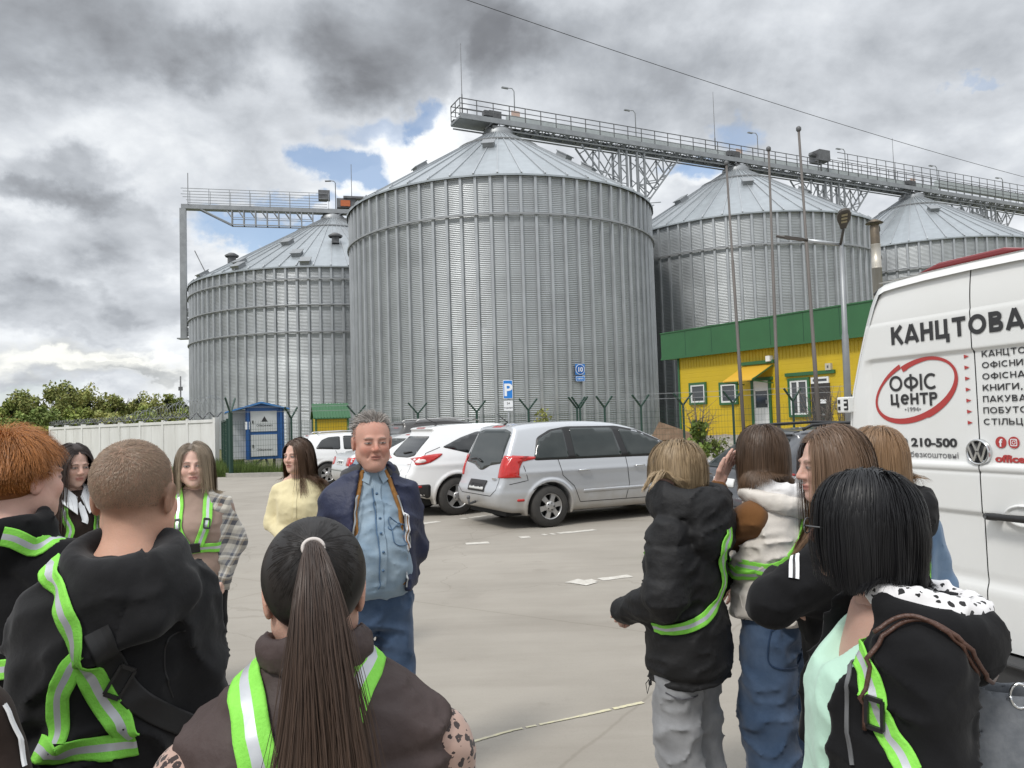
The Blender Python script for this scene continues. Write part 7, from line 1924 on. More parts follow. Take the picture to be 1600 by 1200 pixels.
def spots(name, base, ring, core, scale, thr=(.30, .52)):
    m = mat(name, base, .85, sheen=.2); nt, p = nodes_of(m); N = nt.nodes.new; L = nt.links.new
    tc = N('ShaderNodeTexCoord'); ns = N('ShaderNodeTexNoise'); L(tc.outputs['Object'], ns.inputs[0]); ns.inputs['Scale'].default_value = scale*1.4
    mx = N('ShaderNodeMix'); mx.data_type = 'VECTOR'; mx.inputs[0].default_value = .018*40/scale; L(tc.outputs['Object'], mx.inputs[4]); L(ns.outputs['Color'], mx.inputs[5])
    v = N('ShaderNodeTexVoronoi'); L(mx.outputs[1], v.inputs['Vector']); v.inputs['Scale'].default_value = scale; v.inputs['Randomness'].default_value = .75
    n2 = N('ShaderNodeTexNoise'); L(tc.outputs['Object'], n2.inputs[0]); n2.inputs['Scale'].default_value = scale*2.4
    a = N('ShaderNodeMath'); a.operation = 'MULTIPLY_ADD'; L(n2.outputs[0], a.inputs[0]); a.inputs[1].default_value = .34; L(v.outputs['Distance'], a.inputs[2])
    r = N('ShaderNodeValToRGB'); L(a.outputs[0], r.inputs[0]); r.color_ramp.interpolation = 'CONSTANT'; e = r.color_ramp.elements; e[0].position = 0; e[0].color = (*core, 1); e[1].position = thr[0]; e[1].color = (*ring, 1); q = e.new(thr[1]); q.color = (*base, 1)
    L(r.outputs[0], p.inputs['Base Color']); return m
M_LEO = spots('leopard_knit', (.40, .27, .22), (.030, .019, .018), (.25, .145, .11), 70, (.30, .62))
M_LEOW = spots('white_leopard_lining', (.72, .71, .72), (.012, .012, .013), (.02, .02, .02), 56, (.2, .46))
def plaid(name):
    m = mat(name, (.4, .4, .4), .9, sheen=.2); nt, p = nodes_of(m); N = nt.nodes.new; L = nt.links.new
    tc = N('ShaderNodeTexCoord'); mp = N('ShaderNodeMapping'); L(tc.outputs['Object'], mp.inputs[0]); mp.inputs['Rotation'].default_value = (.1, .35, .2)
    sep = N('ShaderNodeSeparateXYZ'); L(mp.outputs[0], sep.inputs[0]); cols = []
    for ax, s in ((0, 11.0), (2, 10.0)):
        a = N('ShaderNodeMath'); a.operation = 'MULTIPLY'; L(sep.outputs[ax], a.inputs[0]); a.inputs[1].default_value = s; f = N('ShaderNodeMath'); f.operation = 'FRACT'; L(a.outputs[0], f.inputs[0])
        r = N('ShaderNodeValToRGB'); L(f.outputs[0], r.inputs[0]); r.color_ramp.interpolation = 'CONSTANT'; e = r.color_ramp.elements; e[0].color = (.62, .58, .50, 1); e[1].position = .22; e[1].color = (.08, .08, .09, 1)
        for pos, c in ((.46, (.40, .34, .26, 1)), (.56, (.70, .67, .60, 1)), (.66, (.14, .15, .18, 1)), (.80, (.50, .47, .42, 1))): q = e.new(pos); q.color = c
        cols.append(r.outputs[0])
    mx = N('ShaderNodeMix'); mx.data_type = 'RGBA'; mx.inputs[0].default_value = .5; L(cols[0], mx.inputs[6]); L(cols[1], mx.inputs[7]); L(mx.outputs[2], p.inputs['Base Color']); return m
M_PLAID = plaid('plaid_flannel')
KEEP = lambda q: (q[:, 2] > .080) | ((q[:, 1] < .028) & (q[:, 2] > .022)) | ((q[:, 1] < -.010) & (q[:, 2] > -.050))
def hl_full(q): return KEEP(q)
def capf(q):                                                   # implicit region of the hair cap: <0 on the hairy part
    return np.minimum(np.maximum(.074-q[:, 2], q[:, 1]-.058), np.minimum(np.maximum(q[:, 1]-.022, .015-q[:, 2]), np.maximum(q[:, 1]+.012, -.055-q[:, 2])))
def ring(P, c, rx, ry, tube, tilt=0.0, front=1.0, back=1.0, tz=1.0):
    """soft fabric roll round the neck: elliptical ring, thicker at the back"""
    q = P-np.asarray(c, np.float32); q = q.copy(); cz, sz = math.cos(tilt), math.sin(tilt); y = q[:, 1]*cz+q[:, 2]*sz; z = -q[:, 1]*sz+q[:, 2]*cz
    r = np.sqrt((q[:, 0]/rx)**2+(y/ry)**2); a = np.arctan2(y/ry, q[:, 0]/rx); t = tube*np.where(y < 0, 1+(back-1)*np.abs(np.sin(a)), 1+(front-1)*np.abs(np.sin(a)))
    return np.sqrt(((r-1)*min(rx, ry))**2+(z/tz)**2)-t

# ---- the man in the denim shirt
def man():
    p = Person('grey haired man in open navy jacket over a pale denim shirt, facing the group', ppos(578, 3.45), T_(204), 1.700, male=True, head_yaw=T_(-3), head_pitch=T_(-2), hs=.98, group=GRP)
    k = p.k; J = p.J
    for i, s in ((0, -1), (1, 1)): J['sh'][i] = np.array([s*.152*k, -.015, 1.296*k]); J['el'][i] = np.array([s*.200*k, -.07, 1.06*k]); J['wr'][i] = np.array([s*.14*k, -.12, .88*k])
    p.body((.50, .285, .22), .0034, male=True, old=True, wide=1.10, ruddy=.5, eye=.0030, brow=(.20, .15, .125), lip=(.30, .11, .09), chest=[(.80*k, 0, 0, .13*k, .085*k), (1.0*k, 0, 0, .14*k, .10*k), (1.22*k, 0, 0, .14*k, .09*k), (1.33*k, 0, -.01, .13*k, .07*k), (1.40*k, 0, -.01, .06*k, .05*k)])
    rs = p.rows([(.885, .150, .125, .0), (.96, .158, .148, .02), (1.08, .156, .156, .025), (1.18, .148, .135, .01), (1.25, .142, .112), (1.30, .128, .094), (1.345, .105, .080), (1.38, .076, .066), (1.425, .066, .060)])
    def shirt(P): return s_loft(P, rs) + fold(P, .010, .11, (1, 1, 2.6), 3, .8)
    p.f = shirt
    p.part('shirt', shirt, (-.3*k, -.3, .85*k), (.3*k, .3, 1.46*k), .009, M_SHIRT)
    # collar wings, placket, pocket
    for s in (-1, 1):
        c0 = np.array([s*.052, .045, 1.432*k]); P0 = [(s*.012, .062, 1.405*k), (s*.030, .088, 1.358*k), (s*.078, .055, 1.385*k), (s*.074, -.02, 1.445*k), (s*.06, -.03, 1.465*k), (s*.058, .03, 1.445*k)]
        mb = MB(); V = [np.array(q) for q in P0]; V2 = [v+nrm((s*.5, 1, .4))*.006 for v in V]; mb.add(V+V2, [(0, 1, 2, 5), (2, 3, 4, 5), (6, 11, 8, 7), (8, 11, 10, 9)]+[(i, (i+1) % 6, 6+(i+1) % 6, 6+i) for i in range(6)], 0, True); bevel(mb.build('collar', M_SHIRT, p.root), .002)
    M_DKST = cloth('denim_edge', (.10, .17, .27), ns=10)
    p.strap([(.0, .2, z*k) for z in (1.38, 1.30, 1.2, 1.1, 1.0, .92)], .030, .004, 'placket', [M_SHIRT, M_SHIRT]); p.strap([(.017, .2, z*k) for z in (1.38, 1.30, 1.2, 1.1, 1.0, .92)], .005, .006, 'placket_edge', [M_DKST, M_DKST])
    for z in (1.33, 1.25, 1.17, 1.09, 1.01): q = snap(p.f, np.array([[0, .2, z*k]]), .009)[0]; mb = MB(); mb.lathe([(0, -.002), (.006, -.002), (.006, .002), (0, .003)], c=q, n=10, axis='y'); mb.build('button', M_DKST, p.root)
    for pts in ([(-.055, .2, 1.225*k), (-.145, .2, 1.225*k)], [(-.055, .2, 1.225*k), (-.058, .2, 1.13*k), (-.10, .2, 1.115*k), (-.142, .2, 1.13*k), (-.145, .2, 1.225*k)], [(-.055, .2, 1.205*k), (-.145, .2, 1.205*k)]): p.strap(pts, .0028, .0045, 'pocket_seam', [M_DKST, M_DKST], n=30)
    rj = p.rows([(.905, .190, .160), (.98, .188, .163), (1.10, .184, .165, .01), (1.20, .178, .152), (1.29, .172, .128), (1.345, .145, .106), (1.385, .115, .09), (1.41, .095, .078), (1.44, .082, .072)])
    def op(P, w=0.0):
        z = P[:, 2]/k; xl_ = np.interp(z, [.9, 1.1, 1.25, 1.36, 1.45], [-.108, -.118, -.108, -.078, -.052])-w; xr = np.interp(z, [.9, 1.1, 1.25, 1.36, 1.45], [.098, .110, .108, .076, .052])+w
        return np.maximum(np.maximum(xl_-P[:, 0], P[:, 0]-xr), .01-P[:, 1])
    def jac(P):
        d = smin(s_loft(P, rj), p.sleeves(P, (.066, .061, .053)), .055)+fold(P, .014, .15, (1, 1, 1.6), 8, .6)
        return smax(d, -op(P), .012)
    p.part('jacket', jac, (-.42*k, -.34, .84*k), (.42*k, .34, 1.5*k), .011, M_NAVY); p.f = jac
    # grey shoulder yoke and collar, orange lining edge
    def coll(P): return smax(ring(P, (0, -.020, 1.385*k), .108, .086, .019, .42, .8, 1.1, 2.1)+fold(P, .004, .08), -op(P, -.004), .01)
    p.part('jacket_collar', coll, (-.25, -.25, 1.25*k), (.25, .25, 1.55*k), .009, cloth('grey_collar', (.050, .050, .054), (.075, .075, .08), ns=20))
    def lin(P): return smax(np.maximum(smax(s_loft(P, rj)+.010, -op(P, -.020), .004), op(P, .004)), .0-P[:, 1], .005)
    p.part('jacket_lining', lin, (-.3*k, -.05, .93*k), (.3*k, .34, 1.40*k), .008, M_LIN)
    for xs, nm in (((.116, .128, .125, .095), 'zip'), ((-.118, -.128, -.124, -.095), 'zip')): p.strap([(xs[0], .2, .93*k), (xs[1], .2, 1.08*k), (xs[2], .2, 1.22*k), (xs[3], .2, 1.34*k)], .007, .006, nm, [M_STEEL, M_STEEL])
    p.strap([(-.140, .2, 1.225*k), (-.145, .2, 1.08*k)], .020, .006, 'chest_zip', [mat('pale_zip', (.62, .62, .64), .5), M_LIN])
    p.strap([(-.130, .2, 1.268*k), (-.156, .2, 1.258*k)], .006, .006, 'chest_mark', [M_SIGNW, M_SIGNW], n=8)
    p.trousers(M_JEANS, .155, (.088, .070, .060), fold_amp=.011, h=.010); mb = MB()
    # short swept grey hair
    col = (.27, .245, .225); hl = lambda q: ((q[:, 2] > .088+.35*np.clip(.030-np.abs(q[:, 0]), 0, .03)*-1) & (q[:, 1] < .050+.25*np.clip(.03-np.abs(q[:, 0]), 0, .03))) | ((q[:, 1] < .020) & (q[:, 2] > .015)) | ((q[:, 1] < -.012) & (q[:, 2] > -.05))
    p.hair_cap(lambda q: np.minimum(np.maximum(.088-q[:, 2], q[:, 1]-.052), np.minimum(np.maximum(q[:, 1]-.018, .012-q[:, 2]), np.maximum(q[:, 1]+.012, -.05-q[:, 2]))), .0065, (.20, .18, .165), .005)
    p.f = None; p.collider(.002); q, nn = p.scalp(2600, 3, hl); t = np.stack([.35*np.sign(q[:, 0]+.02)+.25, -.8-0*q[:, 0], np.where(q[:, 2] < .06, -.5, .0)], 1); t -= nn*(t*nn).sum(1)[:, None]; t = t/np.linalg.norm(t, axis=1)[:, None]+nn*.08
    L = np.where(q[:, 2] > .07, .040, .016)*(.6+.6*NR.rand(len(q))); pa = p.grow(p.hw(q), t @ p.Rh.T, L, 6, .10, .85, .004+.008*NR.rand(len(q)), .05, 4, spread=.12)
    c = np.array(col)*(.55+.9*NR.rand(len(q), 1)); c[q[:, 2] < .03] *= 1.25; p.ribbons('hair', pa, .0032, c, 5)
    p.f = jac; return p
man()

# ---- girl with the long ponytail, nearest the camera
def ponytail():
    p = Person('girl seen from behind with a long dark ponytail and a brown vest', ppos(487, 1.24), T_(14), 1.505, head_yaw=T_(0), head_pitch=T_(4), group=GRP, hs=.96)
    k = p.k; J = p.J; p.hc[1] -= .015
    for i, s in ((0, -1), (1, 1)): J['sh'][i] = np.array([s*.197*k, -.01, 1.238*k]); J['el'][i] = np.array([s*.238*k, .04, 1.02*k]); J['wr'][i] = np.array([s*.12*k, .22, 1.0*k])
    p.body(SKIN, .0042)
    rs = p.rows([(.82, .205, .150), (.95, .20, .150), (1.08, .195, .150), (1.18, .206, .145), (1.27, .212, .128), (1.335, .188, .108), (1.375, .140, .092), (1.405, .100, .080), (1.43, .085, .076), (1.45, .078, .074)])
    def vest(P):
        z = P[:, 2]/k; qu = np.abs(np.sin((z-.02)*PI/.125)); return s_loft(P, rs, 2.6)-.014*np.sqrt(qu)*np.clip((1.36-z)/.06, 0, 1)+fold(P, .008, .09, (1, 1, 2.5), 2, .2)
    def slv(P): return p.sleeves(P, (.072, .062, .050))+fold(P, .008, .09, (1, 1, 1.5), 6)
    p.f = lambda P: np.minimum(vest(P), slv(P))
    p.part('vest', vest, (-.3*k, -.3, .78*k), (.3*k, .3, 1.50*k), .0085, M_BROWNV)
    p.part('sleeves', slv, (-.45*k, -.25, .85*k), (.45*k, .45, 1.45*k), .010, M_LEO)
    def col_(P): return ring(P, (0, -.012, 1.432*k), .075, .068, .013, -.1, 1, 1.2, 1.9)+fold(P, .004, .05, seed=3)
    p.part('collar', col_, (-.2, -.2, 1.3*k), (.2, .2, 1.52*k), .007, M_BROWNV)
    p.trousers(M_BLK, .17)
    p.f = lambda P: np.minimum(vest(P), col_(P))
    L_ = [np.array(v) for v in ((-.094, -.10, 1.36*k), (-.068, -.2, 1.26*k), (-.035, -.2, 1.14*k), (.0, -.2, 1.03*k))]; L2 = L_+[L_[-1]+np.array([.03, 0, -.10])]
    p.f = vest
    p.strap([np.array([-.095, .10, 1.35*k]), np.array([-.098, .02, 1.40*k])]+L2, .055, .008)
    R_ = [np.array(v) for v in ((.052, -.10, 1.375*k), (.010, -.2, 1.30*k), (-.02, -.2, 1.18*k), (-.05, -.2, 1.06*k))]; p.strap([np.array([.080, .10, 1.37*k]), np.array([.076, .02, 1.41*k])]+R_+[R_[-1]+np.array([-.06, 0, -.08])], .055, .006)
    # hair drawn back to a high tie
    dark = np.array((.0125, .0095, .0085)); p.collider(.001)
    p.hair_cap(lambda q: np.minimum(np.maximum(.066-q[:, 2], q[:, 1]-.075), np.maximum(q[:, 1]-.016-.5*np.clip(q[:, 2], 0, .06), -.078-q[:, 2]+.5*np.clip(q[:, 1]+.05, 0, .1))), .010, dark*.8, .006)
    rr = np.array([.080, .101, .088]); c0 = np.array([0, -.014, .034]); tie = np.array([0, -.088, .092]); td = (tie-c0)/rr; td /= np.linalg.norm(td)
    rs_ = np.random.RandomState(5); q, nn = p.scalp(6500, 5, lambda q: (q[:, 2] > .072) | ((q[:, 1] < .022) & (q[:, 2] > .0)) | ((q[:, 1] < -.006) & (q[:, 2] > -.056-.4*np.clip(-q[:, 1]-.03, 0, .05))))
    d0 = (q-c0)/np.array([.075, .096, .083]); d0 /= np.linalg.norm(d0, axis=1)[:, None]; K = 12; tt = np.linspace(0, .97, K)
    D = d0[:, None]*(1-tt)[None, :, None]+td*tt[None, :, None]; D /= np.linalg.norm(D, axis=2)[..., None]; lay = 1+.05*rs_.rand(len(q))[:, None, None]*np.sin(tt*PI)[None, :, None]+.02*tt[None, :, None]
    lump = (n3((D*1.0).reshape(-1, 3).astype(np.float32), .10, 7).reshape(len(q), K)-.5)[..., None]*.03
    pa = p.hw((c0+D*rr*(lay+lump)).reshape(-1, 3)).reshape(len(q), K, 3)
    p.ribbons('hair', pa, .0014, dark*(.6+1.0*rs_.rand(len(q), 1)**2), 6)
    # tail
    N = 6000; a = rs_.rand(N)*2*PI; r = np.sqrt(rs_.rand(N)); st = np.stack([.012*r*np.cos(a), .009*r*np.sin(a)-.008, .010*r*np.sin(a)], 1)+tie+np.array([0, -.006, .004])
    dirs = np.stack([np.cos(a)*r*.20+.07, -1.0-.2*rs_.rand(N), .30+.30*np.sin(a)*r], 1)
    pt = p.grow(p.hw(st), nrm_rows(dirs) @ p.Rh.T, .47*(1-.35*rs_.rand(N)**2.5), 18, lambda t: .30, .70, .004+.017*rs_.rand(N), .055, 12, spread=.075, clump=.035)
    base, tip = np.array((.036, .022, .016)), np.array((.070, .042, .028)); t_ = np.linspace(0, 1, 19)[None, :, None]
    C = (base*(1-t_)+tip*t_)*(.50+1.1*(.4*rs_.rand(N, 1, 1)+.6*n3((st*40).astype(np.float32), .2, 2)[:, None, None])); p.ribbons('ponytail', pt, .00115, C, 8, taper=.5, fo=p.hw((0, .05, -.2)))
    mb = MB(); 
    tc = p.hw(tie+np.array([0, -.004, .006])); 
    V = [p.hw(tie+np.array([.0155*math.cos(x), -.012+.009*math.sin(x)*.6, .004+.012*math.sin(x)])) for x in np.linspace(0, 2*PI, 25)]; mb.tube(V, .0032, 8); mb.build('hair_tie', mat('pale_elastic', (.55, .50, .47), .5, spec=.7), p.root)
    for z in (1.275, 1.15): p.strap([(x*k, -.3, (z-.10*abs(x))*k) for x in np.linspace(-.2, .2, 9)], .004, .0025, 'quilt_seam', [M_STRAPB, M_STRAPB], n=60)
    # small wisps at the nape
    qn = np.stack([(rs_.rand(160)-.5)*.09, np.full(160, -.078), -.060-.018*rs_.rand(160)], 1); pw = p.grow(p.hw(qn), np.tile([0, -.3, -1.0], (160, 1)), .035*(.4+rs_.rand(160)), 6, .3, .7, .001, .05, 3, spread=.3); p.ribbons('nape_hair', pw, .0010, np.tile(dark*2.2, (160, 1)), 3)
    return p
def nrm_rows(v): v = np.asarray(v, float); return v/(np.linalg.norm(v, axis=1)[:, None]+1e-9)
ponytail()

# ---- hoodie shapes
def hoodie(p, rows, sl, folds, hood, m, h=.009, zlo=.78, cuff=.96, name='hoodie', bbox=.42, keep=None):
    k = p.k; rs = p.rows(rows)
    def f(P):
        d = smin(s_loft(P, rs), p.sleeves(P, sl, cuff=cuff), .05)+fold(P, folds, .13, (1, 1, 1.7), 5, .7)
        if hood is not None: d = smin(d, hood(P), .012)
        if keep is not None: d = smax(d, keep(P), .01)
        return d
    p.f = f; p.part(name, f, (-bbox*k, -.36, zlo*k), (bbox*k, .46, 1.56*k), h, m); return f
# ---- boy with the cropped hair
def cropped():
    p = Person('boy with close cropped fair hair and charcoal hoodie crossed by neon straps, seen from behind', ppos(184, 1.70), T_(20), 1.640, male=True, head_yaw=T_(-18), head_pitch=T_(-3), hs=1.07, group=GRP)
    p.root['label'] = 'boy with cropped fair hair in a charcoal hoodie with crossed neon straps on his back'
    k = p.k; J = p.J; p.hc[0] += .030; p.neck[0] += .018
    for i, s in ((0, -1), (1, 1)): J['sh'][i] = np.array([s*.138*k, -.01, 1.29*k]); J['el'][i] = np.array([s*.172*k, .0, 1.04*k]); J['wr'][i] = np.array([s*.23*k, .17, .90*k])
    p.body((.56, .325, .235), .0040, male=True, ruddy=.3, buzz=(.15, .10, .066), brow=(.2, .14, .09))
    def hood(P):
        a = ring(P, (.018, -.035, 1.392*k), .096, .088, .026, .38, .8, 1.25, 1.5)
        yb = .010*np.sin(P[:, 0]*24); b = s_ell(P, (.03, -.125, 1.315*k), (.090*k, .045, .075)); c = s_chain(P, [(-.066, -.05, 1.380*k), (-.058, -.115, 1.315*k), (-.030, -.148, 1.225*k), (.075, -.135, 1.272*k), (.128, -.08, 1.318*k), (.108, -.02, 1.385*k)], [.020, .026, .020, .032, .034, .026], .03)
        d = smin(smin(a, b, .05), c, .035)
        sm = np.exp(-((P[:, 0]-.35*(P[:, 2]-1.30*k)-.03)/.005)**2)*(P[:, 1] < -.05)*.006
        return d+fold(P, .008, .12, (1, 1, 1.6), 21, .5)+sm
    f = hoodie(p, [(.80, .145, .122), (.95, .145, .122), (1.08, .147, .124), (1.18, .152, .124), (1.27, .154, .114), (1.335, .138, .102), (1.375, .112, .09), (1.40, .085, .075)], (.060, .056, .050), .018, hood, M_CHAR, .0085)
    p.trousers(M_BLK, .17)
    A = p.ray_pts([(80, 884), (96, 940), (120, 1010), (152, 1075), (180, 1120), (206, 1150)]); p.strap([np.array([-.13, .10, 1.29*k]), np.array([-.135, .04, 1.365*k])]+A, .052, .007, n=60)
    p.strap(p.ray_pts([(86, 1163), (92, 1100), (108, 1048), (124, 1012)])[:], .046, .004, n=30)
    p.strap(p.ray_pts([(62, 1170), (120, 1168), (170, 1166), (214, 1158)]), .050, .008, n=40)
    B = p.ray_pts([(150, 985), (165, 1020), (185, 1055), (205, 1085), (250, 1115), (300, 1135)]); p.strap(B, .048, .005, 'black_strap', [M_STRAPB, M_STRAPB])
    b = p.ray_pts([(188, 1062)])[0]; p.buckle(b, (1, 0, -.6), .062, .03)
    # stubble: thousands of short hairs
    p.strap(p.ray_pts([(292, 985), (262, 1000), (258, 1050), (270, 1090)]), .003, .0008, 'seam', [M_STRAPB, M_STRAPB]); q, nn = p.scalp(9000, 8, lambda q: (q[:, 2] > .060-.3*np.clip(q[:, 1]-.04, -.02, .1)) & (q[:, 1] < .066) | ((q[:, 1] < .005) & (q[:, 2] > .020)) | ((q[:, 1] < -.03) & (q[:, 2] > -.02)))
    p.f, keepf = None, p.f; p.collider(-.002); crown = np.array([.005, -.075, .095]); t = q-crown; t = np.stack([t[:, 0]+t[:, 2]*.3, t[:, 1], t[:, 2]], 1); t -= nn*(t*nn).sum(1)[:, None]; t = nrm_rows(t)*.9+nn*.30
    L = np.interp(q[:, 2], [-.05, .0, .06, .11], [.0012, .002, .0055, .008])*(.7+.6*NR.rand(len(q))); pa = p.grow(p.hw(q+nn*.0005), nrm_rows(t) @ p.Rh.T, L, 2, .05, .95, .0, .0, 4, spread=.25)
    c = np.array((.215, .148, .098))*(.65+.6*NR.rand(len(q), 1)); p.ribbons('hair', pa, .0012, c, 5); p.f = keepf
cropped()

# ---- ginger boy at the left edge
def ginger():
    p = Person('boy with thick ginger hair in a black hoodie at the left edge', ppos(22, 2.15), T_(-6), 1.652, male=True, head_yaw=T_(-18), head_pitch=T_(2), hs=1.02, group=GRP)
    k = p.k; J = p.J
    for i, s in ((0, -1), (1, 1)): J['sh'][i] = np.array([s*.172*k, -.01, 1.285*k]); J['el'][i] = np.array([s*.255*k, -.02, 1.05*k]); J['wr'][i] = np.array([s*.17*k, .18, .95*k])
    p.body((.60, .38, .31), .0040, male=True, brow=(.36, .17, .07), ruddy=.2)
    def hood(P): return ring(P, (0, -.035, 1.385*k), .100, .092, .030, .15, 1.0, 1.2, 1.9)+fold(P, .006, .07, seed=2)
    f = hoodie(p, [(.80, .178, .13), (.95, .182, .135), (1.10, .185, .135), (1.18, .186, .130), (1.27, .178, .115), (1.335, .148, .10), (1.375, .112, .085), (1.40, .08, .07)], (.074, .068, .052), .010, hood, M_BLK, .011)
    p.trousers(M_BLK, .17)
    p.strap(p.ray_pts([(2, 838), (22, 840), (42, 852)])+[np.array([.12, .13, 1.22*k]), np.array([.03, .16, 1.08*k])], .05, .007, n=30)
    p.strap([np.array([x*k, y, 1.055*k]) for x, y in ((-.2, -.05), (0, -.16), (.14, -.10), (.2, 0), (.14, .12), (0, .16))], .05, .007)
    col = np.array((.40, .155, .040)); p.f = None; p.collider(.004)
    hk = lambda q: (q[:, 2] > .070) | ((q[:, 1] < .028) & (q[:, 2] > .010)) | ((q[:, 1] < -.014) & (q[:, 2] > -.058))
    p.hair_cap(lambda q: np.minimum(np.maximum(.066-q[:, 2], q[:, 1]-.078), np.minimum(np.maximum(q[:, 1]-.026, .010-q[:, 2]), np.maximum(q[:, 1]+.014, -.058-q[:, 2]))), .012, col*.6, .006)
    q, nn = p.scalp(13000, 4, hk); t = np.stack([(q[:, 0])*4+.15, .9+0*q[:, 0], -.25+0*q[:, 0]], 1); low = q[:, 2] < .05; t[low] = np.stack([q[low, 0]*0, .25+0*q[low, 0], -1+0*q[low, 0]], 1)
    t -= nn*(t*nn).sum(1)[:, None]; t = nrm_rows(t)*.9+nn*np.where(low, .04, .10)[:, None]; L = np.interp(q[:, 2], [-.05, .02, .07, .1], [.014, .030, .060, .075])*(.6+.6*NR.rand(len(q)))
    pa = p.grow(p.hw(q), nrm_rows(t) @ p.Rh.T, L, 9, .22, .78, .008+.012*NR.rand(len(q)), .06, 4, spread=.06, clump=.03)
    c = col*(.45+.95*(.5*NR.rand(len(q), 1)+.5*n3((q*1).astype(np.float32), .012, 3)[:, None])); p.ribbons('hair', pa, .0013, c, 5); p.f = f
ginger()

# ---- girl with long dark hair and white collar
def collar_girl():
    p = Person('girl with very long dark hair, white collar and dark brown jacket, looking down', ppos(110, 4.4), T_(-122), 1.60, head_yaw=T_(-4), head_pitch=T_(-10), group=GRP, hs=.97)
    k = p.k; J = p.J
    for i, s in ((0, -1), (1, 1)): J['el'][i] = np.array([s*.24*k, .02, 1.06*k]); J['wr'][i] = np.array([s*.10*k, .20, 1.0*k])
    p.body((.56, .37, .30), .0042, makeup=.6, brow=(.06, .04, .03))
    f = hoodie(p, [(.78, .19, .14), (.95, .18, .135), (1.08, .172, .135), (1.19, .165, .135), (1.28, .162, .112), (1.345, .132, .09), (1.385, .08, .07)], (.064, .060, .050), .009, None, M_DBROWN, .012, name='jacket')
    for s in (-1, 1):
        mb = MB(); V = [(s*.008, .085, 1.345*k), (s*.032, .135, 1.245*k), (s*.100, .105, 1.315*k), (s*.085, .02, 1.405*k), (s*.06, -.05, 1.425*k), (s*.05, .045, 1.40*k)]; V = [np.array(v) for v in V]; V2 = [v+nrm((s*.4, 1, .5))*.008 for v in V]
        mb.add(V+V2, [(0, 1, 2, 5), (2, 3, 4, 5), (6, 11, 8, 7), (8, 11, 10, 9)]+[(i, (i+1) % 6, 6+(i+1) % 6, 6+i) for i in range(6)], 0, True); bevel(mb.build('shirt_collar', M_SIGNW, p.root), .003)
    p.strap([(.0, .2, 1.34*k), (.0, .2, 1.28*k), (-.004, .2, 1.2*k)], .034, .006, 'shirt_front', [M_SIGNW, M_SIGNW], n=12)
    for s in (-1, 1): p.strap([(s*.10, -.05, 1.36*k), (s*.105, .06, 1.36*k), (s*.100, .14, 1.26*k), (s*.085, .2, 1.14*k), (s*.07, .2, 1.08*k)], .042, .008)
    p.strap([(s_*.19*k, y, 1.075*k) for s_, y in ((-.95, .0), (-.6, .13), (0, .2), (.6, .13), (.95, 0))], .042, .006)
    p.trousers(M_BLK, .165); p.collider(.004)
    col = (.022, .013, .010); p.hair_cap(capf, .010, col, .007)
    p.fall_hair('hair', 2600, .46, col, (.040, .022, .015), part=.0, seed=3, hairline=KEEP, width=.0045, thick=.010, wav=.05, bias=(0, -1.3, 0), tuck=0, drift=(0, -.04, 0))
collar_girl()

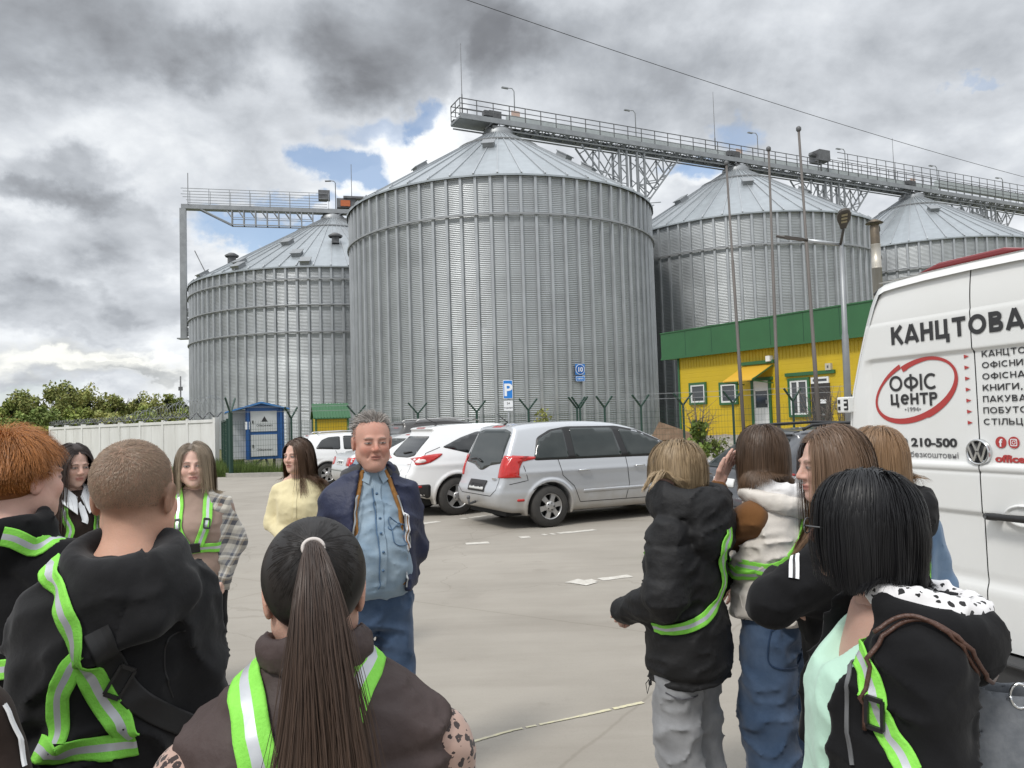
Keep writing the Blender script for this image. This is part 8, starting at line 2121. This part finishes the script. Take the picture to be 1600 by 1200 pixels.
# ---- woman in the plaid shirt
def plaid_woman():
    p = Person('woman with ash blonde hair, open plaid shirt over a beige top and neon harness', ppos(304, 4.3), T_(196), 1.585, head_yaw=T_(2), group=GRP, hs=1.0)
    k = p.k; J = p.J
    J['sh'] = [np.array([s_*.145*k, -.01, 1.29*k]) for s_ in (-1, 1)]; J['el'][0] = np.array([-.215*k, -.06, 1.06*k]); J['wr'][0] = np.array([-.145*k, .06, .89*k]); J['el'][1] = np.array([.205*k, -.05, 1.06*k]); J['wr'][1] = np.array([.19*k, .06, .88*k])
    p.body((.62, .41, .335), .0038, makeup=1.0, brow=(.09, .06, .045), lip=(.42, .17, .15))
    rs = p.rows([(.865, .160, .130), (.94, .164, .145, .015), (1.04, .148, .138, .02), (1.13, .150, .148, .03), (1.20, .152, .150, .03), (1.28, .150, .112), (1.33, .125, .085), (1.375, .070, .065), (1.40, .058, .058)])
    def tee(P): return smin(s_loft(P, rs), p.sleeves(P, (.058, .05, .04), cuff=.1), .04)+fold(P, .006, .10, (1, 1, 2.2), 2)
    p.f = tee; p.part('top', tee, (-.34*k, -.3, .84*k), (.34*k, .3, 1.45*k), .010, M_BEIGE)
    rj = p.rows([(.80, .180, .145), (.95, .176, .15), (1.10, .170, .158), (1.2, .170, .153), (1.28, .168, .122), (1.335, .140, .098), (1.36, .10, .085), (1.40, .08, .075)])
    def op(P): z = P[:, 2]/k; w = np.interp(z, [.8, 1.0, 1.2, 1.32, 1.42], [.135, .132, .125, .09, .06]); return np.maximum(np.abs(P[:, 0]-.01)-w, -.03-P[:, 1])
    def sh(P): return smax(smin(s_loft(P, rj), p.sleeves(P, (.060, .060, .050)), .04)+fold(P, .013, .11, (1, 1, 1.6), 7), -op(P), .012)
    p.part('plaid_shirt', sh, (-.42*k, -.32, .76*k), (.42*k, .3, 1.45*k), .012, M_PLAID)
    p.trousers(M_BLK, .160, (.088, .066, .056), h=.013); p.f = tee
    for s, xs in ((-1, (-.075, -.085, -.07, -.035)), (1, (.075, .085, .075, .03))):
        p.strap([(xs[0], -.02, 1.385*k), (xs[0], .06, 1.35*k), (xs[1], .2, 1.26*k), (xs[2], .2, 1.17*k), (xs[3], .2, 1.075*k)], .050, .010)
        p.buckle((xs[1]*.98, .2, 1.235*k), (1, 0, 0), .055, .03)
    p.strap([(-.17*k, .0, 1.065*k), (-.12*k, .15, 1.06*k), (.0, .2, 1.06*k), (.12*k, .15, 1.06*k), (.17*k, 0, 1.065*k)], .050, .008)
    p.strap([(-.045, .2, 1.065*k), (.035, .2, 1.065*k)], .054, .014, 'buckle_pad', [M_STRAPB, M_STRAPB], n=8); p.collider(.003)
    col = (.20, .155, .115); p.hair_cap(capf, .009, tuple(c*.6 for c in col), .007)
    p.fall_hair('hair', 2400, .22, (.19, .148, .108), (.42, .33, .225), part=.012, seed=6, hairline=KEEP, width=.004, thick=.014, wav=.05, bias=(0, -1.1, 0), tuck=0, drift=(0, -.16, 0))
plaid_woman()

# ---- woman in the yellow cardigan
def yellow_woman():
    p = Person('woman in a pale yellow cardigan looking left, standing beyond the others', ppos(465, 5.3), T_(186), 1.578, head_yaw=T_(-32), group=GRP, hs=.95)
    k = p.k; J = p.J
    for i, s in ((0, -1), (1, 1)): J['sh'][i] = np.array([s*.142*k, -.01, 1.29*k]); J['el'][i] = np.array([s*.200*k, -.03, 1.06*k]); J['wr'][i] = np.array([s*.05*k, .17, .95*k]); 
    p.set_hand(0, (.7, .3, -.5), (0, -.8, .2), curl=.5); p.set_hand(1, (-.7, .3, -.5), (0, -.8, .2), curl=.5)
    p.body((.62, .40, .32), .0038, makeup=.9, brow=(.08, .05, .035), lip=(.36, .12, .10))
    rs = p.rows([(.83, .158, .13), (.92, .152, .132, .01), (1.02, .138, .125, .01), (1.13, .144, .140, .025), (1.20, .148, .140, .025), (1.28, .152, .110), (1.34, .128, .088), (1.375, .090, .072)])
    def cg(P): return smin(s_loft(P, rs), p.sleeves(P, (.054, .050, .042), cuff=.93), .04)+fold(P, .006, .10, (1, 1, 2.0), 4)
    p.f = cg; p.part('cardigan', cg, (-.38*k, -.3, .80*k), (.38*k, .36, 1.42*k), .011, M_YELL)
    p.strap([(0, .2, z*k) for z in (1.34, 1.25, 1.15, 1.05, .95, .86)], .022, .004, 'button_band', [M_YELL, M_YELL])
    p.trousers(cloth('dark_grey_trousers', (.03, .03, .034)), .17, h=.016); p.collider(.003)
    col = (.060, .034, .021); p.hair_cap(capf, .009, col, .007); p.fall_hair('hair', 2200, .36, col, (.12, .066, .036), part=.015, seed=9, hairline=KEEP, width=.005, thick=.014, wav=.04, bias=(0, -1.6, 0), tuck=0, drift=(0, -.30, 0))
yellow_woman()

# ---- blonde girl in the black puffer
def puffer_girl():
    p = Person('girl with a sandy blonde bob in a hooded black puffer jacket and grey jeans', ppos(1062, 3.12), T_(52), 1.548, head_yaw=T_(8), head_pitch=T_(-4), group=GRP, hs=.96)
    k = p.k; J = p.J
    for i, s in ((0, -1), (1, 1)): J['sh'][i] = np.array([s*.162*k, -.01, 1.28*k]); J['el'][i] = np.array([s*.235*k, -.02, 1.03*k]); J['wr'][i] = np.array([s*.075*k, .265, .915*k])
    p.set_hand(0, (.55, .45, -.55), (.5, -.5, .3), curl=.75, ts=-1); p.set_hand(1, (-.55, .45, -.55), (-.5, -.5, .3), curl=.75, ts=1)
    p.body((.55, .34, .275), .0045, hh=.005)
    def hood(P):
        a = ring(P, (0, -.025, 1.395*k), .126, .116, .045, .22, 1.0, 1.15, 1.6); b = s_ell(P, (0, -.125, 1.272*k), (.150, .068, .105)); return smin(a, b, .05)+fold(P, .010, .10, (1, 1, 2.2), 31, .6)
    rows = [(.655, .195, .160), (.74, .208, .170), (.88, .202, .162), (.985, .178, .140), (1.06, .195, .155), (1.15, .202, .160), (1.25, .195, .138), (1.31, .165, .105), (1.36, .11, .09)]
    rs = p.rows(rows)
    def f(P):
        z = P[:, 2]/k; d = smin(s_loft(P, rs, 2.2), p.sleeves(P, (.086, .080, .056), cuff=.92), .05); d = d+fold(P, .0085, .10, (1, 1, 2.3), 5, .7); d = d+.007*np.exp(-((z-1.245)/.010)**2)+.008*np.exp(-((z-.985)/.02)**2)+.012*np.exp(-((z-.690)/.014)**2)
        return smin(d, hood(P), .012)
    p.f = f; p.part('puffer_jacket', f, (-.42*k, -.34, .62*k), (.42*k, .46, 1.58*k), .0085, M_PUFF)
    p.trousers(M_LIGHTJ, .172, (.100, .092, .090), h=.011, fold_amp=.014)
    p.strap(p.ray_pts([(1022, 975), (1050, 982), (1080, 978), (1105, 962), (1122, 935), (1130, 900), (1131, 855)])+[np.array([.08, -.05, 1.34*k])], .045, .008, n=60)
    p.strap(p.ray_pts([(998, 858), (988, 882), (984, 915)]), .045, .010, n=20)
    b = p.ray_pts([(988, 872)])[0]; p.buckle(b, (1, 0, 0), .05, .03)
    p.strap([np.array([.02, .18, .99*k]), np.array([.12, .13, .99*k]), np.array([.17, .02, .99*k])], .045, .008)
    mb = MB(); q = p.hands[0][5][0][0]; mb.lathe([(.030, -.004), (.032, 0), (.030, .004), (.028, 0), (.030, -.004)], n=20); mb.build('bracelet', M_CHROME, p.root, loc=tuple(p.J['wr'][0]+np.array([.012, .012, -.02])))
    e = snap(f, np.array([[-.02, .2, .66*k]]), .0)[0]; mb = MB(); mb.tube([e, e+(-.012, .02, -.05), e+(-.03, .025, -.09), e+(-.03, .03, -.05), e], .0018, 5); mb.lathe([(0, -.012), (.007, -.008), (.007, .008), (0, .012)], c=e+(-.012, .02, -.05), n=10); mb.build('draw_cord', M_STRAPB, p.root)
    M_SEAMG = cloth('dark_grey_seam', (.10, .10, .11), ns=9); g_ = p.f; p.f = p.ftr
    for px in ([(1003, 1085), (1006, 1130), (1010, 1195)], [(1040, 1082), (1062, 1092), (1090, 1086)]): p.strap(p.ray_pts(px), .0045, .0025, 'seam', [M_SEAMG, M_SEAMG])
    p.f = g_
    p.collider(.004); col = (.235, .165, .092); p.hair_cap(capf, .013, tuple(c*.62 for c in col), .007)
    p.fall_hair('hair', 3200, .125, (.23, .16, .09), (.42, .31, .185), part=.01, seed=12, hairline=KEEP, width=.0035, thick=.018, wav=.12, streak=.5, inert=.5, tuck=.3)
puffer_girl()

# ---- girl in the cream vest shading her eyes
def vest_girl():
    p = Person('girl in a cream padded vest and brown sleeves raising a hand to her brow', ppos(1198, 3.22), T_(54), 1.60, head_yaw=T_(-34), head_pitch=T_(-6), group=GRP, lean=.0, hs=.96)
    k = p.k; J = p.J
    J['sh'][0] = np.array([-.165*k, .03, 1.275*k]); J['el'][0] = p.to_local(at(1124, 838, 3.24)); J['wr'][0] = p.to_local(at(1122, 757, 3.28)); J['el'][1] = np.array([.24*k, .03, 1.05*k]); J['wr'][1] = np.array([.12*k, .20, 1.0*k])
    up = nrm(p.to_local(at(1148, 702, 3.30))-J['wr'][0]); toh = nrm(p.hc+(0, .05, .03)-J['wr'][0]); 
    p.set_hand(0, up, toh, curl=.16, spread=.10, curls=[.10, .16, .20, .26], ts=-1, sc=1.02, thumb=.2)
    p.body((.58, .365, .295), .0045, hh=.0038)
    rs = p.rows([(.855, .215, .175), (.93, .220, .180), (1.00, .192, .155), (1.08, .205, .165), (1.18, .208, .165), (1.25, .195, .142), (1.31, .150, .115), (1.37, .115, .10), (1.40, .105, .095)])
    def vest(P):
        z = P[:, 2]/k; d = s_loft(P, rs, 2.3)+fold(P, .012, .12, (1, 1, 2.4), 15, .7)+.009*np.exp(-((z-1.20)/.008)**2)+.008*np.exp(-((z-1.0)/.02)**2)
        for i in (0, 1): d = smax(d, -(s_cap(P, J['sh'][i]+(J['el'][i]-J['sh'][i])*.12, J['el'][i], .070, .115)), .012)
        return d
    def slv(P): return smin(p.sleeves(P, (.074, .066, .044), cuff=.88), s_loft(P, [(r[0], r[1], r[2], r[3]-.028, r[4]-.028) for r in rs]), .03)+fold(P, .007, .08, (1, 1, 1.4), 9)
    p.f = vest; p.part('sweatshirt', slv, (-.50*k, -.3, .84*k), (.42*k, .55, 1.62*k), .009, M_COCOA)
    p.part('vest', vest, (-.32*k, -.34, .82*k), (.32*k, .36, 1.50*k), .008, M_CREAM)
    p.part('fleece_collar', lambda P: ring(P, (.01, -.03, 1.385*k), .110, .100, .034, .30, 1.0, 1.2, 1.35)+fold(P, .007, .05, seed=4), (-.25, -.28, 1.24*k), (.27, .25, 1.56*k), .008, M_FLEECE)
    p.part('vest_collar', lambda P: smax(ring(P, (.0, -.03, 1.350*k), .142, .128, .032, .30, 1.0, 1.1, 1.2)+fold(P, .006, .07, seed=6), P[:, 2]-1.40*k-.0*P[:, 1], .02), (-.3, -.3, 1.2*k), (.3, .3, 1.5*k), .009, M_CREAM)
    p.trousers(M_JEANS, .172, (.108, .108, .108), h=.011, fold_amp=.015)
    p.strap(p.ray_pts([(1140, 872), (1165, 884), (1190, 892), (1222, 890), (1245, 862), (1258, 832)])+[np.array([.10, .02, 1.34*k])], .050, .008, n=50)
    p.strap([np.array([-.20, .0, 1.06*k]), np.array([-.14, .14, 1.06*k]), np.array([0, .18, 1.06*k])], .05, .008)
    # back pocket seams on the jeans, and a hanging draw cord
    p_f = p.f; p.f = p.ftr
    pk = p.ray_pts([(1205, 985), (1250, 975), (1250, 1030), (1228, 1045), (1200, 1035), (1205, 985)]); p.strap(pk, .006, .004, 'pocket_seam', [cloth('dark_denim_seam', (.03, .055, .11), ns=9)]*2, n=50); p.strap(p.ray_pts([(1150, 965), (1146, 1050), (1142, 1190)]), .0045, .0025, 'seam', [cloth('dark_denim_seam', (.03, .055, .11), ns=9)]*2); p.f = p_f
    e = p.ray_pts([(1156, 930)])[0]; mb = MB(); mb.tube([e, e+(0, -.01, -.06), e+(.012, -.012, -.10), e+(.016, -.01, -.04)], .0022, 5); mb.build('draw_cord', M_CREAM, p.root)
    p.f = lambda P: np.minimum(vest(P), ring(P, (.01, -.03, 1.385*k), .110, .100, .034, .30, 1.0, 1.2, 1.35)); p.collider(.003)
    col = (.062, .038, .025); p.hair_cap(capf, .011, tuple(c*.7 for c in col), .007)
    p.fall_hair('hair', 3400, .165, col, (.125, .075, .044), part=.005, seed=14, hairline=KEEP, width=.0032, thick=.016, wav=.05, streak=.5, crown=(0, -.0))
vest_girl()

# ---- brown haired girl with the black jacket, face half hidden
def hidden_girl():
    p = Person('brown haired girl in a black jacket, only one eye and nose showing past the others', ppos(1312, 2.38), T_(66), 1.605, head_yaw=T_(24), head_pitch=T_(-4), group=GRP, hs=.95)
    k = p.k; J = p.J
    J['sh'] = [np.array([s_*.16*k, -.01, 1.285*k]) for s_ in (-1, 1)]; J['el'][0] = np.array([-.215*k, .20, 1.13*k]); J['wr'][0] = np.array([.05, .21, 1.14*k]); J['el'][1] = np.array([.215*k, .17, 1.10*k]); J['wr'][1] = np.array([-.04, .17, 1.10*k]); p.set_hand(0, (.6, -.8, -.1), (0, -1, 0)); p.set_hand(1, (-.8, -.6, 0), (0, -1, 0))
    p.body((.56, .36, .29), .0042, brow=(.16, .10, .07), makeup=.4)
    f = hoodie(p, [(.80, .19, .14), (.95, .185, .14), (1.10, .185, .145), (1.2, .19, .14), (1.28, .182, .115), (1.335, .14, .09), (1.38, .085, .075)], (.078, .070, .054), .010, None, M_BLK, .011, name='jacket')
    p.trousers(M_BLK, .165)
    b = p.ray_pts([(1240, 905), (1243, 868)]); p.strap(b, .028, .006, 'sleeve_patch', [M_SIGNW, M_INK], n=8)
    p.collider(.004); col = (.135, .083, .052); p.hair_cap(capf, .011, tuple(c*.62 for c in col), .007)
    p.fall_hair('hair', 3000, .36, col, (.20, .125, .075), part=.0, seed=17, hairline=KEEP, width=.003, thick=.012, wav=.03, streak=.4, bias=(0, -1.5, 0), tuck=0)
hidden_girl()

# ---- girl in the denim jacket by the van
def denim_girl():
    p = Person('girl with light brown hair and a denim jacket with black hood, close to the van', ppos(1374, 2.85), T_(16), 1.590, head_yaw=T_(0), group=GRP, hs=.93)
    k = p.k; J = p.J
    for i, s in ((0, -1), (1, 1)): J['sh'][i] = np.array([s*.16*k, -.01, 1.255*k]); J['el'][i] = np.array([s*.228*k, 0, 1.03*k]); J['wr'][i] = np.array([s*.14*k, .2, .98*k])
    p.body(SKIN, .005)
    f = hoodie(p, [(.84, .18, .13), (.95, .178, .132), (1.10, .178, .135), (1.2, .182, .135), (1.28, .180, .112), (1.335, .14, .09), (1.38, .085, .075)], (.074, .066, .052), .008, None, M_DJEAN, .011, name='denim_jacket')
    hd = lambda P: smin(ring(P, (0, -.04, 1.375*k), .108, .100, .034, .25, 1, 1.25, 1.5), s_ell(P, (0, -.115, 1.30*k), (.12, .055, .08)), .04)+fold(P, .006, .08, seed=9)
    p.part('hood', hd, (-.25, -.3, 1.15*k), (.25, .2, 1.52*k), .009, M_BLK); p.trousers(M_BLK, .165)
    p.strap(p.ray_pts([(1424, 792), (1434, 815), (1440, 850)])+[np.array([.05, -.15, 1.1*k])], .045, .009, n=20)
    f2 = p.f; p.f = lambda P: np.minimum(f2(P), hd(P)); p.collider(.003); col = (.20, .115, .058); p.hair_cap(capf, .010, tuple(c*.62 for c in col), .007)
    p.fall_hair('hair', 2600, .20, col, (.34, .22, .125), part=.0, seed=19, hairline=KEEP, width=.003, thick=.014, wav=.07, streak=.5)
denim_girl()

# ---- woman with the black bob in the foreground
def bob_woman():
    p = Person('woman with a glossy black bob, mint top and open black hoodie with a shoulder bag', ppos(1368, 1.52), T_(80), 1.532, head_yaw=T_(-30), head_pitch=T_(0), group=GRP, hs=.89)
    k = p.k; J = p.J; p.hc[1] += .006
    for i, s in ((0, -1), (1, 1)): J['sh'][i] = np.array([s*.150*k, -.02, 1.292*k]); J['el'][i] = np.array([s*.200*k, -.02, 1.03*k]); J['wr'][i] = np.array([s*.20*k, .08, .86*k])
    p.body((.50, .31, .245), .0045, chest=[(.80*k, 0, 0, .13*k, .085*k), (.95*k, 0, 0, .135*k, .09*k), (1.05*k, 0, 0, .12*k, .09*k), (1.20*k, 0, 0, .135*k, .11*k), (1.29*k, 0, -.005, .150*k, .088*k), (1.345*k, 0, -.012, .12*k, .070*k), (1.40*k, 0, -.012, .06*k, .052*k)])
    rs = p.rows([(.82, .185, .150, .0), (.93, .180, .158, .02), (1.04, .168, .150, .02), (1.12, .160, .136, .030), (1.18, .160, .138, .030), (1.25, .163, .125, .02), (1.30, .150, .098), (1.335, .12, .076)])
    def vneck(P): return np.maximum(np.hypot(P[:, 0]*1.0, (P[:, 2]-1.385*k)*.62)-.078, .02-P[:, 1])
    def tee(P): return smax(s_loft(P, rs)+fold(P, .006, .12, (1, 1, 2.0), 3, .6), -vneck(P), .008)
    p.f = tee; p.part('top', tee, (-.3*k, -.3, .80*k), (.3*k, .36, 1.42*k), .007, M_MINT)
    rj = p.rows([(.78, .190, .130, .020), (.95, .184, .130, .024), (1.08, .180, .140, .036), (1.18, .178, .140, .036), (1.27, .172, .120, .014), (1.335, .145, .102), (1.375, .108, .09), (1.40, .09, .08)])
    def op(P):
        z = P[:, 2]/k; w = np.interp(z, [.8, 1.0, 1.2, 1.30, 1.40], [.108, .104, .104, .106, .085]); return np.maximum(np.abs(P[:, 0])-w, .035-P[:, 1])
    def hood(P): return smin(ring(P, (0, -.055, 1.355*k), .130, .112, .032, .30, .7, 1.15, 1.3), s_ell(P, (0, -.120, 1.305*k), (.130, .045, .075)), .04)+fold(P, .007, .09, (1, 1, 1.5), 12)
    def jac(P):
        z = P[:, 2]/k; slf = .006*np.sin((z*1.0)*2*PI/.045+3*n3(P, .1, 5))*np.clip((1.04-z)/.1, 0, 1)*(np.abs(P[:, 0]) > .15)
        d = smin(s_loft(P, rj), p.sleeves(P, (.070, .064, .053)), .045)+fold(P, .015, .12, (1, 1, 1.8), 8, .6)+slf; d = smin(d, hood(P), .012); return smax(d, -op(P), .010)
    p.part('hoodie', jac, (-.42*k, -.38, .76*k), (.42*k, .4, 1.54*k), .0075, M_BLK)
    def lin(P): return smax(ring(P, (0, -.058, 1.382*k), .112, .100, .0235, .32, .8, 1.15, 1.6)+fold(P, .005, .06, seed=3), -np.maximum(np.abs(P[:, 0])-.045, .02-P[:, 1]), .008)
    p.part('hood_lining', lin, (-.25, -.3, 1.2*k), (.25, .2, 1.56*k), .006, M_LEOW)
    p.f = jac; p.trousers(M_BLK, .17)
    # zip edge and reflective strap at the chest
    z_ = p.ray_pts([(1345, 985), (1331, 1040), (1324, 1100), (1326, 1150), (1332, 1195)]); p.strap(z_, .007, .004, 'zip', [M_STEELD, M_STEELD])
    S = p.ray_pts([(1352, 985), (1355, 1030), (1365, 1085), (1385, 1130), (1408, 1175), (1420, 1205)]); p.strap(S, .044, .008, n=50); b = p.ray_pts([(1373, 1107)])[0]; p.buckle(b, (.0, 1, .0), .052, .028)
    mb = MB(); q = [p.hw((.078, .02, .004)), p.hw((.072, .085, .006)), p.hw((.05, .105, .004))]; mb.tube(q, .0016, 5); q = [p.hw((-.078, .02, .004)), p.hw((-.072, .085, .006)), p.hw((-.05, .105, .004))]; mb.tube(q, .0016, 5)
    for sx in (-1, 1): mb.tube([p.hw((sx*(.031+.021*math.cos(a)), .108, .002+.017*math.sin(a))) for a in np.linspace(0, 2*PI, 20)], .0014, 5)
    mb.build('glasses', M_STEELD, p.root)
    # hair: blunt glossy bob
    p.collider(.004); col = (.0045, .0045, .0055); fr = lambda q: (q[:, 2] > .074) | ((q[:, 1] < .040) & (q[:, 2] > .02)) | ((q[:, 1] < -.0) & (q[:, 2] > -.055))
    p.hair_cap(lambda q: np.minimum(np.maximum(.070-q[:, 2], q[:, 1]-.085), np.minimum(np.maximum(q[:, 1]-.040, .010-q[:, 2]), np.maximum(q[:, 1]-.0, -.060-q[:, 2]))), .014, col, .007)
    p.fall_hair('hair', 5200, .126, col, (.008, .008, .010), part=.0, seed=23, hairline=fr, width=.0026, thick=.009, wav=.05, streak=.3, inert=.42, grav=.5, vary=.16, crown=(0, -.02), spread=.06, tuck=.6)
    # shoulder bag: grey felt body with brown leather handles (rests on her shoulder: a thing of its own)
    bag = thing('shoulder_bag', 'grey felt shoulder bag with brown leather straps at the right edge', 'bag', tuple(p.loc), p.yaw)
    c = p.to_local(at(1598, 1112, 1.47)); M_FELT = cloth('grey_felt', (.115, .125, .14), (.17, .18, .195), ns=40, bump=.7, bs=300); M_LEATH = mat('brown_leather', (.055, .024, .016), .45, c2=(.085, .04, .027), ns=12, bump=.3, bs=120)
    Rb = rotz(T_(8)); 
    def bagf(P):
        q = (P-c.astype(np.float32)) @ Rb.astype(np.float32); z = q[:, 2]; a = np.interp(z, [-.30, -.1, .10], [.17, .155, .115]); b = np.interp(z, [-.30, -.1, .10], [.075, .062, .035])
        g = ((np.abs(q[:, 0])/b)**3+(np.abs(q[:, 1])/a)**3)**(1/3); d = (g-1)*b; sag = .035*(1-(q[:, 1]/.13)**2); d = smax(smax(d, z-(.08-sag), .01), -.30-z, .03)
        ins = ((np.abs(q[:, 0])/np.maximum(b-.010, .005))**3+(np.abs(q[:, 1])/(a-.010))**3)**(1/3); return smax(d+.004*(n3(P, .06, 3)-.5), -np.maximum((ins-1)*b, -.24-z), .004)
    V, F = polygonise(bagf, c-.36, c+.25, .008); mesh_obj('bag_body', np_mesh('bag_body', V, F), M_FELT, bag)
    top1 = c+Rb @ np.array([-.02, .09, .06]); top0 = c+Rb @ np.array([-.02, .055, .075])
    loc_ = [np.array(v) for v in ((-.165, .090, 1.18*k), (-.160, .08, 1.27*k), (-.150, .04, 1.345*k), (-.145, -.02, 1.38*k), (-.147, -.07, 1.35*k), (-.15, -.12, 1.27*k))]
    D_ = []
    for a_, b_ in zip(loc_[:-1], loc_[1:]): D_ += [a_+(b_-a_)*t for t in np.linspace(0, 1, 7)[:-1]]
    D_ = snap(jac, np.array(D_+[loc_[-1]]), .009, 12, .012)
    for _ in range(6): D_[1:-1] = .5*D_[1:-1]+.25*(D_[:-2]+D_[2:])
    D_ = np.where((jac(D_.astype(np.float32)) < .006)[:, None], snap(jac, D_, .009, 4, .012), D_); h1 = [v for v in D_]
    mb = MB(); mb.tube(h1+[(h1[-1]*.5+top0*.5)+np.array([0, 0, -.01]), top0], .0042, 8); mb.tube([v+np.array([.0, .014, .006]) for v in h1[12:]]+[(h1[-1]*.5+top1*.5)+np.array([0, .01, 0]), top1], .004, 8); mb.build('handle', M_LEATH, bag)
    mb = MB(); r_ = c+Rb @ np.array([-.045, .03, .045]); mb.tube([r_+np.array([0, .016*math.cos(a), .022*math.sin(a)]) for a in np.linspace(0, 2*PI, 17)], .0028, 6); mb.build('ring', M_CHROME, bag)
bob_woman()

# ---- someone at the lower left corner: only a sleeve is in the picture
def corner_person():
    p = Person('person at the lower left corner, only a dark jacket sleeve with pale piping visible', ppos(-188, 1.25), T_(-10), 1.585, group=GRP)
    k = p.k; J = p.J
    for i, s in ((0, -1), (1, 1)): J['sh'][i] = np.array([s*.17*k, -.01, 1.26*k]); J['el'][i] = np.array([s*.235*k, 0, 1.02*k]); J['wr'][i] = np.array([s*.15*k, .2, .95*k])
    p.body(SKIN, .007)
    f = hoodie(p, [(.80, .19, .14), (.95, .185, .14), (1.10, .185, .145), (1.2, .185, .13), (1.26, .17, .11), (1.32, .12, .085), (1.37, .08, .07)], (.078, .068, .054), .008, None, M_DBROWN, .013, name='jacket')
    p.trousers(M_BLK, .17, h=.02); p.collider(.004); p.hair_cap(capf, .014, (.03, .02, .015), .009)
    q = p.ray_pts([(4, 1102), (18, 1130), (30, 1165), (36, 1198)]); p.strap(q, .006, .005, 'piping', [M_SIGNW, M_SIGNW])
corner_person()
